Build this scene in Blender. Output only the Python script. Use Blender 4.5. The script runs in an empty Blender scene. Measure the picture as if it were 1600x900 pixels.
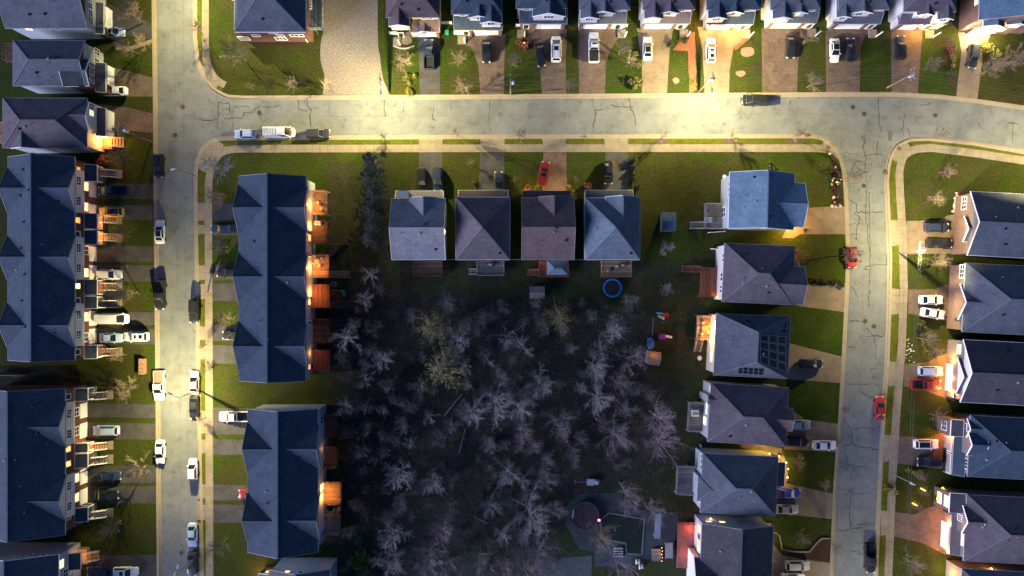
import bpy, math, random
from mathutils import Vector, Matrix
R = math.radians
H = 135.0            # flying height of the camera in metres
S = 8.0              # photograph pixels per metre on the ground
D = bpy.data
sc = bpy.context.scene
COL = sc.collection
rnd = random.Random(7)

def W(px, py, z=0.0):
    """a place seen in the photograph, at its real height"""
    k = (1 - z / H) / S
    return Vector(((px - 800) * k, (450 - py) * k, z))

# ------------------------------------------------------------------ materials
MATS = {}
def nt(m):
    m.use_nodes = True
    return m.node_tree.nodes, m.node_tree.links
def mat(name, col, rough=.8, var=.25, scale=1.5, metal=0, coat=0, bump=0., spec=.4, col2=None, kind=None, fine=0.0, stain=0.0):
    if name in MATS: return MATS[name]
    m = D.materials.new(name); n, l = nt(m)
    b = n['Principled BSDF']
    b.inputs['Roughness'].default_value = rough
    b.inputs['Metallic'].default_value = metal
    b.inputs['Coat Weight'].default_value = coat
    b.inputs['Specular IOR Level'].default_value = spec
    tc = n.new('ShaderNodeTexCoord')
    no = n.new('ShaderNodeTexNoise'); no.inputs['Scale'].default_value = scale
    no.inputs['Detail'].default_value = 6; no.inputs['Roughness'].default_value = .65
    l.new(tc.outputs['Object'], no.inputs['Vector'])
    ra = n.new('ShaderNodeValToRGB')
    c2 = col2 or tuple(min(1, c * (1 + var)) for c in col)
    c1 = col if col2 else tuple(c * (1 - var) for c in col)
    ra.color_ramp.elements[0].position = .3; ra.color_ramp.elements[0].color = (*c1, 1)
    ra.color_ramp.elements[1].position = .7; ra.color_ramp.elements[1].color = (*c2, 1)
    l.new(no.outputs['Fac'], ra.inputs['Fac'])
    out = ra.outputs['Color']
    def mul(a, fac_sock, lo, hi):
        mr = n.new('ShaderNodeMapRange'); mr.inputs['To Min'].default_value = lo; mr.inputs['To Max'].default_value = hi
        l.new(fac_sock, mr.inputs['Value'])
        mx = n.new('ShaderNodeMix'); mx.data_type = 'RGBA'; mx.blend_type = 'MULTIPLY'; mx.inputs['Factor'].default_value = 1
        l.new(a, mx.inputs['A']); l.new(mr.outputs['Result'], mx.inputs['B'])
        return mx.outputs['Result']
    if fine:
        n2 = n.new('ShaderNodeTexNoise'); n2.inputs['Scale'].default_value = 7; n2.inputs['Detail'].default_value = 3
        l.new(tc.outputs['Object'], n2.inputs['Vector'])
        mr = n.new('ShaderNodeMapRange'); mr.inputs['From Min'].default_value = .3; mr.inputs['From Max'].default_value = .7
        l.new(n2.outputs['Fac'], mr.inputs['Value'])
        out = mul(out, mr.outputs['Result'], 1 - fine, 1 + fine)
    if stain:      # oil marks, damp and worn patches with shapes of their own
        n5 = n.new('ShaderNodeTexNoise'); n5.inputs['Scale'].default_value = .55; n5.inputs['Detail'].default_value = 7; n5.inputs['Roughness'].default_value = .72
        l.new(tc.outputs['Object'], n5.inputs['Vector'])
        mr = n.new('ShaderNodeMapRange'); mr.inputs['From Min'].default_value = .52; mr.inputs['From Max'].default_value = .70; l.new(n5.outputs['Fac'], mr.inputs['Value'])
        out = mul(out, mr.outputs['Result'], 1 + stain * .15, 1 - stain)
        n6 = n.new('ShaderNodeTexVoronoi'); n6.inputs['Scale'].default_value = .33; l.new(tc.outputs['Object'], n6.inputs['Vector'])
        mr = n.new('ShaderNodeMapRange'); mr.inputs['From Min'].default_value = .05; mr.inputs['From Max'].default_value = .16; l.new(n6.outputs['Distance'], mr.inputs['Value'])
        out = mul(out, mr.outputs['Result'], 1 - stain * .8, 1)
    if kind == 'slab':
        bk = n.new('ShaderNodeTexBrick'); bk.offset = 0; bk.inputs['Scale'].default_value = 1; bk.inputs['Brick Width'].default_value = 1.5; bk.inputs['Row Height'].default_value = 1.5; bk.inputs['Mortar Size'].default_value = .03
        bk.inputs['Color1'].default_value = (.92, .92, .92, 1); bk.inputs['Color2'].default_value = (1.06, 1.06, 1.06, 1); bk.inputs['Mortar'].default_value = (.6, .6, .6, 1); l.new(tc.outputs['Object'], bk.inputs['Vector'])
        mx = n.new('ShaderNodeMix'); mx.data_type = 'RGBA'; mx.blend_type = 'MULTIPLY'; mx.inputs['Factor'].default_value = 1
        l.new(out, mx.inputs['A']); l.new(bk.outputs['Color'], mx.inputs['B']); out = mx.outputs['Result']
    if kind in ('brick', 'paver', 'shingle', 'siding', 'board', 'boardx'):
        if kind == 'siding':
            sx = n.new('ShaderNodeSeparateXYZ'); l.new(tc.outputs['Object'], sx.inputs[0])
            ma = n.new('ShaderNodeMath'); ma.operation = 'MULTIPLY'; ma.inputs[1].default_value = 5; l.new(sx.outputs['Z'], ma.inputs[0])
            fr = n.new('ShaderNodeMath'); fr.operation = 'FRACT'; l.new(ma.outputs[0], fr.inputs[0])
            gt = n.new('ShaderNodeMath'); gt.operation = 'GREATER_THAN'; gt.inputs[1].default_value = .18; l.new(fr.outputs[0], gt.inputs[0])
            out = mul(out, gt.outputs[0], .72, 1)
        elif kind in ('board', 'boardx'):
            sx = n.new('ShaderNodeSeparateXYZ'); l.new(tc.outputs['Object'], sx.inputs[0])
            ma = n.new('ShaderNodeMath'); ma.operation = 'MULTIPLY'; ma.inputs[1].default_value = 2.6
            l.new(sx.outputs['X' if kind == 'boardx' else 'Y'], ma.inputs[0])
            fl = n.new('ShaderNodeMath'); fl.operation = 'FLOOR'; l.new(ma.outputs[0], fl.inputs[0])
            wn = n.new('ShaderNodeTexWhiteNoise'); wn.noise_dimensions = '1D'; l.new(fl.outputs[0], wn.inputs['W'])
            fr = n.new('ShaderNodeMath'); fr.operation = 'FRACT'; l.new(ma.outputs[0], fr.inputs[0])
            gt = n.new('ShaderNodeMath'); gt.operation = 'GREATER_THAN'; gt.inputs[1].default_value = .14; l.new(fr.outputs[0], gt.inputs[0])
            out = mul(mul(out, wn.outputs['Value'], .65, 1.2), gt.outputs[0], .4, 1)
        elif kind == 'shingle':
            n3 = n.new('ShaderNodeTexVoronoi'); n3.inputs['Scale'].default_value = 3.2
            l.new(tc.outputs['Object'], n3.inputs['Vector'])
            sp = n.new('ShaderNodeSeparateColor'); l.new(n3.outputs['Color'], sp.inputs[0])
            out = mul(out, sp.outputs[0], .88, 1.1)
            n4 = n.new('ShaderNodeTexNoise'); n4.inputs['Scale'].default_value = .5; n4.inputs['Detail'].default_value = 4
            l.new(tc.outputs['Object'], n4.inputs['Vector'])
            out = mul(out, n4.outputs['Fac'], .7, 1.3)
            n7 = n.new('ShaderNodeTexNoise'); n7.inputs['Scale'].default_value = 1.7; n7.inputs['Detail'].default_value = 5; l.new(tc.outputs['Object'], n7.inputs['Vector'])
            mr = n.new('ShaderNodeMapRange'); mr.inputs['From Min'].default_value = .3; mr.inputs['From Max'].default_value = .7; l.new(n7.outputs['Fac'], mr.inputs['Value'])
            out = mul(out, mr.outputs['Result'], .9, 1.1)
        else:
            bk = n.new('ShaderNodeTexBrick'); bk.inputs['Scale'].default_value = 1.0
            bk.inputs['Brick Width'].default_value = .45 if kind == 'paver' else .3
            bk.inputs['Row Height'].default_value = .25 if kind == 'paver' else .15
            bk.inputs['Mortar Size'].default_value = .025 if kind == 'paver' else .02
            bk.inputs['Color1'].default_value = (.8, .8, .8, 1); bk.inputs['Color2'].default_value = (1.1, 1.1, 1.1, 1)
            bk.inputs['Mortar'].default_value = (.55, .55, .55, 1)
            if kind == 'brick':
                cb = n.new('ShaderNodeSeparateXYZ'); l.new(tc.outputs['Object'], cb.inputs[0])
                ad = n.new('ShaderNodeMath'); l.new(cb.outputs['X'], ad.inputs[0]); l.new(cb.outputs['Y'], ad.inputs[1])
                cc = n.new('ShaderNodeCombineXYZ'); l.new(ad.outputs[0], cc.inputs['X']); l.new(cb.outputs['Z'], cc.inputs['Y'])
                l.new(cc.outputs[0], bk.inputs['Vector'])
            else: l.new(tc.outputs['Object'], bk.inputs['Vector'])
            mx = n.new('ShaderNodeMix'); mx.data_type = 'RGBA'; mx.blend_type = 'MULTIPLY'; mx.inputs['Factor'].default_value = 1
            l.new(out, mx.inputs['A']); l.new(bk.outputs['Color'], mx.inputs['B']); out = mx.outputs['Result']
    l.new(out, b.inputs['Base Color'])
    if bump:
        bn = n.new('ShaderNodeTexNoise'); bn.inputs['Scale'].default_value = 4; bn.inputs['Detail'].default_value = 4
        l.new(tc.outputs['Object'], bn.inputs['Vector'])
        bp = n.new('ShaderNodeBump'); bp.inputs['Strength'].default_value = bump; bp.inputs['Distance'].default_value = .2
        l.new(bn.outputs['Fac'], bp.inputs['Height']); l.new(bp.outputs['Normal'], b.inputs['Normal'])
    MATS[name] = m
    return m
def emit(name, col, st):
    if name in MATS: return MATS[name]
    m = D.materials.new(name); n, l = nt(m)
    b = n['Principled BSDF']; b.inputs['Base Color'].default_value = (*[c * .5 for c in col], 1)
    tc = n.new('ShaderNodeTexCoord'); no = n.new('ShaderNodeTexNoise'); no.inputs['Scale'].default_value = 2.5
    l.new(tc.outputs['Object'], no.inputs['Vector'])
    mr = n.new('ShaderNodeMapRange'); mr.inputs['From Min'].default_value = .3; mr.inputs['From Max'].default_value = .7
    mr.inputs['To Min'].default_value = st * .5; mr.inputs['To Max'].default_value = st * 1.3
    l.new(no.outputs['Fac'], mr.inputs['Value'])
    b.inputs['Emission Color'].default_value = (*col, 1); l.new(mr.outputs['Result'], b.inputs['Emission Strength'])
    MATS[name] = m
    return m

def lawn_mat(nm='lawn_grass', litter=False):
    m = D.materials.new(nm); n, l = nt(m); b = n['Principled BSDF']
    b.inputs['Roughness'].default_value = .95; b.inputs['Specular IOR Level'].default_value = .1
    tc = n.new('ShaderNodeTexCoord')
    def noise(s, d=5, r=.7):
        q = n.new('ShaderNodeTexNoise'); q.inputs['Scale'].default_value = s; q.inputs['Detail'].default_value = d
        q.inputs['Roughness'].default_value = r
        l.new(tc.outputs['Object'], q.inputs['Vector']); return q.outputs['Fac']
    def ramp(f, *st):
        q = n.new('ShaderNodeValToRGB'); e = q.color_ramp.elements
        while len(e) < len(st): e.new(.5)
        for i, (p, c) in enumerate(st): e[i].position = p; e[i].color = (*c, 1)
        l.new(f, q.inputs['Fac']); return q.outputs['Color']
    def mix(f, a, c, mode='MIX'):
        q = n.new('ShaderNodeMix'); q.data_type = 'RGBA'; q.blend_type = mode
        if isinstance(f, float): q.inputs['Factor'].default_value = f
        else: l.new(f, q.inputs['Factor'])
        l.new(a, q.inputs['A']); l.new(c, q.inputs['B']); return q.outputs['Result']
    # plots of different owners: a coarse cell pattern shifts the green a little
    vo = n.new('ShaderNodeTexVoronoi'); vo.inputs['Scale'].default_value = .062; vo.inputs['Randomness'].default_value = .8; l.new(tc.outputs['Object'], vo.inputs['Vector'])
    sc_ = n.new('ShaderNodeSeparateColor'); l.new(vo.outputs['Color'], sc_.inputs[0])
    g = ramp(noise(.13), (.3, (.014, .034, .004)), (.5, (.027, .052, .005)), (.7, (.048, .066, .007)))
    g2 = ramp(noise(.25, 6), (.3, (.024, .033, .006)), (.55, (.042, .044, .009)), (.75, (.017, .034, .005)))
    g = mix(sc_.outputs[0], g, g2)
    br = ramp(noise(1.1, 6), (.3, (.028, .024, .014)), (.7, (.056, .044, .024)))
    fac = ramp(noise(.24, 8, .75), (.49, (0, 0, 0)), (.64, (.8, .8, .8)))
    o = mix(fac, g, br)
    bare = ramp(noise(.9, 5), (.68, (0, 0, 0)), (.76, (.6, .6, .6)))
    o = mix(bare, o, ramp(noise(3), (.3, (.046, .037, .023)), (.7, (.07, .057, .038))))
    if litter:
        at = n.new('ShaderNodeAttribute'); at.attribute_name = 'wood'
        ad = n.new('ShaderNodeMath'); ad.operation = 'MULTIPLY_ADD'; ad.inputs[1].default_value = 1.3; l.new(noise(.35, 8, .75), ad.inputs[0]); ad.inputs[2].default_value = -.65
        a2 = n.new('ShaderNodeMath'); l.new(ad.outputs[0], a2.inputs[0]); l.new(at.outputs['Fac'], a2.inputs[1])
        mr = n.new('ShaderNodeMapRange'); mr.inputs['From Min'].default_value = .3; mr.inputs['From Max'].default_value = .7; l.new(a2.outputs[0], mr.inputs['Value'])
        li = ramp(noise(.5, 8, .75), (.3, (.018, .022, .021)), (.45, (.036, .038, .031)), (.58, (.060, .050, .044)), (.72, (.10, .088, .066)))
        li = mix(ramp(noise(.16, 6), (.5, (0, 0, 0)), (.62, (.8, .8, .8))), li, ramp(noise(1.6, 6), (.3, (.012, .030, .022)), (.7, (.036, .058, .034))))
        o = mix(mr.outputs['Result'], o, li)
    fi = ramp(noise(2.6, 5, .8), (.3, (.40, .40, .40)), (.7, (1.55, 1.55, 1.5)))
    o = mix(1.0, o, fi, 'MULTIPLY')
    l.new(o, b.inputs['Base Color'])
    bp = n.new('ShaderNodeBump'); bp.inputs['Strength'].default_value = .45; bp.inputs['Distance'].default_value = .12
    l.new(noise(3.5, 4), bp.inputs['Height']); l.new(bp.outputs['Normal'], b.inputs['Normal'])
    return m

# ------------------------------------------------------------------ mesh builder
class MB:
    def __init__(s): s.v = []; s.f = []
    def poly(s, pts):
        i = len(s.v); s.v += [tuple(p) for p in pts]; s.f.append(tuple(range(i, i + len(pts))))
    def prism(s, pts, z0, z1):
        n = len(pts); i = len(s.v)
        s.v += [(p[0], p[1], z0) for p in pts] + [(p[0], p[1], z1) for p in pts]
        s.f.append(tuple(range(i + n, i + 2 * n))); s.f.append(tuple(range(i + n - 1, i - 1, -1)))
        for k in range(n):
            q = (k + 1) % n; s.f.append((i + k, i + q, i + n + q, i + n + k))
    def hexa(s, a, b):
        """two quads (lists of 4 points) joined into a closed solid"""
        i = len(s.v); s.v += [tuple(p) for p in a] + [tuple(p) for p in b]
        s.f += [(i, i + 1, i + 2, i + 3), (i + 7, i + 6, i + 5, i + 4)]
        for k in range(4):
            q = (k + 1) % 4; s.f.append((i + k, i + 4 + k, i + 4 + q, i + q))
    def box(s, c, d, M=None):
        x, y, z = d[0] / 2, d[1] / 2, d[2] / 2
        p = [Vector((c[0] + a * x, c[1] + b * y, c[2] + e * z)) for e in (-1, 1) for a, b in ((-1, -1), (1, -1), (1, 1), (-1, 1))]
        if M: p = [M @ q for q in p]
        s.hexa(p[:4], p[4:])
    def beam(s, p, q, w, h):
        p, q = Vector(p), Vector(q); d = (q - p)
        if d.length < 1e-4: return
        d.normalize(); u = Vector((0, 0, 1)) if abs(d.z) < .95 else Vector((1, 0, 0))
        a = d.cross(u).normalized() * w / 2; b = a.cross(d).normalized() * h / 2
        s.hexa([p - a - b, p + a - b, p + a + b, p - a + b], [q - a - b, q + a - b, q + a + b, q - a + b])
    def tube(s, p, q, r0, r1, n=6, cap=True):
        p, q = Vector(p), Vector(q); d = q - p
        if d.length < 1e-5: return
        d.normalize(); u = Vector((0, 0, 1)) if abs(d.z) < .9 else Vector((1, 0, 0))
        a = d.cross(u).normalized(); b = a.cross(d)
        i = len(s.v)
        for c, r in ((p, r0), (q, r1)):
            for k in range(n):
                t = 2 * math.pi * k / n; s.v.append(tuple(c + (a * math.cos(t) + b * math.sin(t)) * r))
        for k in range(n):
            e = (k + 1) % n; s.f.append((i + k, i + e, i + n + e, i + n + k))
        if cap: s.f.append(tuple(range(i + n, i + 2 * n)))
    def ball(s, c, r, n=8, m=5):
        i = len(s.v); rx, ry, rz = r if hasattr(r, '__len__') else (r, r, r)
        for j in range(m + 1):
            ph = math.pi * j / m
            for k in range(n):
                t = 2 * math.pi * k / n
                s.v.append((c[0] + rx * math.sin(ph) * math.cos(t), c[1] + ry * math.sin(ph) * math.sin(t), c[2] + rz * math.cos(ph)))
        for j in range(m):
            for k in range(n):
                e = (k + 1) % n; s.f.append((i + j * n + k, i + j * n + e, i + (j + 1) * n + e, i + (j + 1) * n + k))
    def mesh(s, name, m, off=None, smooth=False):
        me = D.meshes.new(name)
        v = s.v if off is None else [(a - off[0], b - off[1], c - off[2]) for a, b, c in s.v]
        me.from_pydata(v, [], s.f); me.update()
        if m: me.materials.append(m)
        if smooth: me.polygons.foreach_set('use_smooth', [True] * len(me.polygons))
        return me
    def build(s, name, m, parent=None, smooth=False):
        if not s.v: return None
        off = base(parent) if parent else None
        o = D.objects.new(name, s.mesh(name, m, off, smooth)); COL.objects.link(o)
        if parent: o.parent = parent
        return o
def base(o):
    v = Vector((0, 0, 0))
    while o: v += o.location; o = o.parent
    return v
USED = {}
def tag(o, label, cat, group=None):
    n = len(label.split())
    if not 4 <= n <= 16: print('LABEL LEN', n, label)
    if label in USED and not group: print('LABEL DUP', label)
    USED[label] = 1
    o['label'] = label; o['category'] = cat
    if group: o['group'] = group
    return o
def thing(name, label, cat, loc=(0, 0, 0), group=None):
    o = D.objects.new(name, None); COL.objects.link(o); o.location = loc; o.empty_display_size = .3
    return tag(o, label, cat, group)
def struct(name, mb, m, kind='structure', smooth=False):
    o = mb.build(name, m, None, smooth); o['kind'] = kind; return o
def lamp(pos, watts, col=(1, .5, .16), rad=.12):
    d = D.lights.new('lamp_light', 'POINT'); d.energy = watts; d.color = col; d.shadow_soft_size = rad
    o = D.objects.new('lamp_light', d); COL.objects.link(o); o.location = pos; return o

# ------------------------------------------------------------------ palette
GRASS = lawn_mat(); WOODLAND = lawn_mat('woodland_floor', True)
VERGE = mat('lamplit_verge_turf', (.040, .062, .006), .95, .3, .9, fine=.35, bump=.3, spec=.1, col2=(.105, .105, .014))  # lamp light put into the turf colour: brighter and yellower than the lawns
ASPH = mat('road_asphalt', (.140, .155, .165), .9, .2, .22, fine=.14, spec=.2, bump=.08, stain=.28)
CONC = mat('sidewalk_concrete', (.225, .195, .15), .9, .14, .8, fine=.10, spec=.2, kind='slab', stain=.15)
KERB = mat('kerb_concrete', (.27, .235, .18), .9, .12, .8, fine=.08, spec=.2)
DRV = mat('dark_driveway_asphalt', (.056, .056, .06), .9, .28, .4, fine=.14, spec=.2, stain=.35)
PAV = mat('paver_driveway', (.135, .10, .085), .9, .24, .5, kind='paver', spec=.2, stain=.25)
PAVT = mat('tan_driveway_concrete', (.18, .142, .108), .9, .18, .5, fine=.10, spec=.2, stain=.22)
GRAV = mat('grey_gravel', (.20, .18, .165), .95, .3, 2.5, fine=.45, bump=.5, spec=.1)
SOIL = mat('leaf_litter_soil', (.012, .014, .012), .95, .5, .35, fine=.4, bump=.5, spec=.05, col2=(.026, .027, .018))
MULCH = mat('bed_mulch', (.045, .03, .024), .95, .4, 2, fine=.4, bump=.5, spec=.05)
REDMULCH = mat('red_mulch', (.26, .10, .06), .95, .3, 2, fine=.3, bump=.5, spec=.05)
CRACK = mat('crack_sealant', (.042, .042, .042), .8, .4, 2.5)
RF = {
    'navy': mat('navy_shingle', (.042, .062, .088), .9, .12, .8, kind='shingle', spec=.15),
    'blue': mat('blue_shingle', (.075, .125, .185), .9, .12, .8, kind='shingle', spec=.15),
    'paleblue': mat('pale_blue_shingle', (.115, .175, .235), .9, .12, .8, kind='shingle', spec=.15),
    'steel': mat('steel_blue_shingle', (.09, .122, .155), .9, .12, .8, kind='shingle', spec=.15),
    'slate': mat('slate_shingle', (.082, .092, .115), .9, .12, .8, kind='shingle', spec=.15),
    'brown': mat('brown_shingle', (.115, .083, .083), .9, .12, .8, kind='shingle', spec=.15),
    'mauve': mat('mauve_shingle', (.098, .083, .10), .9, .12, .8, kind='shingle', spec=.15),
    'char': mat('charcoal_shingle', (.06, .056, .07), .9, .12, .8, kind='shingle', spec=.15),
    'grey': mat('grey_shingle', (.19, .19, .21), .9, .12, .8, kind='shingle', spec=.15),
}
CAPM = {k: mat(k + '_ridge_cap', tuple(min(.4, c * 1.3 + .008) for c in col), .9, .15, 2)
        for k, col in dict(navy=(.042, .062, .088), blue=(.075, .125, .185), slate=(.082, .092, .115), brown=(.115, .083, .083),
                           mauve=(.098, .083, .10), char=(.06, .056, .07), grey=(.19, .19, .21), paleblue=(.115, .175, .235), steel=(.09, .122, .155)).items()}
SIDE = mat('pale_siding', (.56, .55, .54), .7, .06, 1, kind='siding')
CREAM = mat('cream_siding', (.55, .49, .40), .7, .06, 1, kind='siding')
BSIDE = mat('blue_grey_siding', (.33, .38, .42), .7, .06, 1, kind='siding')
TAUPE = mat('taupe_siding', (.15, .13, .125), .7, .06, 1, kind='siding')
BRICK = mat('red_brick', (.115, .054, .04), .9, .2, 3, kind='brick')
BRICKT = mat('tan_brick', (.17, .105, .08), .9, .2, 3, kind='brick')
WHITE = mat('white_trim', (.78, .78, .77), .6, .04, 2)
GDOOR = mat('white_garage_door', (.74, .75, .76), .55, .05, 2)
GREYT = mat('grey_trim', (.27, .27, .28), .6, .08, 2)
DGLASS = mat('dark_window_glass', (.02, .026, .035), .08, .2, 2, spec=.8)
WOOD = mat('brown_deck_boards', (.125, .068, .045), .85, .2, 2, kind='board')
WOODR = mat('red_deck_boards', (.20, .075, .045), .85, .2, 2, kind='boardx')
WOODG = mat('grey_deck_boards', (.17, .165, .165), .85, .2, 2, kind='board')
WOODT = mat('tan_deck_boards', (.30, .19, .12), .85, .2, 2, kind='board')
METAL = mat('galvanised_metal', (.42, .43, .45), .45, .12, 3, metal=.7)
POLEW = mat('pole_wood', (.20, .15, .105), .9, .25, 3)
BLACKM = mat('black_plastic', (.015, .015, .017), .5, .2, 3)
LIT = {'a': emit('amber_lit_window', (1, .46, .10), 1.5), 'y': emit('yellow_lit_window', (1, .70, .22), 2.2), 'o': emit('orange_lit_window', (1, .30, .05), 1.3),
       'w': emit('warm_white_lit_window', (1, .72, .36), 1.0)}
BULB = emit('glowing_bulb', (1, .78, .45), 9)
AMBB = emit('amber_bulb', (1, .5, .12), 7)
BARK = mat('grey_bark', (.22, .205, .21), .9, .25, 3)
TWIG = mat('pale_twigs', (.25, .235, .25), .9, .2, .6)
TWIGM = mat('mauve_twigs', (.22, .165, .19), .9, .2, .6)
TWIGD = mat('grey_twigs', (.15, .14, .155), .9, .2, .6)
BARKB = mat('brown_bark', (.12, .095, .078), .9, .25, 3)
TWIGB = mat('brown_twigs', (.21, .16, .115), .9, .25, .6)
EVER = mat('olive_needles', (.105, .095, .034), .9, .45, 1.2)
DEVER = mat('dark_needles', (.020, .036, .024), .9, .4, 1.2)
YLEAF = mat('yellow_green_leaves', (.17, .16, .03), .9, .35, 1.5)
GLEAF = mat('shrub_leaves', (.045, .062, .018), .9, .4, 1.5)
RLEAF = mat('reddish_leaves', (.16, .062, .045), .9, .35, 1.5)
SUN_EL, SUN_AZ, SUN_LAMP_EL, SKY_ST, SUN_ST, SUN_ANG = 3.0, 240.0, 14.0, .125, 4.4, 35.0
SUN_COL, EXPO = (.72, .73, 1.0), .92
# ------------------------------------------------------------------ ground, roads, pavements
def P2(pts, z=0.0): return [W(x, y, z) for x, y in pts]
def smooth(pts, n=5):
    o = []; m = len(pts)
    for i in range(m - 1):
        p0, p1, p2, p3 = (Vector(pts[max(0, i - 1)]), Vector(pts[i]), Vector(pts[i + 1]), Vector(pts[min(m - 1, i + 2)]))
        for k in range(n):
            t = k / n
            o.append(tuple(.5 * (2 * p1 + (p2 - p0) * t + (2 * p0 - 5 * p1 + 4 * p2 - p3) * t * t + (3 * p1 - p0 - 3 * p2 + p3) * t ** 3)))
    return o + [tuple(pts[-1])]
def offs(w, d):
    o = []
    for i, p in enumerate(w):
        a = w[max(0, i - 1)]; b = w[min(len(w) - 1, i + 1)]
        t = Vector((b[0] - a[0], b[1] - a[1])).normalized()
        o.append(Vector((p[0] - t.y * d, p[1] + t.x * d, 0)))
    return o
def ribbon(mb, w, d0, d1, zt, zb):
    A, B = offs(w, d0), offs(w, d1)
    for i in range(len(w) - 1):
        f = lambda q, z: (q.x, q.y, z)
        mb.poly([f(A[i], zt), f(A[i + 1], zt), f(B[i + 1], zt), f(B[i], zt)])
        mb.poly([f(A[i], zb), f(A[i + 1], zb), f(A[i + 1], zt), f(A[i], zt)])
        mb.poly([f(B[i], zb), f(B[i + 1], zb), f(B[i + 1], zt), f(B[i], zt)])
g = MB(); g.poly([(-1500, -1500, -.6), (1500, -1500, -.6), (1500, 1500, -.6), (-1500, 1500, -.6)]); struct('ground', g, GRASS)
g = MB(); g.poly([(-420, -420, -.12), (420, -420, -.12), (420, 420, -.12), (-420, 420, -.12)]); ROAD = struct('road', g, ASPH)
FAR = 3200
EW = [(240, -FAR), (240, -300), (240, 0), (242, 150), (243, 300), (246, 600), (248, 900), (250, 1200), (250, FAR)]
ENW = [(305, -FAR), (305, -300), (305, 0), (305, 60)] + smooth([(309, 95), (318, 120), (335, 140), (356, 151)]) + [(380, 152.5), (700, 151), (1000, 149), (1290, 147), (1400, 147), (1470, 151), (1530, 158), (1600, 168), (1800, 205), (FAR, 470)]
EC = [(318, FAR), (318, 1200), (316, 900), (312, 700), (309, 500), (306, 330)] + smooth([(306, 270), (310, 245), (322, 226), (345, 217)]) + [(400, 216), (800, 214)] + smooth([(1265, 213), (1285, 217), (1302, 229), (1314, 250), (1320, 280)]) + \
     [(1323, 330), (1325, 400), (1322, 480), (1318, 560), (1313, 650), (1305, 760), (1299, 900), (1290, 1200), (1290, FAR)]
EE = [(1368, FAR), (1368, 1200), (1369, 900), (1373, 800), (1380, 660), (1387, 560), (1390, 480), (1391, 400), (1388, 330)] + smooth([(1386, 285), (1388, 262), (1394, 240), (1405, 226), (1422, 218)]) + [(1450, 217), (1520, 224), (1600, 238), (1800, 275), (FAR, 545)]
for edge, far in ((EW, [(-FAR, FAR), (-FAR, -FAR)]), (ENW, [(FAR, -FAR)]), (EC, []), (EE, [(FAR, FAR)])):
    m = MB(); m.prism(P2(edge + far), -.5, 0); struct('lawn', m, GRASS)
    k = MB(); w = P2(edge); sgn = {id(EW): 1, id(ENW): 1, id(EC): -1, id(EE): -1}[id(edge)]
    if edge is EW: sgn = -1
    ribbon(k, w, -.12 * sgn, .38 * sgn, .032, -.119); struct('kerb', k, KERB)
    gt = MB(); ribbon(gt, w, -.5 * sgn, -.13 * sgn, -.112, -.119); struct('gutter', gt, KERB)
    if edge is not EW:
        ve = MB(); we = P2([p for p in edge if -320 < p[1] < 1250 and p[0] < 1850]); we = we if edge is not ENW else [p for p in we if p.x < W(345, 0).x]
        if edge is EC: we = [p for p in we if not (p.x > W(1276, 0).x and p.y < W(0, 222).y)]
        ribbon(ve, we, .36 * sgn, 1.75 * sgn, .007, -.02); struct('verge', ve, VERGE)
for pts, wd in (([(327.5, FAR), (327.5, 900), (327, 700), (326.5, 500), (325.5, 330)] + smooth([(326, 285), (332, 255), (348, 237), (370, 232.5)]) + [(800, 231.5), (1270, 231.5), (1303, 233)], 1.5),
                ([(321, -FAR), (321, 0), (321, 60)] + smooth([(322, 90), (329, 112), (340, 126), (352, 133)]), 1.35),
                ([(1378, FAR), (1378, 1200), (1388, 900), (1394, 750), (1401, 640), (1409, 540), (1412, 450), (1410, 360), (1406, 300)] + smooth([(1405, 270), (1411, 246), (1428, 234), (1455, 231)]) + [(1520, 239), (1600, 251), (1800, 288)], 1.55)):
    s = MB(); ribbon(s, P2(pts), -wd / 2, wd / 2, .036, -.05); struct('sidewalk', s, CONC)
def sheet(name, pts, m, z=.018, jit=0):
    p = P2(pts)
    if jit:
        q = []
        for i in range(len(p)):
            a, b = p[i], p[(i + 1) % len(p)]; n = max(1, int((b - a).length / 1.2))
            for k in range(n):
                v = a.lerp(b, k / n); q.append(v + Vector((rnd.uniform(-jit, jit), rnd.uniform(-jit, jit), 0)))
        p = q
    s = MB(); s.prism(p, -.02, z); return struct(name, s, m)
def drive(m, *pts):
    f = lambda x, y: (min(x, 239.5 + y / 110) if 225 < x < 260 and y < 920 else x, y)
    pts = [f(*p) for p in pts]
    return sheet('driveway', pts, m, .02)
# corner ramps and aprons
for pts in ([(307, 240), (312, 232), (322, 224), (342, 218), (350, 228), (334, 246), (330, 262), (320, 270), (309, 262)],
            [(1287, 219), (1302, 230), (1313, 250), (1305, 246), (1296, 238), (1282, 237)], [(1392, 246), (1400, 231), (1416, 221), (1424, 232), (1408, 252), (1398, 252)],
            [(309, 97), (320, 122), (336, 140), (346, 128), (330, 112)]):
    sheet('ramp', pts, CONC, .028)
AP = [(290, 310), (320, 342), (345, 372), (418, 446), (446, 470), (508, 540), (550, 568)]
for y0, y1 in ((316, 345), (351, 366), (414, 438), (443, 468), (509, 532), (540, 562), (641, 678), (686, 709), (756, 780), (788, 813)):
    sheet('apron', [(308.5, y0), (321, y0 + 1), (321, y1 - 1), (308.5, y1)], CONC, .028)
for x0, x1 in ((655, 691), (751, 788), (848, 884), (945, 981)):
    sheet('apron', [(x0 - 1, 215.5), (x1 + 1, 215.5), (x1, 226), (x0, 226)], CONC, .028)
for y0, y1, dx in ((343, 385, 0), (450, 492, 0), (564, 604, -4), (679, 722, -9), (797, 837, -14)):
    sheet('apron', [(1390 + dx, y0), (1405 + dx, y0 + 2), (1405 + dx, y1 - 2), (1390 + dx, y1)], CONC, .028)
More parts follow.
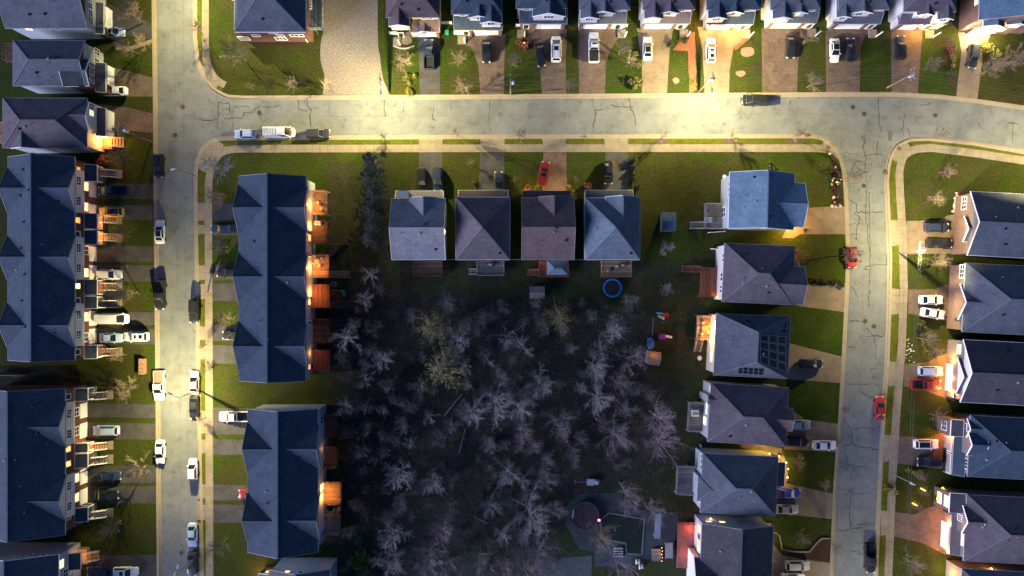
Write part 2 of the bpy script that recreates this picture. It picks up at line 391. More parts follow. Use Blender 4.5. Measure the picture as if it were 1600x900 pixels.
# driveways
drive(DRV, (652, 56), (688, 56), (687, 100), (688, 150), (656, 150), (655, 100))
drive(PAV, (716, 53), (790, 54), (788, 100), (788, 149), (751, 149), (747, 100), (737, 75), (717, 65))
drive(PAV, (812, 45), (886, 46), (884, 100), (885, 149), (847, 149), (843, 100), (835, 70), (812, 56))
drive(PAV, (904, 44), (978, 44), (960, 68), (947, 95), (945, 148), (905, 148), (904, 100))
drive(PAVT, (995, 44), (1052, 44), (1046, 80), (1042, 148), (1003, 148), (1003, 100))
drive(PAVT, (1090, 42), (1170, 40), (1160, 62), (1146, 75), (1140, 110), (1139, 147), (1101, 147), (1098, 80))
drive(PAV, (1190, 44), (1276, 42), (1254, 62), (1248, 85), (1245, 147), (1191, 147))
drive(PAV, (1290, 44), (1366, 42), (1350, 60), (1345, 75), (1343, 147), (1291, 147))
drive(PAV, (1392, 40), (1442, 44), (1440, 65), (1434, 147), (1393, 147))
drive(PAVT, (1497, 50), (1548, 54), (1537, 75), (1527, 156), (1494, 152), (1502, 80))
drive(DRV, (154, 6), (172, 8), (241, 38), (241, 62), (200, 56), (154, 56))
drive(PAV, (154, 95), (176, 105), (242, 122), (242, 151), (154, 151))
drive(PAV, (154, 162), (200, 168), (242, 178), (242, 208), (200, 204), (154, 200))
for y0, y1 in ((287, 311), (320, 343), (384, 409), (414, 440), (487, 508), (514, 538)): drive(DRV, (150, y0), (243.5, y0), (243.5, y1), (150, y1))
for y0, y1 in ((630, 652), (660, 686), (728, 754), (760, 786), (868, 912)): drive(DRV, (137, y0), (245.5, y0 + (2 if y0 < 700 else -1)), (246, y1 + 1), (137, y1))
for y0, y1, x1 in ((318, 345, 374), (351, 368, 374), (414, 437, 374), (443, 470, 374), (509, 533, 378), (540, 568, 378), (638, 679, 388), (687, 711, 386), (758, 782, 386), (789, 817, 386)):
    drive(DRV, (333, y0 - 1), (x1, y0), (x1, y1), (333, y1))
for x0, x1 in ((655, 691), (750, 788), (849, 885), (946, 982)): drive(DRV if x0 != 849 else PAV, (x0, 238), (x1, 238), (x1 + 1, 302), (x0 - 2, 302))
drive(PAVT, (1245, 325), (1323, 322), (1324, 366), (1250, 366), (1240, 372), (1222, 372))
drive(PAVT, (1246, 400), (1258, 440), (1268, 447), (1323, 443), (1322, 488), (1246, 478))
drive(PAVT, (1228, 535), (1318, 558), (1317, 599), (1225, 592))
drive(PAVT, (1236, 640), (1258, 655), (1312, 663), (1308, 706), (1225, 702))
drive(PAVT, (1214, 752), (1303, 772), (1301, 811), (1210, 802))
drive(PAVT, (1208, 850), (1222, 868), (1297, 880), (1296, 910), (1206, 910))
sheet('path', [(1216, 705), (1225, 712), (1232, 745), (1228, 756), (1214, 754)], PAVT, .022)
sheet('path', [(1150, 690), (1222, 700), (1222, 712), (1160, 700)], PAVT, .022)
drive(PAVT, (1416, 345), (1495, 344), (1500, 396), (1418, 397), (1416, 384))
sheet('path', [(1466, 345), (1480, 337), (1504, 333), (1504, 346), (1490, 346)], CONC, .022)
drive(PAV, (1419, 452), (1460, 452), (1478, 445), (1500, 446), (1498, 504), (1470, 500), (1419, 490))
drive(PAV, (1413, 569), (1450, 566), (1466, 556), (1498, 548), (1492, 628), (1440, 608), (1412, 604))
drive(PAV, (1404, 682), (1450, 684), (1480, 672), (1488, 735), (1402, 724))
drive(PAV, (1397, 800), (1430, 804), (1446, 795), (1478, 784), (1480, 868), (1440, 848), (1395, 838))
sheet('path', [(180, 70), (205, 72), (240, 60), (240, 66), (200, 80), (180, 78)], CONC, .012)
sheet('path', [(624, 50), (642, 50), (644, 66), (636, 70), (624, 68)], CONC, .022)
# gravel lot, beds, wood floor
sheet('gravel', smooth([(506, -200), (506, 0), (506, 40), (501, 70), (501, 95), (507, 120), (504, 148)]) + [(610, 148)] + smooth([(608, 145), (598, 120), (594, 90), (590, 40), (592, -200)]), GRAV, .012)
sheet('flower_bed', [(376, 60), (478, 62), (470, 70), (440, 72), (380, 70)], MULCH, .014, .1)
sheet('flower_bed', [(1298, 238), (1306, 246), (1314, 262), (1318, 322), (1298, 324), (1297, 280)], MULCH, .03, .1)
sheet('flower_bed', [(1052, 78), (1070, 55), (1086, 50), (1088, 140), (1078, 146), (1074, 80)], REDMULCH, .014, .12)
sheet('flower_bed', [(1170, 40), (1172, 60), (1150, 78), (1146, 72), (1162, 56)], REDMULCH, .014, .08)
for c, r in (((1168, 81), (11, 8)), ((1157, 115), (8, 5)), ((1056, 126), (5, 5)), ((195, 270), (8, 8)), ((1473, 270), (9, 5)), ((1454, 310), (10, 6))):
    sheet('flower_bed', [(c[0] + r[0] * math.cos(t * .5236), c[1] + r[1] * math.sin(t * .5236)) for t in range(12)], mat('bark_chips', (.25, .15, .11), .9, .2, 2, fine=.2) if c[1] < 200 else MULCH, .016, .08)
sheet('flower_bed', [(622, 60), (645, 72), (641, 76), (620, 72), (614, 62)], MULCH, .014, .1)
sheet('flower_bed', [(1476, 60), (1484, 60), (1491, 90), (1493, 140), (1486, 138), (1480, 100)], MULCH, .014, .15)
sheet('flower_bed', [(1222, 850), (1246, 862), (1266, 862), (1284, 838), (1298, 842), (1297, 878), (1224, 866)], MULCH, .03, .08)
sheet('flower_bed', [(1493, 296), (1512, 290), (1510, 335), (1488, 340)], MULCH, .014, .15)
for x0, x1 in ((1023, 1043), (1130, 1152), (1230, 1254)): sheet('flower_bed', [(x0, 215.8), (x1, 215.8), (x1, 225), (x0, 225)], mat('brown_mulch', (.075, .055, .048), .9, .3, 2), .016, .04)
WPOLY = [(525, 470), (548, 440), (600, 446), (640, 452), (720, 456), (800, 462), (900, 470), (960, 480), (1000, 470), (1018, 500), (1012, 570), (1050, 600), (1062, 660), (1058, 720), (1010, 740), (950, 776), (890, 785), (872, 830), (876, 900), (880, 1000), (535, 1000), (545, 860), (540, 760), (535, 680), (520, 600)]
def pdist(x, y, P):
    ins = False; best = 1e9; k = len(P) - 1
    for i in range(len(P)):
        (x1, y1), (x2, y2) = P[i], P[k]
        if (y1 > y) != (y2 > y) and x < (x2 - x1) * (y - y1) / (y2 - y1) + x1: ins = not ins
        dx, dy = x2 - x1, y2 - y1; t = max(0, min(1, ((x - x1) * dx + (y - y1) * dy) / (dx * dx + dy * dy))); best = min(best, math.hypot(x - x1 - t * dx, y - y1 - t * dy)); k = i
    return best if ins else -best
g = MB(); NX, NY = 72, 92; wts = []
for j in range(NY + 1):
    for i in range(NX + 1):
        x, y = 497 + 630 * i / NX, 246 + 760 * j / NY; g.v.append(tuple(W(x, y, 0) + Vector((0, 0, .004)))); d = pdist(x, y, WPOLY)
        edge = min(x - 497, 1127 - x, y - 246, 90) / 26
        back = .5 if (y > 405 or x < 606) else .3 if x < 1010 else .22
        wts.append(max(0, min(1, min(max(back, .5 + d / 46), edge))))
for j in range(NY):
    for i in range(NX): a = j * (NX + 1) + i; g.f.append((a, a + 1, a + NX + 2, a + NX + 1))
fo = struct('forest_floor', g, WOODLAND)
at = fo.data.attributes.new('wood', 'FLOAT', 'POINT'); at.data.foreach_set('value', wts)
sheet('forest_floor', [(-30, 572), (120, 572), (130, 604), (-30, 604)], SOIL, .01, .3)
sheet('patio', [(905, 772), (960, 770), (985, 790), (1010, 800), (1060, 800), (1055, 870), (1030, 876), (990, 870), (985, 885), (930, 885), (928, 862), (905, 858), (884, 820), (886, 790)], mat('blue_grey_pavers', (.045, .066, .078), .9, .25, .8, kind='paver'), .03)
sheet('patio', [(840, 874), (925, 868), (922, 960), (840, 960)], mat('grey_pavers', (.07, .085, .10), .9, .25, .8, kind='paver'), .03)
# road cracks, seams, covers
CR = [[(341, 160), (340, 178)], [(341, 160), (357, 161), (360, 175), (357, 179)], [(346, 172), (358, 170), (362, 178), (365, 167), (388, 167)], [(376, 186), (380, 176), (397, 174), (400, 167), (430, 167), (435, 163)],
      [(465, 156), (466, 170), (480, 173)], [(479, 157), (482, 167), (486, 172), (484, 180), (486, 197)], [(305, 185), (325, 188), (340, 186), (343, 176)], [(340, 186), (338, 201)], [(350, 185), (380, 184), (381, 176)],
      [(364, 190), (363, 200)], [(405, 180), (410, 190)], [(600, 153), (602, 182)], [(632, 158), (630, 174)], [(677, 168), (676, 186), (681, 188)], [(706, 160), (704, 172)], [(766, 153), (764, 180), (767, 205)],
      [(925, 152), (930, 180), (926, 205)], [(930, 172), (943, 170)], [(983, 152), (985, 166), (991, 178), (994, 196)], [(955, 163), (962, 167), (990, 166)], [(1373, 155), (1374, 190), (1378, 206)],
      [(1415, 178), (1411, 200), (1413, 212)], [(1419, 200), (1424, 215)], [(1346, 213), (1352, 222), (1350, 230), (1353, 245), (1352, 260), (1355, 290), (1353, 330), (1356, 372), (1359, 395)],
      [(1346, 213), (1353, 212), (1352, 222)], [(1330, 265), (1334, 255), (1344, 250), (1352, 258)], [(1320, 238), (1335, 240)], [(1372, 220), (1370, 240), (1380, 241)], [(1351, 242), (1372, 240)], [(1340, 262), (1349, 268), (1358, 269)],
      [(1325, 310), (1338, 318), (1340, 332), (1380, 332)], [(1335, 332), (1344, 340), (1340, 352), (1338, 375)], [(1325, 366), (1344, 366)], [(1387, 400), (1386, 415), (1370, 413), (1352, 417), (1351, 421), (1362, 420)],
      [(1330, 448), (1337, 456), (1342, 465)], [(1328, 501), (1352, 503)], [(1355, 512), (1364, 524), (1380, 526)], [(1354, 526), (1368, 525), (1369, 562)], [(1321, 600), (1345, 602), (1358, 600), (1380, 602)], [(1346, 612), (1356, 620), (1370, 622)],
      [(1318, 655), (1328, 668), (1332, 685), (1330, 695), (1318, 698)], [(1330, 672), (1346, 668), (1368, 670)], [(1330, 692), (1345, 699), (1372, 702)], [(1322, 708), (1327, 726), (1340, 730), (1352, 729)], [(1310, 723), (1320, 724), (1328, 728), (1321, 737)],
      [(1342, 730), (1342, 742)], [(1308, 762), (1328, 766), (1335, 772), (1360, 771), (1364, 765)], [(1331, 768), (1328, 790), (1329, 825)], [(1303, 828), (1320, 829), (1348, 824)], [(1340, 820), (1370, 818)], [(1320, 860), (1340, 862), (1350, 868)],
      [(1358, 300), (1360, 400), (1358, 480)], [(1318, 350), (1330, 351)], [(1326, 542), (1336, 541)], [(1362, 576), (1368, 576)], [(1584, 190), (1582, 222)], [(1575, 192), (1592, 193)], [(1236, 157), (1233, 164)], [(1440, 164), (1452, 163), (1454, 160)], [(1430, 190), (1430, 194), (1438, 192)]]
SEAM = [[(272, -50), (273, 300), (280, 600), (283, 950)], [(286, -50), (287, 300), (292, 600), (297, 950)], [(420, 182), (800, 180), (1200, 178), (1340, 178)], [(1349, 420), (1347, 560), (1335, 760), (1325, 950)]]
def crack(mb, pts, wd, jit, z=-.115):
    w = P2(pts, 0); q = []
    for i in range(len(w) - 1):
        n = max(1, int((w[i + 1] - w[i]).length / .45))
        for k in range(n):
            v = w[i].lerp(w[i + 1], k / n); q.append(v + Vector((rnd.gauss(0, jit), rnd.gauss(0, jit), 0)) if 0 < k + i else v)
    q.append(w[-1])
    A, B = offs(q, -wd / 2), offs(q, wd / 2)
    for i in range(len(q) - 1):
        wj = rnd.uniform(.25, .75)
        a1, b1 = A[i + 1].lerp(B[i + 1], .5 - wj), A[i + 1].lerp(B[i + 1], .5 + wj * .8)
        if i == 0: a0, b0 = A[0], B[0]
        mb.poly([(a0.x, a0.y, z), (a1.x, a1.y, z), (b1.x, b1.y, z), (b0.x, b0.y, z)]); a0, b0 = a1, b1
for c in list(CR):       # hairline branches
    for _ in range(2):
        k = rnd.randrange(len(c)); x, y = c[k]; a = rnd.uniform(0, 6.28); ln = rnd.uniform(4, 11)
        CR.append([(x, y), (x + ln * math.cos(a), y + ln * math.sin(a)), (x + ln * 1.7 * math.cos(a + .5), y + ln * 1.7 * math.sin(a + .5))])
NC = len(CR) // 3
for ci, c in enumerate(CR):
    m = MB(); crack(m, c, rnd.uniform(.10, .18) if ci < NC else .05, .085); o = m.build('crack', CRACK, ROAD); o['kind'] = 'structure'
for c in SEAM:
    m = MB(); crack(m, c, .07, .02, -.1165); o = m.build('seam', mat('seam_tar', (.10, .10, .098), .9, .2, 1), ROAD); o['kind'] = 'structure'
m = MB(); m.prism(P2([(1388, 204), (1394, 204), (1394, 220), (1388, 220)]), -.119, -.113); o = m.build('patch', mat('fresh_asphalt', (.09, .10, .12), .9, .2, 1), ROAD); o['kind'] = 'structure'
IRON = mat('rusty_iron', (.075, .052, .04), .7, .3, 4, metal=.4)
for i, (x, y, l) in enumerate(((285, 167, 'round iron cover in the road level with the topmost corner'), (273, 211, 'round iron cover in the road beside the orange-lit porch lawn'), (405, 176, 'round iron cover among cracks near the white van'),
        (1333, 167, 'smaller round iron cover below the pair of driveway cars, near the upper kerb'), (1351, 178, 'round iron cover in the T junction above the branching crack'), (1462, 180, 'round iron cover on the bend near the upper corner'),
        (1352, 502, 'round iron cover in the crack across from the solar panel house'), (1366, 510, 'round iron cover just below another beside the fourth verge strip'), (283, 864, 'round iron cover near the unlit street lamp at the bottom'), (1350, 290, 'round iron cover in the branching crack below the T junction'))):
    w = W(x, y); m = MB(); m.tube((w.x, w.y, -.12), (w.x, w.y, -.098), .45, .45, 14)
    o = m.build('manhole_cover', IRON); tag(o, l, 'manhole cover', 'iron covers in the roads')
PADM = mat('brown_tactile', (.15, .065, .045), .9, .2, 3)
for x, y, a, l in ((1294, 231, 35, 'brown tactile pad on the corner ramp beside the dark corner bed'), (1405, 232, -35, 'brown tactile pad on the curved corner ramp of the big lawn'), (1261, 211, 0, 'brown storm drain plate at the kerb before the corner tree'), (1384, 270, 0, 'brown drain plate at the kerb of the curved verge')):
    w = W(x, y); m = MB(); m.box((0, 0, .03 if y != 270 and y != 211 else .02), (.8, .7, .03), Matrix.Translation((w.x, w.y, .01)) @ Matrix.Rotation(R(a), 4, 'Z'))
    o = m.build('tactile_pad', PADM); tag(o, l, 'tactile pad', 'brown pads at the corners')
# ------------------------------------------------------------------ houses
class House:
    def __init__(s, name, label, cat, rect, ze, rot=0.0, group=None):
        x0, y0, x1, y1 = rect
        c = W((x0 + x1) / 2, (y0 + y1) / 2, ze); c.z = 0
        s.c = c; s.rot = R(rot); s.M = Matrix.Translation(c) @ Matrix.Rotation(s.rot, 4, 'Z'); s.Mi = s.M.inverted()
        s.root = thing(name, label, cat, c, group)
        s.walls = {}; s.roofs = {}; s.caps = {}; s.fas = {}; s.vols = []; s.px0 = ((x0 + x1) / 2, (y0 + y1) / 2)
    def L(s, px, py, z): return s.Mi @ W(px, py, z)
    def rl(s, rect, z):
        """rectangle of the (turned) picture at height z -> local centre and half sizes"""
        x0, y0, x1, y1 = rect; k = (1 - z / H) / S
        c = s.L((x0 + x1) / 2, (y0 + y1) / 2, z)
        return c.x, c.y, (x1 - x0) / 2 * k, (y1 - y0) / 2 * k
    def add(s, d, key, pts):
        d.setdefault(key, MB()).poly([s.M @ Vector(p) for p in pts])
    def vol(s, rect, ze, kind='gable', axis='x', pitch=.5, roof='navy', wall=None, z0=0.0, over=.35, hip=(0, 0), fas=WHITE, cap=True, loc=None, gw=None, ei=None):
        cx, cy, hx, hy = loc or s.rl(rect, ze)
        v = dict(cx=cx, cy=cy, hx=hx, hy=hy, ze=ze, kind=kind, axis=axis, p=pitch, z0=z0, over=over, hip=hip); s.vols.append(v)
        th = .2
        ax = axis == 'x'
        def T(a, b, z): return (cx + (a if ax else b), cy + (b if ax else a), z)     # a runs along the ridge
        A, B = (hx, hy) if ax else (hy, hx)
        rm, fm = s.roofs.setdefault(roof, MB()), s.fas.setdefault(fas.name, (fas, MB()))[1]
        cm = s.caps.setdefault(roof, MB())
        wm = s.walls.setdefault((wall or SIDE).name, (wall or SIDE, MB()))[1]
        gm = s.walls.setdefault((gw or wall or SIDE).name, (gw or wall or SIDE, MB()))[1]
        X = lambda p: tuple(s.M @ Vector(p))
        wa, wb = A - over, B - over
        if kind in ('gable', 'hip'):
            zr = ze + B * pitch; v['zr'] = zr
            v['ei'] = ei or B; e0 = v['ei'] if hip[0] else 0; e1 = v['ei'] if hip[1] else 0
            if e0 + e1 > 2 * A: e0 = e1 = A * .999
            r0, r1 = T(-A + e0, 0, zr), T(A - e1, 0, zr)
            c = [T(-A, -B, ze), T(A, -B, ze), T(A, B, ze), T(-A, B, ze)]
            top = [[c[0], c[1], r1, r0], [c[2], c[3], r0, r1]]
            if hip[1]: top.append([c[1], c[2], r1])
            if hip[0]: top.append([c[3], c[0], r0])
            for q in top:
                rm.poly([X(p) for p in q]); rm.poly([X((p[0], p[1], p[2] - th)) for p in q])
            for i in range(4):
                p, q = c[i], c[(i + 1) % 4]
                end = (i == 1 and not hip[1]) or (i == 3 and not hip[0])
                dz = Vector((0, 0, -.1))
                if not end: fm.beam(Vector(X(p)) + dz, Vector(X(q)) + dz, .06, .24)
                else:
                    m = r1 if i == 1 else r0
                    fm.beam(Vector(X(p)) + dz, Vector(X(m)) + dz, .07, .26); fm.beam(Vector(X(m)) + dz, Vector(X(q)) + dz, .07, .26)
            if cap:
                u = Vector((0, 0, .025))
                cm.beam(Vector(X(r0)) + u, Vector(X(r1)) + u, .26, .05)
                if hip[1]: [cm.beam(Vector(X(k)) + u, Vector(X(r1)) + u, .2, .05) for k in (c[1], c[2])]
                if hip[0]: [cm.beam(Vector(X(k)) + u, Vector(X(r0)) + u, .2, .05) for k in (c[0], c[3])]
            zw = ze + over * pitch - .24
            for sg, hp in ((-1, hip[0]), (1, hip[1])):
                if not hp:
                    zt = zw + wb * pitch
                    gm.poly([X(T(sg * wa, -wb, zw)), X(T(sg * wa, wb, zw)), X(T(sg * wa, 0, zt))])
        elif kind == 'shed':     # axis names the side where the roof is high
            d = {'N': (0, 1), 'S': (0, -1), 'E': (1, 0), 'W': (-1, 0)}[axis]
            dep = hy if d[1] else hx; zh = ze + 2 * dep * pitch; v['zr'] = zh
            zz = lambda x, y: ze + ((x * d[0] + y * d[1]) + dep) * pitch
            c = [(sx * hx, sy * hy) for sx, sy in ((-1, -1), (1, -1), (1, 1), (-1, 1))]
            t = [X((cx + a, cy + b, zz(a, b))) for a, b in c]; u = [X((cx + a, cy + b, zz(a, b) - th)) for a, b in c]
            rm.hexa(u, t)
            for i in range(4):
                a, b = Vector(t[i]), Vector(t[(i + 1) % 4]); fm.beam(a + Vector((0, 0, -.1)), b + Vector((0, 0, -.1)), .08, .24)
            zw = ze - .22
        else:
            X4 = [(cx - hx, cy - hy), (cx + hx, cy - hy), (cx + hx, cy + hy), (cx - hx, cy + hy)]
            rm.hexa([X((a, b, ze - .2)) for a, b in X4], [X((a, b, ze)) for a, b in X4]); zw = ze - .2; v['zr'] = ze
            for i in range(4):
                a, b = Vector(X((*X4[i], ze - .08))), Vector(X((*X4[(i + 1) % 4], ze - .08))); fm.beam(a, b, .08, .24)
        wx, wy = (wa, wb) if ax or kind != 'gable' and kind != 'hip' else (wb, wa)
        if kind not in ('gable', 'hip'): wx, wy = hx - over, hy - over
        if z0 is not None and zw > z0:
            q = [(cx - wx, cy - wy), (cx + wx, cy - wy), (cx + wx, cy + wy), (cx - wx, cy + wy)]
            for i in range(4):
                a, b = q[i], q[(i + 1) % 4]
                wm.poly([X((*a, z0)), X((*b, z0)), X((*b, zw)), X((*a, zw))])
            if z0 > .5: wm.poly([X((*a, z0)) for a in q])
        v['wx'], v['wy'] = wx, wy
        return v
    def zroof(s, v, x, y):
        x -= v['cx']; y -= v['cy']
        a, b, A, B = (x, y, v['hx'], v['hy']) if v['axis'] == 'x' else (y, x, v['hy'], v['hx'])
        z = v['ze'] + (B - abs(b)) * v['p']
        if v['hip'][0]: z = min(z, v['ze'] + (A + a) * v['p'] * B / v['ei'])
        if v['hip'][1]: z = min(z, v['ze'] + (A - a) * v['p'] * B / v['ei'])
        return z
    def zall(s, v, x, y):
        return max([s.zroof(v, x, y)] + [s.zroof(w, x, y) for w in s.vols if w['kind'] in ('gable', 'hip') and abs(x - w['cx']) < w['hx'] and abs(y - w['cy']) < w['hy']])
    def on(s, v, px, py):
        z = v['ze']
        for _ in range(8):
            p = s.L(px, py, z); z = s.zall(v, p.x, p.y)
        return s.L(px, py, z)
    def vents(s, v, *pp):
        for px, py in pp:
            p = s.on(v, px, py); m = MB(); m.box((p.x, p.y, p.z + .1), (.32, .32, .3), s.M); m.build('roof_vent', BLACKM, s.root)
    def face(s, v, side):
        """frame of a wall: origin at its middle on the ground, u along it, n outwards"""
        d = {'N': (0, 1), 'S': (0, -1), 'E': (1, 0), 'W': (-1, 0)}[side]
        n = Vector((*d, 0)); u = Vector((-d[1], d[0], 0))
        o = Vector((v['cx'] + d[0] * v['wx'], v['cy'] + d[1] * v['wy'], 0))
        return s.M @ o, s.M.to_3x3() @ u, s.M.to_3x3() @ n
    def slab(s, mb, o, u, n, a0, a1, z0, z1, d0, d1):
        p = [o + u * a + n * d for a, d in ((a0, d0), (a1, d0), (a1, d1), (a0, d1))]
        mb.hexa([(q.x, q.y, z0) for q in p], [(q.x, q.y, z1) for q in p])
    def win(s, v, side, a, z, w, h, lit=None, name='window', frame=WHITE, bars=1, dz=0.0):
        """a: metres along the wall; the world axes: on N/S walls a grows eastwards, on E/W walls northwards"""
        o, u, n = s.face(v, side)
        if side in 'NE': pass
        sg = 1 if side in 'SE' else -1
        u = u * 1.0
        # make +a = east for N/S and north for E/W in the house frame
        ref = s.M.to_3x3() @ (Vector((1, 0, 0)) if side in 'NS' else Vector((0, 1, 0)))
        if u.dot(ref) < 0: u = -u
        f = MB(); t = .13; d = .07
        x0, x1, z0, z1 = a - w / 2, a + w / 2, z - h / 2, z + h / 2
        s.slab(f, o, u, n, x0 - t, x1 + t, z1, z1 + t, -.05, d); s.slab(f, o, u, n, x0 - t, x1 + t, z0 - t, z0, -.05, d + .04)
        s.slab(f, o, u, n, x0 - t, x0, z0, z1, -.05, d); s.slab(f, o, u, n, x1, x1 + t, z0, z1, -.05, d)
        for k in range(1, bars + 1):
            xm = x0 + w * k / (bars + 1); s.slab(f, o, u, n, xm - .04, xm + .04, z0, z1, -.05, d - .01)
        if h > 1 and bars: s.slab(f, o, u, n, x0, x1, z - .03, z + .03, -.05, d - .015)
        fo = f.build(name, frame, s.root)
        p = MB(); s.slab(p, o, u, n, x0, x1, z0, z1, -.05, .03); p.build('pane', LIT[lit] if lit else DGLASS, fo)
        return fo
    def garage(s, v, side, a, w, h=2.2, m=GDOOR, lit=None):
        o, u, n = s.face(v, side)
        ref = s.M.to_3x3() @ (Vector((1, 0, 0)) if side in 'NS' else Vector((0, 1, 0)))
        if u.dot(ref) < 0: u = -u
        d = MB()
        for k in range(4): s.slab(d, o, u, n, a - w / 2, a + w / 2, .02 + k * h / 4, .02 + (k + 1) * h / 4 - .03, -.05, .05)
        s.slab(d, o, u, n, a - w / 2, a + w / 2, .02, h - .02, -.05, .035)
        q = d.build('garage_door', m, s.root)
        f = MB(); t = .16
        s.slab(f, o, u, n, a - w / 2 - t, a - w / 2 - .005, 0, h + t, -.05, .09); s.slab(f, o, u, n, a + w / 2 + .005, a + w / 2 + t, 0, h + t, -.05, .09)
        s.slab(f, o, u, n, a - w / 2, a + w / 2, h + .01, h + t, -.05, .085); f.build('door_frame', WHITE, q)
    def at(s, v, side, a, z, out):
        o, u, n = s.face(v, side)
        ref = s.M.to_3x3() @ (Vector((1, 0, 0)) if side in 'NS' else Vector((0, 1, 0)))
        if u.dot(ref) < 0: u = -u
        p = o + u * a + n * out; p.z = z; return p
    def wall_light(s, v, side, a, z, watts, col=(1, .48, .13), out=.45):
        p = s.at(v, side, a, z, .16); m = MB(); m.box(p, (.16, .16, .3)); m.build('wall_lamp', AMBB, s.root)
        lamp(s.at(v, side, a, z - .1, out), watts, col)
    def deck(s, rect, z, m=WOOD, rails='NES', stairs=None, gap=.5, railm=None, posts=True):
        cx, cy, hx, hy = s.rl(rect, z)
        d = MB(); d.box((cx, cy, z - .08), (2 * hx, 2 * hy, .16), s.M)
        if posts and z > .5:
            for a in (-1, 0, 1):
                for b in (-1, 1): d.box((cx + a * (hx - .1), cy + b * (hy - .1), (z - .16) / 2), (.15, .15, z - .16), s.M)
        do = d.build('deck', m, s.root)
        r = MB()
        def run(p, q):
            p, q = Vector(p), Vector(q); n = max(1, int((q - p).length / 1.3))
            r.beam(s.M @ (p + Vector((0, 0, 1))), s.M @ (q + Vector((0, 0, 1))), .09, .06); r.beam(s.M @ (p + Vector((0, 0, .12))), s.M @ (q + Vector((0, 0, .12))), .05, .05)
            for k in range(n + 1):
                t = p.lerp(q, k / n); r.box((t.x, t.y, z + .52), (.1, .1, 1.04), s.M)
            for k in range(int((q - p).length / .22)):
                t = p.lerp(q, (k + .5) / max(1, int((q - p).length / .22))); r.box((t.x, t.y, z + .55), (.035, .035, .86), s.M)
        e = .08
        C = {'N': ((cx - hx + e, cy + hy - e, z), (cx + hx - e, cy + hy - e, z)), 'S': ((cx - hx + e, cy - hy + e, z), (cx + hx - e, cy - hy + e, z)),
             'E': ((cx + hx - e, cy - hy + e, z), (cx + hx - e, cy + hy - e, z)), 'W': ((cx - hx + e, cy - hy + e, z), (cx - hx + e, cy + hy - e, z))}
        for k in rails: run(*C[k])
        if r.v: r.build('railing', railm or m, do)
        if stairs: s.stairs(do, stairs, (cx, cy, hx, hy), z, m, railm or m)
        return do
    def stairs(s, par, st, box, z, m, railm):
        side, off, w, ln = st; cx, cy, hx, hy = box
        d = Vector({'N': (0, 1, 0), 'S': (0, -1, 0), 'E': (1, 0, 0), 'W': (-1, 0, 0)}[side]); u = Vector((-d.y, d.x, 0))
        if u.x + u.y < 0: u = -u
        o = Vector((cx + d.x * hx, cy + d.y * hy, 0)) + u * off
        n = max(2, int(z / .19)); q = MB()
        for k in range(n):
            zz = z * (1 - (k + 1) / (n + 1)); c = o + d * (ln * (k + .5) / n)
            q.box((c.x, c.y, zz - .03), ((abs(d.x) * ln / n * .9 + abs(u.x) * w), (abs(d.y) * ln / n * .9 + abs(u.y) * w), .06), s.M)
        so = q.build('stairs', m, par)
        for sd in (-1, 1):
            a = o + u * sd * (w / 2); b = a + d * ln
            q.beam(s.M @ Vector((a.x, a.y, z - .15)), s.M @ Vector((b.x, b.y, .02)), .08, .25)
        q2 = MB()
        for sd in (-1, 1):
            a = o + u * sd * (w / 2 + .02); b = a + d * ln
            q2.beam(s.M @ Vector((a.x, a.y, z + .9)), s.M @ Vector((b.x, b.y, .95)), .1, .08)
            for k in range(4):
                t = k / 3; c = a.lerp(b, t); zz = z * (1 - t); q2.box((c.x, c.y, zz + .46), (.1, .1, .95), s.M)
            for k in range(int(ln / .25)):
                t = (k + .5) / int(ln / .25); c = a.lerp(b, t); zz = z * (1 - t); q2.box((c.x, c.y, zz + .5), (.04, .04, .8), s.M)
        q2.build('railing', railm, par)
        # the stringers were added after the mesh: rebuild it with them
        so.data = q.mesh('stairs', m, base(s.root))
    def panels(s, v, pts, nx, ny):
        """solar panels: pts = four picture corners on the roof slope"""
        c = [s.on(v, *p) for p in pts]; up = Vector((0, 0, .09))
        for i in range(nx):
            for j in range(ny):
                def at(a, b): return (c[0].lerp(c[1], a)).lerp(c[3].lerp(c[2], a), b)
                g = .06 / max(nx, ny) * 1.0
                q = [at(i / nx + g, j / ny + g), at((i + 1) / nx - g, j / ny + g), at((i + 1) / nx - g, (j + 1) / ny - g), at(i / nx + g, (j + 1) / ny - g)]
                m = MB(); m.hexa([s.M @ (p + up) for p in q], [s.M @ (p + up * 1.6) for p in q]); f = m.build('solar_panel', METAL, s.root)
                ce = sum(q, Vector()) / 4
                q2 = [ce + (p - ce) * .92 for p in q]
                m = MB(); m.hexa([s.M @ (p + up * 1.58) for p in q2], [s.M @ (p + up * 1.75) for p in q2]); m.build('solar_cells', SOLAR, f)
    def done(s):
        rr = random.Random(int(abs(s.c.x * 31 + s.c.y * 17))); v = s.vols[0]
        for k in range(4):
            if v['kind'] in ('gable', 'hip'):
                x, y = v['cx'] + v['hx'] * rr.uniform(-.7, .7), v['cy'] + v['hy'] * rr.uniform(-.7, .7); z = s.zall(v, x, y); m = MB()
                if k % 2: m.box((x, y, z + .08), (.36, .36, .22), s.M)
                else: q = s.M @ Vector((x, y, z)); m.tube(q - Vector((0, 0, .1)), q + Vector((0, 0, .4)), .07, .07, 6)
                m.build('roof_vent' if k % 2 else 'vent_pipe', (BLACKM, GREYT)[k // 2], s.root)
        for k, (m, mb) in s.walls.items(): mb.build('wall', m, s.root)
        rs = []
        for k, mb in s.roofs.items(): rs.append(mb.build('roof', RF[k], s.root))
        for k, mb in s.caps.items():
            if mb.v: mb.build('ridge_cap', CAPM[k], rs[list(s.roofs).index(k)])
        for k, (m, mb) in s.fas.items(): mb.build('fascia', m, s.root)
        return s
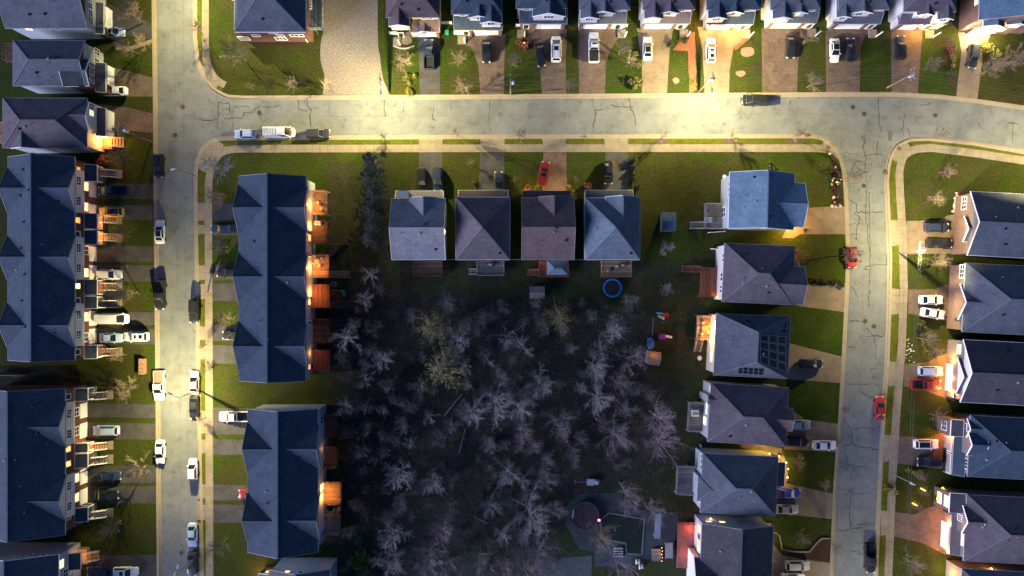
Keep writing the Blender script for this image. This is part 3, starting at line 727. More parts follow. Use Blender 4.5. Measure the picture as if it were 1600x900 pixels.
SOLAR = mat('solar_cell_blue', (.004, .006, .012), .3, .2, 3, spec=.3)

def yoff(h, v, py, z=4.0):
    """metres along an E/W wall of volume v for a picture row"""
    return (450 - py) / S * (1 - z / H) - h.c.y - v['cy']
def xoff(h, v, px, z=4.0): return (px - 800) / S * (1 - z / H) - h.c.x - v['cx']

# ---- long townhouses on the west side of the first road
def west_row(label, rect, gables, porches, garages, ends, lits, pitch=.46):
    x0, y0, x1, y1 = rect
    h = House('townhouse_row', label, 'townhouses', rect, 7.2)
    v = h.vol(rect, 7.2, 'gable', 'y', pitch, 'navy', BRICK, fas=GREYT)
    for gy in gables:
        cx, cy, hx, hy = h.rl((x0, gy - 36, x1, gy + 36), 7.2)
        w = h.vol(None, 7.2, 'gable', 'x', pitch * 1.2, 'navy', SIDE, z0=4.3, fas=GREYT, over=.3, loc=(v['cx'] + v['hx'] / 2 + .1, cy, v['hx'] / 2 + .18, hy), gw=SIDE)
        h.vol(None, 7.2, 'gable', 'x', pitch * 1.2, 'navy', BRICK, z0=3, fas=GREYT, over=.3, loc=(v['cx'] - v['hx'] / 2 - .04, cy, v['hx'] / 2 + .06, hy * .95))
        for k in (-1, 1):
            h.win(w, 'E', k * 1.9, 6.1, 1.5, 1.2, None, bars=2)
    for py, lit in lits:
        h.win(v, 'E', yoff(h, v, py, 3.6), 3.4, 1.5, 1.3, lit, bars=1)
    for py, lit in ends:
        h.win(v, 'E', yoff(h, v, py, 6), 5.9, .9, 1.3, lit, bars=0)
    for i, py in enumerate(garages):
        h.garage(v, 'E', yoff(h, v, py, 1), 2.5)
    xw = v['cx'] + v['wx']
    for a, b, lit, st in porches:
        m0, m1 = yoff(h, v, b, 3), yoff(h, v, a, 3); cy = v['cy'] + (m0 + m1) / 2; hy = (m1 - m0) / 2
        h.vol(None, 3.3, 'shed', 'W', .28, 'navy', z0=None, over=.1, loc=(xw + 1.05, cy, 1.05, hy), cap=False)
        p = MB(); p.box((xw + .95, cy, .55), (1.9, 2 * hy - .2, 1.1), h.M); po = p.build('porch', BRICKT if lit else WOODG, h.root)
        q = MB()
        for sy in (-1, 1): q.box((xw + 1.85, cy + sy * (hy - .15), 2.15), (.16, .16, 2.1), h.M)
        for sy in (-1, 1):
            q.box((xw + 1.0, cy + sy * (hy - .12), 1.98), (1.7, .09, .08), h.M)
        q.build('railing', WHITE, po)
        for c0 in st:
            off = yoff(h, v, c0, .8) + v['cy'] - cy
            h.stairs(po, ('E', off, 1.3, 2.0), (xw + .95, cy, .95, hy), 1.1, WOODG if not lit else WOODT, WHITE)
            s0 = MB(); s0.box((xw + 4.5, cy + off, .04), (1.1, 1.7, .1), h.M); s0.build('landing', CONC, po)
        if lit:
            p = h.M @ Vector((xw + 1.0, cy, 2.8)); m = MB(); m.ball(p, .12, 6, 4); m.build('porch_lamp', AMBB, po); lamp((p.x + .3, p.y, p.z - .3), lit)
        # the front door under the roof
        h.win(v, 'E', yoff(h, v, (a + b) / 2, 2), 2.15, 1.0, 2.0, 'a' if lit else None, 'door', bars=0)
    for py in range(int(y0) + 20, int(y1) - 20, 41):
        h.vents(v, (x0 + 20 + (py % 9), py), (x0 + 56 + (py * 7 % 40), py + 9))
    return h.done()
west_row('long navy-roofed brick townhouse row with four lit porch stairs beside the first road', (12, 245, 117, 563), (297, 403, 508),
         ((258, 284, 0, (271,)), (334, 358, 300, (343,)), (360, 382, 300, (371,)), (437, 461, 90, (448,)), (463, 482, 0, (475,)), (539, 560, 45, (550,))),
         (297, 331, 397, 426, 497, 525), ((265, 'o'), (344, 'o'), (366, None), (447, 'y'), (470, None), (550, None)),
         ((291, 'y'), (323, 'w'), (391, None), (426, 'y'), (495, 'w'), (527, None)))
west_row('navy-roofed townhouse row half out of frame with one amber porch and red stairs', (-34, 607, 102, 836), (664, 778),
         ((606, 626, 0, (618,)), (692, 706, 260, (697,)), (708, 730, 0, (719,)), (792, 814, 0, (803,))),
         (641, 672, 744, 775), ((620, None), (702, 'a'), (725, 'a'), (808, None)), ((644, None), (674, None), (747, 'w'), (778, 'w')))
# bottom-left end house
h = House('townhouse', 'gable-ended townhouse at the bottom edge with amber lit window and porch stairs', 'townhouse', (-40, 862, 92, 1010), 7.0)
v = h.vol((-40, 866, 92, 1010), 7.0, 'gable', 'y', .42, 'navy', BSIDE, fas=WHITE, gw=SIDE)
for a in (-3.5, -1, 1.5): h.win(v, 'N', a + 3, 6.4, .9, .8, None, bars=0)
h.win(v, 'E', yoff(h, v, 882, 6), 5.8, 1.5, 1.2, 'y'); h.win(v, 'E', yoff(h, v, 897, 5), 4.6, 1.4, 1.2, None)
xw = v['wx']
a = v['cy'] + yoff(h, v, 876, 3)
h.vol(None, 3.2, 'shed', 'W', .28, 'navy', z0=None, over=.1, loc=(xw + 1.0, a, 1.0, 1.6), cap=False)
h.garage(v, 'E', yoff(h, v, 897, 1), 2.2)
p = MB(); p.box((xw + .9, a, .5), (1.8, 3.0, 1.0), h.M); po = p.build('porch', WOODT, h.root)
h.stairs(po, ('E', 0, 1.6, 1.9), (xw + .9, a, .9, 1.5), 1.0, WOODT, WHITE)
q = h.M @ Vector((xw + 1.2, a, 2.7)); lamp(q, 320); m = MB(); m.ball(q, .1, 6, 4); m.build('porch_lamp', AMBB, po)
h.done()
# ---- three detached houses above them
h = House('house', 'slate-roofed brick house in the top corner with a white side lamp and three front windows', 'house', (8, -68, 136, 44), 6.6)
v = h.vol((8, -68, 136, 44), 6.6, 'gable', 'x', .5, 'slate', BSIDE, fas=GREYT, gw=BRICK)
g = h.vol((126, -68, 154, 44), 3.0, 'shed', 'W', .3, 'slate', BRICK, loc=(v['cx'] + v['wx'] + .55, v['cy'] - v['hy'] + 3.2, .75, 3.0), over=.1)
h.garage(g, 'E', yoff(h, g, 30, 1), 3.6)
for py in (9, 20, 33): h.win(v, 'E', yoff(h, v, py, 5), 5.0, 1.0, 1.2, None)
h.win(v, 'S', xoff(h, v, 47, 5), 5.4, 1.2, .8, 'w')
for px in (76, 92): h.win(v, 'S', xoff(h, v, px, 5), 5.4, .8, .8, None, bars=0)
h.wall_light(v, 'S', xoff(h, v, 47, 5), 6.0, 12, (1, .8, .6))
h.vents(v, (46, 23), (70, 22)); h.done()
h = House('house', 'blue-grey hipped house with brick front and white garage door by a white car', 'house', (20, 63, 133, 134), 6.4)
v = h.vol((20, 63, 133, 134), 6.4, 'gable', 'x', .46, 'slate', BSIDE, fas=GREYT, hip=(1, 0), gw=BRICK)
w = h.vol((98, 92, 139, 134), 6.4, 'gable', 'x', .46, 'slate', BRICK, fas=WHITE, over=.3)
g = h.vol(None, 3.0, 'shed', 'W', .35, 'slate', BRICK, loc=(w['cx'] + w['wx'] + .6, w['cy'], .8, 2.8), over=.1)
h.garage(g, 'E', yoff(h, g, 120, 1), 3.4)
for py in (102, 114, 126): h.win(w, 'E', yoff(h, w, py, 5), 5.1, .8, 1.2, None)
for py in (82, 97): h.win(v, 'E', yoff(h, v, py, 2), 2.2, 1.1, 1.4, None)
h.win(w, 'S', -1.5, 5.6, 2.4, .5, 'w', bars=0)
h.deck((8, 70, 24, 97), .6, WOOD, 'NWS'); h.vents(v, (57, 114)); h.done()
h = House('house', 'brown-roofed house with white gable front and orange glowing porch steps', 'house', (4, 153, 136, 231), 6.4)
v = h.vol((4, 153, 136, 231), 6.4, 'gable', 'x', .44, 'mauve', BSIDE, fas=GREYT, hip=(1, 1), gw=SIDE)
w = h.vol((104, 160, 139, 205), 6.4, 'gable', 'x', .45, 'mauve', SIDE, fas=WHITE, over=.3)
h.vol(None, 6.4, 'gable', 'y', .45, 'mauve', BSIDE, loc=(v['cx'] - v['hx'] * .45, v['cy'] - v['hy'] / 2, v['hx'] * .36, v['hy'] / 2 + .1))
g = h.vol(None, 3.0, 'shed', 'W', .35, 'mauve', SIDE, loc=(w['cx'] + w['wx'] + .6, w['cy'] - .2, .8, 2.7), over=.1)
h.garage(g, 'E', yoff(h, g, 190, 1), 3.4)
for py in (167, 177): h.win(w, 'E', yoff(h, w, py, 5), 5.2, 1.0, 1.3, 'w' if py == 177 else None, bars=2)
for px in (25, 95): h.win(v, 'S', xoff(h, v, px, 5), 5.4, 1.2, .5, 'y', bars=0)
d = h.deck((0, 192, 20, 224), 2.2, WOODT, 'WNS'); lamp(W(11, 200, 3.6), 55)
xw = v['cx'] + v['wx']; cy = v['cy'] + yoff(h, v, 222, 1)
p = MB(); p.box((xw + .9, cy, .45), (1.8, 2.6, .9), h.M); po = p.build('porch', WOODT, h.root); h.stairs(po, ('E', 0, 1.7, 1.9), (xw + .9, cy, .9, 1.3), .9, WOODT, WHITE)
q = h.M @ Vector((xw + .7, cy + .2, 2.4)); m = MB(); m.ball(q, .1, 6, 4); m.build('porch_lamp', AMBB, po); lamp((q.x + .5, q.y, q.z), 800, (1, .36, .07))
h.done()

# ---- townhouse rows in the centre block (decks behind)
def mid_row(label, rect, gables, decks, pitch=.46, slant=0):
    x0, y0, x1, y1 = rect
    h = House('townhouse_row', label, 'townhouses', rect, 7.2, slant)
    v = h.vol(rect, 7.2, 'gable', 'y', pitch, 'navy', BSIDE, fas=GREYT, gw=BSIDE)
    for gy in gables:
        cx, cy, hx, hy = h.rl((x0, gy - 38, x1, gy + 38), 7.2)
        h.vol(None, 7.2, 'gable', 'x', pitch * 1.2, 'navy', SIDE, z0=3, fas=GREYT, loc=(v['cx'] - v['hx'] / 2 - .04, cy, v['hx'] / 2 + .06, hy))
        h.vol(None, 7.2, 'gable', 'x', pitch * 1.2, 'navy', BSIDE, z0=0, fas=GREYT, loc=(v['cx'] + v['hx'] / 2 + .25, cy, v['hx'] / 2 + .05, hy * .92))
        for k in (-1, 1): h.win(v, 'E', cy - v['cy'] + k * 1.6, 5.4, .9, .9, None, bars=1)
        for k in (-2.6, 2.6): h.garage(v, 'W', cy - v['cy'] + k, 2.5)
    for dk in decks:
        rect2, m, lit, st, wl = dk
        do = h.deck(rect2, 2.5, m, 'NES', st)
        my = (rect2[1] + rect2[3]) / 2
        h.win(v, 'E', yoff(h, v, my - 8, 3.5), 3.6, 1.6, 2.0, wl[0], 'patio_door', bars=1)
        h.win(v, 'E', yoff(h, v, my + 9, 3.5), 4.0, 1.1, 1.2, wl[1])
        if lit:
            p = h.at(v, 'E', yoff(h, v, my + lit[1], 4), 4.6, .14); q = MB(); q.box(p, (.15, .15, .3)); q.build('wall_lamp', AMBB, h.root)
            lamp((p.x + .7, p.y, p.z - .1), lit[0] * 1.5, (1, .38, .07))
    for py in range(int(y0) + 25, int(y1) - 10, 52): h.vents(v, ((x0 + x1) / 2 + 14 + (py % 7), py + 5))
    return h.done()
ST = lambda off: ('E', off, 1.2, 3.6)
mid_row('long navy-roofed townhouse row with four amber-lit back decks facing the wood', (373, 275, 478, 595), (327, 433, 540),
        (((483, 298, 511, 336), WOODT, (230, 4), None, ('a', 'a')), ((483, 345, 511, 381), WOOD, (190, -9), ST(-1.6), ('y', 'a')), ((484, 397, 514, 434), WOODT, (260, 3), ST(-1.6), ('w', 'w')),
         ((487, 444, 515, 481), WOODR, (190, -6), ST(-1.7), ('a', 'w')), ((488, 498, 515, 535), WOOD, None, ST(1.4), (None, None)), ((489, 546, 516, 580), WOODR, (28, -12), ST(-1.6), ('o', 'o'))))
mid_row('shorter navy-roofed townhouse row with one amber-lit back deck, below the pale pickup', (387, 639, 497, 863), (698, 808),
        (((503, 648, 528, 682), WOOD, None, ST(-1.9), (None, None)), ((503, 697, 528, 731), WOOD, (10, -14), None, (None, None)), ((504, 753, 533, 787), WOODT, (210, 6), None, ('y', 'w')),
         ((505, 799, 532, 834), WOODG, None, ('N', 1.0, 1.1, 2.4), (None, None))))
h = House('townhouse', 'gabled townhouse at the bottom edge with orange porch light beside yellow shrub', 'townhouse', (430, 892, 518, 1010), 6.6)
v = h.vol((420, 890, 516, 1010), 6.6, 'gable', 'y', .42, 'mauve', BSIDE, gw=BSIDE, fas=GREYT)
h.win(v, 'N', .3, 7.0, .8, .8, None, bars=0); h.win(v, 'N', -2.2, 6.8, .8, .6, 'y', bars=0)
w = h.vol((404, 896, 430, 960), 3.2, 'shed', 'E', .3, 'mauve', BRICK, over=.1)
h.wall_light(w, 'W', 2.5, 2.6, 480); h.win(w, 'N', 0, 2.4, 1.0, 1.0, 'a'); h.done()
# ---- corner brick house by the gravel lot
h = House('house', 'grey-roofed brick corner house with blue deck beside the gravel lot', 'house', (366, -64, 478, 50), 6.2)
v = h.vol((366, -64, 478, 50), 6.2, 'hip', 'y', .55, 'slate', BRICK, fas=WHITE, hip=(1, 1))
w = h.vol((362, -64, 420, 0), 6.2, 'gable', 'x', .5, 'slate', BRICK, fas=WHITE)
for px, ww in ((398, 1.3), (429, 1.5), (436, 1.2), (462, 2.4)): h.win(v, 'S', xoff(h, v, px + 2, 3.5), 3.6 if px != 429 else 5.1, ww, .9, None, bars=2)
h.win(v, 'S', xoff(h, v, 381, 2), 2.0, 1.8, 1.5, None, bars=2); h.win(v, 'S', xoff(h, v, 440, 1.5), 1.8, 2.0, 1.3, None, bars=2)
do = h.deck((478, -30, 506, 47), 2.4, mat('blue_deck_boards', (.10, .14, .20), .8, .15, 2, kind='boardx'), 'ES', None, railm=GREYT)
m = MB(); p = W(484, -20, 2.6); 
for k in range(14): m.beam(W(482, 14 - k * 5, 2.7 + k * .19), W(487, 14 - k * 5, 2.7 + k * .19), .3, .05)
m.beam(W(482, 14, 2.8), W(482, -54, 5.2), .08, .2); m.beam(W(487, 14, 2.8), W(487, -54, 5.2), .08, .2); m.build('stairs', WHITE, do)
h.vents(v, (410, 30)); h.done()

# ---- upper street: two-storey houses whose fronts face the road
def street_house(label, x0, x1, ym, yg, roof, wall, gables, door, upper, lit=None, side=None, extra=None, wallg=None):
    """ym, yg: picture rows of the upper eave (6 m) and of the garage eave (2.9 m)"""
    h = House('house', label, 'house', (x0, ym - 95, x1, ym), 6.0)
    v = h.vol((x0, ym - 95, x1, ym), 6.0, 'hip', 'x', .5, roof, wall, fas=GREYT, hip=(1, 1))
    for a, b, out, ww, lt in gables:      # gable bays on the upper floor
        _, _, hx, _ = h.rl((a, 0, b, 10), 6); cx = (a + b - 1600) / 2 / S * (1 - 6 / H) - h.c.x
        g = h.vol(None, 5.7, 'gable', 'y', .52, roof, wall, z0=3.2, fas=WHITE, over=.25, loc=(cx, v['cy'] - v['hy'] + 1.6 - out, hx, 2.2 + out))
        h.win(g, 'S', 0, 4.9, ww, 1.0, lt, bars=2 if ww > 1.2 else 1)
    for a, ww, lt in upper: h.win(v, 'S', xoff(h, v, a, 5), 4.9, ww, .9, lt, bars=1)
    yw = v['cy'] - v['wy']
    gx0, gx1 = door[2:4]
    _, _, hx, _ = h.rl((gx0, 0, gx1, 10), 2.9); cx = ((gx0 + gx1 - 1600) / 2) / S * (1 - 2.9 / H) - h.c.x
    yf = (450 - yg) / S * (1 - 2.9 / H) - h.c.y
    dep = max(.5, (yw - yf) / 2 + .02)
    g = h.vol(None, 2.9, 'shed', 'N', min(1.2, 1.35 / (2 * dep)), roof, wallg or wall, fas=GREYT, over=.12, loc=(cx, yf + dep, hx, dep))
    dx = (door[0] + door[1] - 1600) / 2 / S * (1 - 1.2 / H) - h.c.x - g['cx']
    h.garage(g, 'S', dx, (door[1] - door[0]) / S)
    for sx in (-1, 1):
        p = h.at(g, 'S', dx + sx * ((door[1] - door[0]) / S / 2 + .5), 1.4, .12); m = MB(); m.box((p.x, p.y, 1.35), (.55, .3, 2.7)); m.build('pillar', BRICKT, h.root)
    # porch with post and front door on the other side of the garage door
    pd = extra
    if pd:
        a = (pd - 800) / S * (1 - 1.5 / H) - h.c.x - g['cx']
        h.win(g, 'S', a, 1.1, .95, 2.0, None, 'door', bars=0)
        p = h.at(g, 'S', a + (.9 if pd > (door[0] + door[1]) / 2 else -.9), 1, 1.0); m = MB(); m.box((p.x, p.y, .12), (1.6, 1.6, .24)); po = m.build('porch', CONC, h.root)
        m = MB(); m.box((p.x + .6, p.y - .6, 1.5), (.18, .18, 2.6)); m.build('post', WHITE, po)
    if lit:
        for a, wt in lit: h.wall_light(g, 'S', (a - 800) / S * (1 - 2 / H) - h.c.x - g['cx'], 2.35, wt, (1, .52, .12), .5)
    h.vents(v, ((x0 + x1) / 2 + 8, ym - 12), (x0 + 24, ym - 20))
    return h, v, g
h, v, g = street_house('brown-roofed house with brick base and yellow-lit gable beside the gravel lot', 603, 687, 27, 50, 'brown', CREAM, ((607, 640, .5, 1.8, 'y'),), (645, 680, 640, 687), ((664, 1.2, None), (672, .9, None)), wallg=BRICKT, extra=626)
w = h.vol(None, 3.3, 'gable', 'y', .4, 'brown', CREAM, z0=2.9, fas=WHITE, over=.2, loc=(g['cx'], g['cy'] - .1, 1.4, 1.1)); h.done()
street_house('blue-roofed house with two white gables above a paver drive and black car', 705, 785, 22, 47, 'navy', SIDE, ((731, 766, 0, .9, None), (750, 784, .5, 1.2, None)), (740, 777, 709, 785), ((722, .9, None),), extra=728)[0].done()
street_house('blue-roofed house with wide white gable above the black car and white van', 806, 886, 13, 37, 'navy', SIDE, ((832, 884, .4, 1.8, None),), (838, 875, 812, 886), ((823, .9, None),), extra=822, wallg=BRICKT)[0].done()
street_house('grey-mauve roofed house with white double gable behind the white pickup', 905, 985, 15, 37, 'slate', SIDE, ((907, 937, .5, 1.3, None), (926, 962, 0, .8, None)), (911, 948, 905, 978), ((967, .9, None),), extra=966)[0].done()
street_house('brown-roofed house with white gables behind the white sedan with dark roof', 1004, 1086, 15, 37, 'mauve', SIDE, ((1007, 1037, .5, 1.3, 'w'), (1030, 1062, 0, .8, None)), (1008, 1048, 1004, 1078), ((1066, .9, None),), extra=1064)[0].done()
street_house('blue-roofed house whose garage lamps flood its drive with amber light', 1104, 1188, 15, 38, 'navy', CREAM, ((1107, 1137, .5, 1.3, None), (1132, 1164, 0, .8, None)), (1108, 1140, 1104, 1177), ((1166, .9, None),), lit=((1104, 900), (1145, 1000), (1166, 500)), extra=1162)[0].done()
street_house('grey-roofed house with two lit gable windows behind the black car', 1204, 1282, 15, 36, 'slate', SIDE, ((1208, 1240, .5, 1.4, 'y'), (1236, 1264, 0, .8, 'w')), (1206, 1246, 1202, 1276), ((1268, .9, None),), extra=1266)[0].done()
street_house('grey-roofed house with pale wall strip behind a white and a black car', 1310, 1390, 15, 37, 'slate', SIDE, ((1328, 1366, 0, 1.2, None), (1308, 1332, .4, 1.0, None)), (1306, 1344, 1302, 1376), ((1356, 1.4, None),), extra=1362)[0].done()
street_house('mauve-roofed house with orange-lit entrance beside the black car', 1412, 1494, 18, 38, 'mauve', SIDE, ((1434, 1462, 0, .8, None), (1466, 1492, .4, 1.2, None)), (1406, 1432, 1403, 1480), ((1444, 2.4, None),), lit=((1440, 1100), (1466, 260)), extra=1452)[0].done()
# brightly lit corner house
h = House('house', 'blue-roofed brick house with dazzling white-lit garage front in the top corner', 'house', (1532, -70, 1640, 34), 6.4, -3)
v = h.vol((1532, -70, 1640, 34), 6.4, 'gable', 'y', .5, 'blue', BRICKT, fas=GREYT, gw=BRICKT)
w = h.vol((1538, -30, 1572, 42), 5.4, 'gable', 'y', .5, 'blue', BRICKT, fas=WHITE, over=.3); h.win(w, 'S', 0, 4.3, 2.0, 1.2, 'w', bars=2)
w2 = h.vol((1574, -30, 1608, 40), 5.2, 'gable', 'y', .5, 'blue', BRICKT, fas=WHITE, over=.3); h.win(w2, 'S', 0.3, 4.2, 1.2, 1.0, 'w', bars=1); h.win(w2, 'S', -.8, 2.2, .9, .9, 'w', bars=1)
h.garage(w, 'S', 0, 3.6); 
h.win(v, 'W', yoff(h, v, 4, 5), 5.0, 1.3, .8, 'y')
for a in (-2.0, 0, 2.0): h.wall_light(w, 'S', a, 2.75, 1100, (1, .80, .42), .6)
h.done()

# ---- four houses in the middle block (fronts face the upper road, decks behind)
def mid_house(label, rect, roof, kind, pitch, wall, porch, dormer, hipped, deckspec, fas=WHITE):
    h = House('house', label, 'house', rect, 6.2)
    v = h.vol(rect, 6.2, kind, 'x', pitch, roof, wall, fas=fas, hip=hipped)
    # porch and garage roof on the road side
    px0, px1, py = porch
    _, _, hx, _ = h.rl((px0, 0, px1, 10), 3.0); cx = (px0 + px1 - 1600) / 2 / S * (1 - 3 / H) - h.c.x
    yt = (450 - py) / S * (1 - 3.0 / H) - h.c.y; yw = v['cy'] + v['wy']; dep = max(.5, (yt - yw) / 2)
    g = h.vol(None, 3.0, 'shed', 'S', .42, roof, wall, fas=fas, over=.15, loc=(cx, yw + dep - .02, hx, dep))
    h.garage(g, 'N', hx * .25, 2.7); h.win(g, 'N', -hx * .6, 1.1, .95, 2.0, None, 'door', bars=0)
    if dormer:
        a, b = dormer; _, _, dx, _ = h.rl((a, 0, b, 10), 6.2); dcx = (a + b - 1600) / 2 / S * (1 - 6.6 / H) - h.c.x
        hh = v['hy'] * .44
        h.vol(None, 6.5, 'gable', 'y', pitch * 1.05, roof, wall, z0=6.3, fas=fas, over=.2, loc=(dcx, v['cy'] + v['hy'] - hh + .15, dx, hh))
    for a in (-2.6, 2.2): h.win(v, 'S', a, 4.9, 1.5, 1.2, None, bars=2)
    rect2, m, rails, st = deckspec
    do = h.deck(rect2, 1.3, m, rails, st, railm=GREYT if m is WOODG else None)
    mx = (rect2[0] + rect2[2]) / 2
    return h, v, g, do
h, v, g, do = mid_house('blue-grey gable-roofed house with tan-lit chimney and dark brown deck', (612, 310, 696, 406), 'grey', 'gable', .5, BSIDE, (618, 693, 298), (640, 684), (0, 0), ((646, 408, 692, 432), WOOD, 'WSE', ('E', .4, 1.0, 1.4)))
RFN = 'grey'
m = MB(); p = W(632, 305, 6.6); m.box((p.x, p.y, 3.9), (1.7, 1.2, 7.6)); c = m.build('chimney', mat('tan_stone', (.42, .25, .17), .9, .2, 3, kind='brick'), h.root)
m = MB(); m.box((p.x, p.y, 7.75), (1.9, 1.4, .12)); m.build('cap', GREYT, c)
h.wall_light(v, 'E', -.4, 5.4, 60, (1, .62, .25)); h.win(v, 'E', -.4, 4.6, .8, .9, 'y'); h.vents(v, (680, 390)); h.done()
h, v, g, do = mid_house('mauve-grey hip-roofed house with pale cluttered deck', (712, 308, 797, 406), 'mauve', 'hip', .62, BSIDE, (716, 794, 297), None, (1, 1), ((745, 408, 788, 431), WOODG, 'WSE', ('W', -.6, 1.0, 1.6))); h.vents(v, (780, 396)); h.done()
h, v, g, do = mid_house('brown gable-roofed house with lit front eave and gazebo on deck', (815, 309, 897, 406), 'brown', 'gable', .5, CREAM, (816, 891, 298), (842, 888), (0, 0), ((842, 408, 889, 433), WOODR, 'WSE', ('W', -.6, 1.1, 2.2)), fas=GREYT)
for a, wt in ((-3.4, 150), (-1.8, 60), (1.2, 80), (3.2, 220)): h.wall_light(g, 'N', a, 2.4, wt, (1, .6, .2), .4)
h.win(v, 'S', -1.0, 2.3, 1.6, 1.9, 'a', 'patio_door'); h.win(v, 'S', 3, 2.6, 1.2, 1.0, 'a'); h.vents(v, (884, 376)); h.done()
h, v, g, do = mid_house('blue hip-roofed house with tan deck above the blue-rimmed trampoline', (914, 309, 1000, 406), 'steel', 'hip', .66, BSIDE, (914, 989, 297), (946, 996), (1, 1), ((939, 408, 986, 433), WOODT, 'WSE', None)); h.vents(v, (985, 396)); h.done()
# gazebo on the brown house's deck
gz = thing('gazebo', 'blue canvas gazebo standing on the brown house deck', 'gazebo', W(870, 418, 1.3))
m = MB(); c = W(871, 418, 3.6); 
for a, b in ((-1.9, -1.3), (1.9, -1.3), (1.9, 1.3), (-1.9, 1.3)): m.box((c.x + a, c.y + b, 2.3), (.1, .1, 2.05))
m.build('frame', GREYT, gz)
m = MB(); q = [(c.x - 2, c.y - 1.4, 3.3), (c.x + 2, c.y - 1.4, 3.3), (c.x + 2, c.y + 1.4, 3.3), (c.x - 2, c.y + 1.4, 3.3)]; a, b = (c.x - .7, c.y, 4.1), (c.x + .7, c.y, 4.1)
for f in ([q[0], q[1], b, a], [q[1], q[2], b], [q[2], q[3], a, b], [q[3], q[0], a]): m.poly(f)
m.build('canopy', mat('blue_canvas', (.10, .15, .20), .8, .1, 2), gz); m = MB(); m.box((c.x, c.y, 4.13), (1.5, .5, .08)); m.build('vent', mat('dark_canvas', (.04, .06, .08), .8, .1, 2), gz)

# ---- right-hand column of houses in the centre block
CW = -2.6
h = House('house', 'bright blue-roofed corner house with satellite dish and grey back deck', 'house', (1136, 274, 1238, 362), 6.4, -1.5)
v = h.vol((1139, 270, 1241, 358), 6.4, 'gable', 'y', .5, 'paleblue', BSIDE, fas=WHITE, gw=SIDE)
w = h.vol((1180, 285, 1257, 354), 6.4, 'gable', 'x', .42, 'paleblue', SIDE, fas=WHITE)
for a in (1.2, 2.2, 3.2): h.win(v, 'W', a, 5.2, .8, 1.0, None, bars=0)
for a in (-3, 1, 4): h.win(v, 'S', a, 5.5, 1.3, .8, None, bars=1)
h.win(v, 'W', -1.8, 2.2, 1.8, 2.0, None, 'patio_door')
h.garage(w, 'E', -.2, 3.2); h.wall_light(w, 'E', -3.4, 2.5, 900, (1, .46, .08), .8); h.wall_light(w, 'S', 3.2, 2.5, 700, (1, .48, .08), .6)
h.deck((1100, 318, 1132, 358), 1.5, WOODG, 'WNS', ('W', -1.8, 1.2, 2.4), railm=GREYT)
p = h.at(v, 'W', 4.6, 5.0, .8); m = MB(); m.tube(p, p + Vector((-.15, 0, .12)), .35, .38, 10); m.beam(p, p + Vector((.8, 0, -.3)), .06, .06); m.build('satellite_dish', WHITE, h.root)
h.vents(v, (1178, 277)); h.done()
h = House('house', 'brown hip-roofed house with L-shaped wooden deck below the blue corner house', 'house', (1130, 382, 1250, 474), 6.4, CW)
v = h.vol((1130, 382, 1240, 474), 6.4, 'hip', 'x', .52, 'mauve', SIDE, fas=GREYT, hip=(1, 1))
w = h.vol((1156, 414, 1256, 474), 6.4, 'gable', 'x', .5, 'mauve', BRICKT, fas=GREYT)
for a in (3.2, 2.4, -.4, -1.2, -3.4, -2.8): h.win(v, 'W', a, 5.0 if a > 0 else 4.4, .6, 1.1, None, bars=0)
h.garage(w, 'E', 0, 4.0); h.deck((1094, 418, 1126, 464), 1.6, WOODR, 'WS', ('W', 2.4, 1.1, 3.4)); h.wall_light(v, 'W', -4.6, 2.4, 26)
h.vents(v, (1160, 400)); h.done()
h = House('house', 'slate-roofed house carrying three groups of solar panels', 'house', (1116, 494, 1232, 588), 6.4, CW)
v = h.vol((1117, 492, 1233, 589), 6.4, 'hip', 'y', .44, 'slate', CREAM, fas=GREYT, hip=(1, 1), ei=3.1)
h.panels(v, [(1160, 497), (1230, 504), (1228, 522), (1178, 515)], 7, 2)
h.panels(v, [(1187, 522), (1228, 525), (1228, 582), (1187, 566)], 3, 4)
h.panels(v, [(1153, 573), (1193, 576), (1192, 586), (1152, 583)], 5, 2)
h.win(v, 'W', 3.6, 4.6, 1.4, .9, 'y'); h.win(v, 'W', -2.6, 3.4, 1.8, 1.0, 'y')
h.win(v, 'W', .8, 2.4, 1.6, 1.9, 'w', 'patio_door')
d = h.deck((1088, 493, 1116, 531), 1.6, WOODT, 'WNS', ('S', -1.1, 1.1, 2.4), railm=GREYT)
h.wall_light(v, 'W', 2.6, 3.9, 560, (1, .40, .05), .7); h.wall_light(v, 'W', .0, 3.7, 200, (1, .40, .05), .7)
h.garage(v, 'E', -1.2, 4.2); h.done()
h = House('house', 'mauve hip-roofed house with three lit back windows and a grey deck', 'house', (1108, 602, 1234, 694), 6.4, -3.4)
v = h.vol((1108, 602, 1230, 694), 6.4, 'hip', 'x', .5, 'mauve', BSIDE, fas=GREYT, hip=(1, 1))
h.vol((1176, 636, 1238, 672), 6.4, 'gable', 'x', .55, 'brown', BSIDE, fas=GREYT)
h.vol((1106, 618, 1130, 632), 6.5, 'gable', 'x', .5, 'mauve', BSIDE, fas=GREYT, over=.2)
h.win(v, 'W', 4.2, 5.2, .9, .7, 'w', bars=0); h.win(v, 'W', .8, 3.6, 1.0, .9, 'w'); h.win(v, 'W', -.3, 3.6, 1.0, .9, 'w'); h.win(v, 'W', -2.2, 2.9, 1.4, 1.6, 'y', 'patio_door')
h.deck((1074, 628, 1104, 674), 1.4, WOODG, 'WNS', None, railm=GREYT)
h.garage(v, 'E', -1.8, 4.2); h.wall_light(v, 'E', 1.2, 2.5, 380, (1, .40, .10)); h.wall_light(v, 'S', 4.0, 1.6, 90, (1, .55, .06), .9); h.wall_light(v, 'S', 6.0, 1.6, 130, (1, .55, .06), .9)
h.vents(v, (1140, 682)); h.done()
h = House('house', 'slate hip-roofed house lit by yellow path lamps, with grey deck', 'house', (1092, 711, 1216, 804), 6.4, CW)
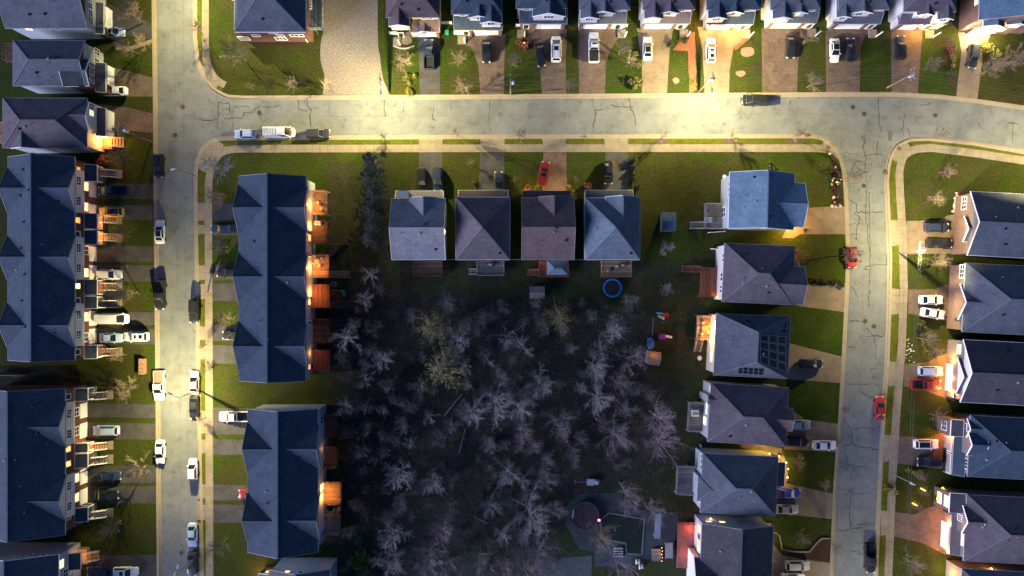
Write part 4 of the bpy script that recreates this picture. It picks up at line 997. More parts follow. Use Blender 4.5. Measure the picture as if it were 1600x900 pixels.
v = h.vol((1096, 711, 1214, 804), 6.4, 'hip', 'x', .5, 'slate', BSIDE, fas=GREYT, hip=(1, 1))
h.vol((1090, 745, 1150, 784), 6.2, 'hip', 'x', .5, 'slate', BSIDE, fas=GREYT, hip=(1, 0))
g = h.vol((1200, 722, 1226, 760), 3.2, 'shed', 'W', .3, 'slate', BSIDE, over=.2)
for a in (4.6, 3.6, 2.6): h.win(v, 'W', a, 4.8, .8, .9, None, bars=0)
for a in (-2.4, -3.6): h.win(v, 'W', a, 4.4, .8, .9, None, bars=0)
h.garage(v, 'E', -2.2, 4.2); h.deck((1056, 728, 1092, 772), 1.5, WOODG, 'WNS', None, railm=GREYT)
h.wall_light(g, 'E', 1.6, 2.2, 200, (1, .66, .14), .7); h.wall_light(g, 'E', -2.2, 2.2, 150, (1, .56, .14), .7)
h.done()
h = House('house', 'charcoal-roofed house at the bottom edge with red-lit paved terrace behind', 'house', (1094, 822, 1210, 960), 6.6, -2)
v = h.vol((1094, 820, 1206, 985), 6.6, 'gable', 'y', .38, 'char', BSIDE, fas=GREYT, hip=(0, 0), gw=BSIDE)
h.vol((1084, 872, 1130, 925), 6.4, 'gable', 'x', .5, 'char', SIDE, fas=GREYT)
for a, lt in ((8.0, 'a'), (6.4, None), (5.2, 'o'), (4.0, 'w')): h.win(v, 'W', a, 3.8, 1.1, 1.6, lt, bars=0)
for a, lt in ((-4.8, 'w'), (-2.2, 'y'), (1, None), (3.4, None)): h.win(v, 'N', a, 4.4, 1.0, .7, lt, bars=0)
h.wall_light(v, 'N', -4, 3.0, 20); 
for q, wt in (((1080, 828, 1.5), 120), ((1072, 868, 1.5), 40)): lamp(W(*q), wt, (1, .17, .05), .2)
h.deck((1058, 816, 1088, 888), .5, mat('red_terrace_boards', (.20, .085, .07), .8, .3, 1.2), 'N', None, railm=WOODR)
p = MB(); p.box((v['cx'] + v['wx'] + 1.2, 2.4, .15), (2.4, 9, .3), h.M); p.build('entrance_slab', PAVT, h.root)
g = h.vol(None, 2.9, 'shed', 'W', .05, 'char', BSIDE, loc=(v['cx'] + v['wx'] + .5, -2.5, .6, 4), over=.1)
for a in (1.5, 4, 6.5): h.wall_light(v, 'E', a, 2.3, 130, (1, .68, .32), .7)
h.done()

# ---- east side of the right-hand road: fronts face the road
def east_house(label, rect, roof, wall, front, door, wins, pitch=.5, kind='hip', hipped=(1, 0), rot=-3, gables=(), lit=(), gmat=GDOOR, col=(1, .46, .1), gw=None):
    h = House('house', label, 'house', rect, 5.2, rot)
    v = h.vol(rect, 5.2, kind, 'x', pitch, roof, wall, fas=WHITE if gw else GREYT, hip=hipped, gw=gw)
    for (a0, a1, out, ze, wl, ww, lt) in gables:
        cyl = h.L(rect[0], (a0 + a1) / 2, ze).y; hy = (a1 - a0) / 2 * (1 - ze / H) / S
        g = h.vol(None, ze, 'gable', 'x', .62, roof, wall, z0=2.6, fas=WHITE, over=.22, loc=(v['cx'] - v['hx'] - out + (2.6 + out) / 2, cyl, (2.6 + out) / 2, hy), gw=wl)
        if ww: h.win(g, 'W', 0, ze - 1.0, ww, 1.1, lt, bars=2)
    y0, y1, xw = front
    hy = (y1 - y0) / 2 * (1 - 3 / H) / S; c = h.L(xw, (y0 + y1) / 2, 3.0)
    dep = max(.6, ((v['cx'] - v['wx']) - c.x) / 2)
    g = h.vol(None, 3.0, 'shed', 'E', .5, roof, BRICKT, fas=GREYT, over=.12, loc=(c.x + dep, c.y, dep, hy))
    for dy0, dy1 in door:
        d = h.L(xw, (dy0 + dy1) / 2, 1); h.garage(g, 'W', d.y - g['cy'], (dy1 - dy0) / S * .97, 2.2, gmat)
    for a, wt in lit:
        d = h.L(xw, a, 1); h.wall_light(g, 'W', d.y - g['cy'], 2.45, wt, col, .5)
    for py, z, ww, hh, lt in wins:
        d = h.L(rect[0], py, z); h.win(v, 'W', d.y - v['cy'], z, ww, hh, lt, bars=2)
    return h, v, g
h, v, g = east_house('slate-roofed house with two gables and brick front facing two dark cars', (1514, 302, 1640, 402), 'slate', BRICKT, (352, 392, 1506), ((359, 384),), ((318, 3.0, 2.2, 1.2, None),), kind='gable', hipped=(0, 0), gw=TAUPE, gables=((338, 378, .35, 4.3, TAUPE, 0, None),))
h.vents(v, (1570, 382)); h.done()
h, v, g = east_house('slate-roofed house with tan gable front facing two parked white sedans', (1506, 414, 1640, 522), 'slate', BRICKT, (456, 500, 1499), ((461, 496),), ((424, 3.8, 2.4, 1.2, None),), gables=((444, 500, .3, 4.4, BRICKT, 0, None),)); h.vents(v, (1566, 492)); h.done()
h, v, g = east_house('charcoal-roofed house with twin white gables and blazing amber garage lamps', (1503, 534, 1640, 632), 'char', TAUPE, (560, 622, 1492), ((570, 610),), ((546, 3.6, 1.6, .9, 'y'),), kind='gable', hipped=(0, 0),
            gables=((558, 616, .3, 4.2, SIDE, 0, None),), gw=SIDE, lit=((562, 900), (612, 800), (590, 300)), col=(1, .38, .05)); h.vents(v, (1557, 610)); h.done()
h, v, g = east_house('navy-roofed house with rounded brick porch and one orange-lit garage door', (1514, 652, 1640, 748), 'navy', TAUPE, (680, 742, 1489), ((683, 704), (708, 738)), ((725, 4.3, 1.8, 1.0, None),), gables=((654, 684, .4, 5.0, BRICKT, 1.4, None), (674, 712, .5, 5.5, TAUPE, 0, None)), lit=((678, 620),), gmat=GREYT, col=(1, .3, .05))
w = h.vol((1486, 656, 1506, 682), 4.4, 'flat', 'x', .3, 'mauve', BRICKT, over=.1); h.win(w, 'W', 0, 2.2, 1.6, 1.3, None, bars=1); h.done()
h, v, g = east_house('mauve hip-roofed house with lit bay window and pink-lit paver drive', (1508, 776, 1640, 880), 'mauve', TAUPE, (804, 866, 1485), ((817, 855),), ((842, 4.3, 2.6, .8, 'w'),), gables=((790, 834, .6, 5.2, TAUPE, 1.0, None),), lit=((814, 430), (859, 470)), col=(1, .34, .10))
w = h.vol((1484, 771, 1512, 802), 5.0, 'flat', 'x', .3, 'mauve', BRICKT, over=.1)
for z, lt in ((3.9, 'w'), (1.8, 'w')): h.win(w, 'W', 0, z, 2.0, 1.1, lt, bars=2)
h.done()
h, v, g = east_house('mauve-roofed house cut by the bottom corner with yellow-lit porch', (1500, 892, 1640, 1000), 'slate', TAUPE, (925, 985, 1486), ((935, 975),), ((960, 4.6, 1.6, .9, None),)); h.wall_light(v, 'W', 4.3, 2.2, 330, (1, .62, .12), 1.2); h.wall_light(v, 'N', -2, 4, 130, (1, .36, .08), .6); h.done()
# ------------------------------------------------------------------ vehicles
TYRE = mat('tyre_rubber', (.014, .014, .014), .85, .2, 3)
CGLASS = mat('car_glass', (.008, .011, .016), .05, .2, 2, spec=.9)
CTRIM = mat('car_black_trim', (.018, .018, .02), .5, .2, 3)
HEADL = mat('headlight_lens', (.6, .62, .64), .15, .05, 3)
TAILL = mat('tail_light_lens', (.30, .01, .01), .25, .1, 3)
CHROME = mat('chrome', (.6, .6, .62), .25, .05, 3, metal=1)
def paint(n, c, metal=0): return mat(n + '_car_paint', c, .38, .03, 1, metal=metal, coat=.6)
PAINT = {k: paint(k, c) for k, c in dict(white=(.76, .77, .79), black=(.012, .013, .016), navy=(.018, .034, .075), silver=(.34, .36, .39), red=(.34, .026, .02),
         darkred=(.22, .014, .016), tan=(.50, .34, .10), blue=(.015, .045, .36), grey=(.10, .105, .115), paleblue=(.34, .46, .66), dark=(.03, .033, .042)).items()}
PROTO = {}
def car_mesh(kind):
    L, Wd, Ht = dict(sedan=(4.65, 1.82, 1.44), suv=(4.7, 1.9, 1.70), hatch=(4.2, 1.78, 1.52), pickup=(5.8, 2.02, 1.85), van=(5.9, 2.05, 2.25), minivan=(5.0, 1.96, 1.75))[kind]
    hw = Wd / 2; parts = {}
    hi = kind in ('suv', 'pickup', 'van', 'minivan'); bz = 1.02 if hi else .88; hz = bz - (.03 if hi else .06)
    st = [(-.5, .80, bz - .28), (-.485, .90, bz - .08), (-.44, .96, bz), (-.3, 1, bz + .01), (0, 1, bz + .02), (.18, 1, bz), (.30, .98, hz), (.40, .94, hz - .05), (.46, .86, hz - .14), (.49, .74, hz - .26), (.5, .60, hz - .36)]
    if kind == 'van': st = [(-.5, .90, bz - .1), (-.49, .98, bz), (-.3, 1, bz), (.2, 1, bz), (.33, .99, bz), (.42, .95, bz - .06), (.47, .88, bz - .16), (.495, .76, bz - .3), (.5, .64, bz - .4)]
    B = MB()
    def loft(B, st):
        rings = []
        for fx, fw, zt in st:
            w = hw * fw; x = fx * L; z0 = .24 if abs(fx) < .45 else .32
            r = [(x, -w * .92, z0), (x, -w, .46), (x, -w, zt - .16), (x, -w * .955, zt - .05), (x, -w * .84, zt), (x, 0, zt + .035), (x, w * .84, zt), (x, w * .955, zt - .05), (x, w, zt - .16), (x, w, .46), (x, w * .92, z0)]
            i = len(B.v); B.v += r; rings.append(i)
        n = 11
        for a, b in zip(rings, rings[1:]):
            for k in range(n - 1): B.f.append((a + k, b + k, b + k + 1, a + k + 1))
            B.f.append((a + n - 1, b + n - 1, b, a))
        B.f.append(tuple(range(rings[0], rings[0] + n))); B.f.append(tuple(range(rings[-1] + n - 1, rings[-1] - 1, -1)))
    if kind == 'pickup':
        loft(B, [s for s in st if s[0] >= -.3][1:] if False else [(-.10, 1, bz + .02), (0, 1, bz + .02)] + [s for s in st if s[0] >= .18])
        x0, x1 = -.5 * L, -.10 * L
        for sy in (-1, 1): B.box(((x0 + x1) / 2, sy * (hw - .08), .73), (x1 - x0, .16, .62))
        B.box((x0 + .05, 0, .73), (.1, Wd - .32, .62)); B.box((x0 - .06, 0, .5), (.14, Wd * .92, .22))
        F = MB(); F.box(((x0 + x1) / 2 + .05, 0, .55), (x1 - x0 - .1, Wd - .33, .12)); parts['bed'] = (F, CTRIM)
    else: loft(B, st)
    # cabin: rear/front at belt, rear/front of roof
    cb = dict(sedan=(-.37, .22, -.23, .04), suv=(-.475, .22, -.42, .06), hatch=(-.475, .23, -.39, .05), pickup=(-.10, .25, -.075, .10), van=(-.485, .40, -.475, .24), minivan=(-.475, .33, -.43, .12))[kind]
    b0, b1, r0, r1 = [c * L for c in cb]; wb, wr = hw * .93, hw * (.80 if kind == 'van' else .70)
    zb = bz - .01; zt = Ht - .02
    lo = [(b0, -wb, zb), (b1, -wb * .95, zb), (b1, wb * .95, zb), (b0, wb, zb)]; up = [(r0, -wr, zt), (r1, -wr * .97, zt), (r1, wr * .97, zt), (r0, wr, zt)]
    B.hexa(lo, up)
    # crowned roof skin
    R_ = MB(); xs = [r0, r0 + (r1 - r0) * .5, r1]
    for i in range(2):
        for j in range(4):
            f = lambda x, t: (x, wr * .96 * (t - 2) / 2, zt + .012 + .045 * (1 - ((t - 2) / 2) ** 2) * (1 if x == xs[1] else .6))
            R_.poly([f(xs[i], j), f(xs[i + 1], j), f(xs[i + 1], j + 1), f(xs[i], j + 1)])
    i = len(B.v); B.v += R_.v; B.f += [tuple(k + i for k in f) for f in R_.f]
    for sy in (-1, 1): B.box((b1 - .25, sy * (hw + .08), zb + .08), (.16, .2, .14))     # mirrors
    parts['body'] = (B, None)
    lo = [Vector(p) for p in lo]; up = [Vector(p) for p in up]
    def pane(a, b, c, d, m0=.06, m1=.10):
        a, b, c, d = [Vector(q) for q in (a, b, c, d)]; n = (b - a).cross(d - a).normalized()
        ce = (a + b + c + d) / 4
        if n.dot(ce - Vector(((b0 + b1) / 2, 0, zb))) < 0: n = -n
        def at(u, v): return (a.lerp(b, u)).lerp(d.lerp(c, u), v) + n * .012
        q = [at(m0, m1), at(1 - m0, m1), at(1 - m0, 1 - m1 * .7), at(m0, 1 - m1 * .7)]
        m = MB(); m.hexa([p - n * .02 for p in q], q); return m
    parts['windscreen'] = (pane(lo[1], lo[2], up[2], up[1], .05, .04), CGLASS)
    if kind != 'van': parts['rear_window'] = (pane(lo[3], lo[0], up[0], up[3], .07, .08), CGLASS)
    for k, (a, b, c, d) in enumerate(((lo[0], lo[1], up[1], up[0]), (lo[2], lo[3], up[3], up[2]))):
        if kind == 'van': a, d = (a.lerp(b, .68), d.lerp(c, .6)) if k == 0 else (a, d); b, c = (b, c) if k == 0 else (a.lerp(b, .32), d.lerp(c, .4))
        parts['side_window' + '.' * k] = (pane(a, b, c, d, .07, .14), CGLASS)
    for k, (sx, sy) in enumerate(((-.31, -1), (-.31, 1), (.31, -1), (.31, 1))):
        m = MB(); m.tube((sx * L, sy * (hw - .2), .34), (sx * L, sy * (hw + .012), .34), .34, .34, 12); m.tube((sx * L, sy * (hw - .2), .34), (sx * L, sy * (hw + .02), .34), .2, .2, 8); parts['wheel' + '.' * k] = (m, TYRE)
    for k, sy in enumerate((-1, 1)):
        m = MB(); m.box((.462 * L, sy * hw * .66, hz - .19), (.26, .34, .13)); parts['headlight' + '.' * k] = (m, HEADL)
        m = MB(); m.box((-.492 * L, sy * hw * .72, bz - .18 if kind != 'pickup' else .85), (.1, .26, .16)); parts['tail_light' + '.' * k] = (m, TAILL)
    return parts, (r0, r1, wr, zt, L, Wd, bz, b1)
def vehicle(kind, px, py, ang, col, label, name=None, opts=()):
    """ang: heading in the picture, degrees counter-clockwise from east"""
    nm = name or {'sedan': 'sedan', 'suv': 'suv', 'hatch': 'hatchback_car', 'pickup': 'pickup_truck', 'van': 'cargo_van', 'minivan': 'minivan'}[kind]
    if kind not in PROTO:
        parts, dim = car_mesh(kind)
        PROTO[kind] = ({k: (mb.mesh(k.strip('.'), m or PAINT['white'], None, k in ('body',) and False), m) for k, (mb, m) in parts.items()}, dim)
    ms, dim = PROTO[kind]; r0, r1, wr, zt, L, Wd, bz, b1 = dim
    w = W(px, py, .9); on_road = 'road' in opts
    root = thing(nm, label, {'pickup': 'pickup truck', 'van': 'van', 'suv': 'SUV'}.get(kind, 'car'), (w.x, w.y, -.115 if on_road else .02), 'parked vehicles')
    root.rotation_euler.z = R(ang)
    for k, (me, m) in ms.items():
        o = D.objects.new(k.strip('.'), me); COL.objects.link(o); o.parent = root
        if k == 'body':
            o.material_slots[0].link = 'OBJECT'; o.material_slots[0].material = PAINT[col]
    def extra(nm, mb, m):
        o = D.objects.new(nm, mb.mesh(nm, m)); COL.objects.link(o); o.parent = root
    rl = r1 - r0
    if 'sunroof' in opts: m = MB(); m.box((r0 + rl * .70, 0, zt + .05), (rl * .3, wr * 1.2, .03)); extra('sunroof', m, CGLASS)
    if 'glassroof' in opts: m = MB(); m.box((r0 + rl * .5, 0, zt + .05), (rl * .9, wr * 1.6, .03)); extra('sunroof', m, CGLASS)
    if 'twosun' in opts:
        m = MB(); m.box((r0 + rl * .74, 0, zt + .05), (rl * .2, wr * 1.0, .03)); extra('sunroof', m, CGLASS)
        m = MB(); m.box((r0 + rl * .28, 0, zt + .05), (rl * .3, wr * 1.1, .03)); extra('sunroof', m, CGLASS)
    if 'rails' in opts:
        for sy in (-1, 1): m = MB(); m.beam((r0 + .1, sy * wr * .9, zt + .1), (r1 - .1, sy * wr * .9, zt + .1), .05, .06); extra('roof_rail', m, CHROME)
    if 'cover' in opts: m = MB(); m.box((-.30 * L, 0, 1.03), (.38 * L, Wd - .2, .04)); extra('bed_cover', m, mat('brown_vinyl', (.17, .13, .10), .7, .1, 2))
    if 'blackcover' in opts: m = MB(); m.box((-.30 * L, 0, 1.03), (.38 * L, Wd - .2, .04)); extra('bed_cover', m, CTRIM)
    if 'rack' in opts:
        for k in range(5): m = MB(); m.beam((r0 + .4 + k * .55, -wr * .8, zt + .1), (r0 + .4 + k * .55, wr * .8, zt + .1), .05, .05); extra('roof_bar', m, CTRIM)
    return root
V = vehicle
V('hatch', 177, 50, 0, 'paleblue', 'pale blue hatchback with big dark sunroof on the topmost corner drive', opts=('sunroof',))
V('sedan', 179, 142, 180, 'white', 'clean white sedan on the reddish paver drive of the hipped house')
V('pickup', 176, 298, 180, 'navy', 'dark navy pickup beside the first townhouse garage doors')
V('suv', 173, 331, 180, 'tan', 'tan car glowing amber under the townhouse porch lamps', opts=('glassroof', 'rails'))
V('suv', 170, 429, 0, 'white', 'white car parked alone against the middle townhouse garage', opts=())
V('van', 176, 498, 0, 'white', 'long plain white cargo van nose to the street on the townhouse drive')
V('sedan', 173, 528, 0, 'paleblue', 'small pale blue car tucked behind the white SUV with roof openings')
V('suv', 212, 526, 180, 'white', 'white SUV with two dark roof openings nearest the first road', opts=('twosun',))
V('minivan', 165, 673, 180, 'paleblue', 'pale minivan with roof rails on the second townhouse drive', opts=('rails',))
V('sedan', 170, 744, 0, 'navy', 'dark blue car below the second porch stairs, tree shadow beside it')
V('sedan', 166, 774, 0, 'black', 'black car just above the red stairs')
V('suv', 196, 894, 0, 'white', 'white SUV cut by the bottom edge of the first drive', opts=('sunroof',))
V('suv', 154, 893, 180, 'navy', 'dark blue car by the amber porch at the bottom edge')
V('suv', 247, 259, -90, 'black', 'black car at the kerb beside the unlit cobra street lamp', opts=('road',))
V('sedan', 248.5, 362, 90, 'white', 'white car with black roof at the kerb of the first road', opts=('road', 'glassroof'))
V('pickup', 249, 461, -90, 'black', 'black pickup with covered bed at the kerb of the first road', opts=('road', 'blackcover'))
V('suv', 302, 486, -90, 'black', 'black SUV on the far kerb opposite the black pickup', opts=('road', 'rails'))
V('pickup', 247.5, 603, -90, 'white', 'white pickup with brown bed cover under the lit street lamp', opts=('road', 'cover'))
V('sedan', 302.5, 598, 90, 'silver', 'silver car with white roof directly under the lit street lamp arm', opts=('road',))
V('sedan', 302, 637, -90, 'black', 'black car just below the lit street lamp arm', opts=('road',))
V('sedan', 249, 707, -90, 'white', 'white sedan at the near kerb below the white pickup', opts=('road',))
V('hatch', 300, 734, 90, 'white', 'white car casting a long shadow at the centre block kerb', opts=('road',))
V('sedan', 299.5, 837, -90, 'paleblue', 'pale car at the kerb just above the lower unlit street lamp', opts=('road',))
V('sedan', 299, 882, -90, 'dark', 'dark car half hidden in shadow below the pale car', opts=('road',))
V('hatch', 382, 209, 180, 'paleblue', 'pale blue hatchback leading the row of three by the corner', opts=('road',))
V('van', 436, 206.5, 0, 'white', 'white van with roof bars, middle of the row of three', opts=('road', 'rack'))
V('suv', 497, 208.5, 0, 'dark', 'dark grey SUV, last of the row of three behind the van', opts=('road',))
V('minivan', 1179, 155, 180, 'black', 'long black car with silver roof rails at the upper kerb', opts=('road', 'rails'))
V('hatch', 1333, 402, -90, 'red', 'bright red car half hidden by a bare tree crown', opts=('road',))
V('sedan', 1376, 638, 90, 'red', 'dark-windowed red car at the kerb of the right-hand road', opts=('road',))
V('pickup', 1361, 873, -90, 'black', 'black pickup at the kerb near the lower right corner', opts=('road', 'rails'))
V('pickup', 670, 84, 90, 'navy', 'dark blue pickup on the dark asphalt drive by the brown house')
V('sedan', 760, 79, -90, 'black', 'black sedan centred on the curved paver drive of the blue house')
V('sedan', 844, 85, -82, 'black', 'black car slightly turned beside the white van-like SUV')
V('minivan', 869, 76, 90, 'white', 'white minivan with roof rails beside the black car', opts=('rails', 'sunroof'))
V('pickup', 928, 73, 90, 'white', 'white pickup with black bed cover on the paver drive', opts=('blackcover', 'sunroof'))
V('sedan', 1012, 75, 90, 'white', 'white sedan with all-glass roof beside yellow flower bushes', opts=('glassroof',))
V('suv', 1111, 78, 90, 'white', 'white SUV with two roof windows in the amber-lit drive', opts=('twosun',))
V('sedan', 1236, 72, -90, 'black', 'black car with amber reflections on the plain paver drive', opts=('sunroof',))
V('sedan', 1305, 78, -90, 'white', 'white sedan with dark roof beside a black car', opts=('glassroof',))
V('sedan', 1330, 77, 90, 'black', 'black car right beside the dark-roofed white sedan')
V('suv', 1408, 74, 90, 'black', 'black SUV beside the orange-lit entrance')
V('suv', 1521, 88, -97, 'dark', 'dark car tilted in front of the dazzling garage')
V('suv', 659, 281, -90, 'black', 'black SUV next to a navy car at the grey house')
V('suv', 684, 280, -90, 'navy', 'navy car next to the black SUV at the grey house')
V('sedan', 779, 286, 90, 'dark', 'dark car half under the porch eave of the mauve-grey house', opts=('glassroof',))
V('suv', 850, 271, 80, 'darkred', 'red SUV slightly turned on the drive of the brown house', opts=('sunroof',))
V('sedan', 951, 269, -90, 'black', 'black sedan alone on the drive of the blue hip-roofed house')
V('sedan', 347, 358, 180, 'navy', 'navy car nose to the sidewalk on the uppermost mid row drive')
V('suv', 357, 426, 180, 'black', 'black SUV beside the leaning grey basketball hoop pole')
V('sedan', 365, 524, 180, 'black', 'black car half under the navy townhouse eave', opts=('rails',))
V('pickup', 365, 651, 180, 'white', 'pale pickup with empty bed above the shorter townhouse row')
V('suv', 391, 772, 180, 'darkred', 'red car peeking from under the shorter townhouse eave')
V('sedan', 1268, 568, 0, 'black', 'black car with long twin shadows by the solar panel house')
V('suv', 1248, 664, 0, 'silver', 'silver car nearest the lit garage of the mauve house')
V('suv', 1245, 690, 0, 'black', 'black car below the silver one at the mauve house')
V('sedan', 1289, 696, 0, 'white', 'white sedan closest to the road at the mauve house')
V('sedan', 1233, 771, 0, 'blue', 'bright cobalt blue car beside the slate house')
V('sedan', 1230, 796, 0, 'silver', 'silver car just below the cobalt blue car')
V('suv', 1247, 884, 0, 'silver', 'silver car on the lowest concrete drive by the terrace house')
V('sedan', 1240, 904, 0, 'white', 'white car cut by the bottom frame edge beside the silver car')
V('suv', 1464, 355, 0, 'navy', 'glossy navy SUV, upper of two by the twin-gable house')
V('minivan', 1468, 380, -3, 'black', 'glossy black minivan, lower of two beside the lit lamp head')
V('sedan', 1456, 468.5, 0, 'white', 'white sedan, straight one of the white pair')
V('sedan', 1459, 490, -9, 'white', 'white sedan parked askew below the straight one')
V('suv', 1455, 580, 0, 'paleblue', 'pale blue SUV with amber-lit bonnet beside the red pickup')
V('pickup', 1448, 601, 0, 'darkred', 'red pickup with dark bed in front of the amber garage')
V('suv', 1448, 694, 0, 'white', 'white SUV with dark glass roof by the orange garage door', opts=('glassroof',))
V('suv', 1452, 722, 180, 'black', 'black SUV with roof rails below the white glass-roofed SUV', opts=('rails',))
# ------------------------------------------------------------------ trees and shrubs
def bare_tree(seed, h=9.0, spread=1.0, twig=.010, lean=.0, low=.25, dens=1.0):
    """two meshes: trunk with limbs, and the crown of twigs; straight ascending limbs with many fine side twigs"""
    r = random.Random(seed); T, C = MB(), MB()
    forks = r.choice((1, 1, 2)); tops = []
    b0 = Vector((0, 0, h * low)); T.tube((0, 0, -.1), b0, h * .015, h * .012, 7, False)
    for k in range(forks):
        a = r.uniform(0, 6.28); sw = .1 + .22 * (forks > 1); q = b0; rad = h * .011
        d = Vector((math.cos(a) * sw + lean, math.sin(a) * sw, 1)).normalized()
        for i in range(5):
            d = (d + Vector((r.gauss(0, .06), r.gauss(0, .06), 0))).normalized(); e = q + d * h * (.92 - low) / 5
            T.tube(q, e, rad, rad * .78, 6, False); tops.append((q, e, rad)); q = e; rad *= .78
    def side(p, d, ln, rad, lev):
        n = 3; q = p; pts = []
        for i in range(n):
            d = (d + Vector((r.gauss(0, .07), r.gauss(0, .07), r.gauss(.05, .05)))).normalized(); e = q + d * ln / n
            (T if lev == 0 else C).tube(q, e, rad * (1 - .28 * i), max(.004, rad * (1 - .28 * (i + 1))), 4 if lev == 0 else 3, False); pts.append((q, e)); q = e
        if lev >= 2: return
        m = int((15 if lev == 0 else 10) * dens * r.uniform(.8, 1.2))
        for k in range(m):
            f = r.uniform(.18, 1.0) * n; i = min(n - 1, int(f)); p2 = pts[i][0].lerp(pts[i][1], f - i); t = r.uniform(.35, .95)
            u = d.cross(Vector((r.gauss(0, 1), r.gauss(0, 1), r.gauss(0, 1)))).normalized(); nd = d * math.cos(t) + u * math.sin(t); nd.z += .12
            side(p2, nd.normalized(), ln * r.uniform(.26, .46), max(twig, rad * .38) if lev == 0 else twig * .75, lev + 1)
    m = int(20 * (1 + .25 * (forks - 1))); g = r.uniform(0, 6.28)
    for k in range(m):
        f = (k + r.random()) / m; sg = tops[min(len(tops) - 1, int(f * len(tops)))] if forks == 1 else r.choice(tops)
        z = (sg[0].z - h * low) / (h * .75); a = g + k * 2.4 + r.uniform(-.4, .4); el = r.uniform(.75, 1.15) * (1 - .55 * max(0, z)) * min(1.25, spread)
        d = Vector((math.cos(a) * math.sin(el), math.sin(a) * math.sin(el), math.cos(el)))
        side(sg[0].lerp(sg[1], r.random()), d, h * r.uniform(.26, .42) * (1.05 - .55 * max(0, z)) * spread, max(twig * 1.6, sg[2] * .5), 0)
    return T, C
def conifer(seed, h=12, rad=3.0, droop=.25, dens=1.0, leaf=.34):
    r = random.Random(seed); T, C = MB(), MB()
    T.tube((0, 0, -.1), (0, 0, h * .97), h * .016 + .05, .03, 7)
    n = int(h * 5.0 * dens)
    for k in range(n):
        f = (k + r.random()) / n; z = h * (.12 + .86 * f); ln = rad * (1 - f * .93) * r.uniform(.65, 1.12); t = r.uniform(0, 6.283)
        d = Vector((math.cos(t), math.sin(t), r.uniform(-.1, .25) - droop * (1 - f))); e = Vector((0, 0, z)) + d * ln
        T.tube((0, 0, z), e, .05, .015, 4, False)
        for j in range(int(10 * ln / rad * 1.4 * dens) + 4):
            u = r.uniform(.25, 1.03); c = Vector((0, 0, z)).lerp(e, u) + Vector((r.gauss(0, .13), r.gauss(0, .13), r.gauss(0, .08))) * (1 + ln * .35)
            s = leaf * r.uniform(.55, 1.25); side = Vector((-d.y, d.x, r.uniform(-.4, .4))).normalized() * s * .42; fw = (d.normalized() + Vector((r.gauss(0, .4), r.gauss(0, .4), r.gauss(.05, .3)))).normalized() * s
            C.poly([c - side * .5, c + fw * .5 - side * .25, c + fw, c + side * .6])
    return T, C
def shrub(seed, w=1.0, h=1.0, n=260, leaf=.16):
    r = random.Random(seed); T, C = MB(), MB()
    lob = [(Vector((r.gauss(0, .35) * w, r.gauss(0, .35) * w, h * r.uniform(.35, .7))), r.uniform(.35, .62)) for _ in range(6)]
    for c, _ in lob: T.tube((0, 0, 0), c, .03, .012, 4, False)
    for _ in range(n):
        c, q = r.choice(lob); d = Vector((r.gauss(0, 1), r.gauss(0, 1), r.gauss(0, 1))).normalized()
        p = c + Vector((d.x * w, d.y * w, d.z * h)) * q * r.uniform(.6, 1.05); p.z = max(.05, p.z)
        a = Vector((r.gauss(0, 1), r.gauss(0, 1), r.gauss(0, .6))).normalized() * leaf; b = a.cross(Vector((r.gauss(0, 1), r.gauss(0, 1), r.gauss(0, 1)))).normalized() * leaf * .6
        C.poly([p - a, p + b, p + a, p - b])
    return T, C
def bank(maker, args, tm, cm): return [tuple(mb.mesh(n, m) for mb, n, m in zip(maker(*a), ('trunk', 'crown'), (tm, cm))) for a in args]
BA = [(11, 9, 1.0, .0105, 0, .35), (12, 9, 1.15, .0105, 0, .3), (13, 9.5, .85, .0105, 0, .4), (14, 9, 1.05, .011, 0, .35), (110, 8.5, 1.25, .0105, 0, .3), (111, 9, .95, .0105, .12, .35)]
BIG = bank(bare_tree, BA, BARK, TWIG)
MAUVE = bank(bare_tree, [(15, 9, 1.15, .0095, 0, .3), (16, 9, .95, .0095, .1, .4), (17, 9, 1.05, .0095, 0, .35), (112, 8.5, 1.3, .0095, 0, .3)], BARK, TWIGM)
DIM = bank(bare_tree, [(18, 8, 1.0, .0095, 0, .35), (19, 8, .85, .0095, 0, .4)], BARKB, TWIGD)
YARD = bank(bare_tree, [(21, 6.2, 1.15, .012, 0, .3), (22, 6.2, .95, .012, 0, .3), (23, 6.2, 1.25, .012, 0, .3), (24, 6.2, 1.05, .012, .1, .3)], BARKB, TWIGB)
PALE = bank(bare_tree, [(31, 6, 1.1, .014), (32, 6, 1.0, .014), (33, 6, 1.3, .014)], BARK, TWIG)
PINE = bank(conifer, [(41, 12, 4.6, .1, 1.5, .4), (42, 12, 4.2, .15, 1.5, .4), (43, 12, 4.4, .05, 1.5, .4)], BARKB, EVER)
DARK = bank(conifer, [(51, 8, 1.9, .3, 1.6, .34), (52, 7, 1.7, .25, 1.6, .34), (53, 9, 2.0, .35, 1.6, .34)], BARKB, DEVER)
HEDGE = bank(shrub, [(61, 1.0, 1.1, 300), (62, 1.1, 1.0, 300), (63, .9, 1.2, 300)], BARKB, GLEAF)
YSH = bank(shrub, [(71, 1.0, 1.0, 300), (72, 1.1, .9, 300)], BARKB, YLEAF)
RSH = bank(shrub, [(81, 1.0, .9, 280), (82, 1.1, .8, 280)], BARKB, RLEAF)
DSH = bank(shrub, [(91, 1.0, 1.3, 420, .15), (92, 1.0, 1.4, 420, .15)], BARKB, DEVER)
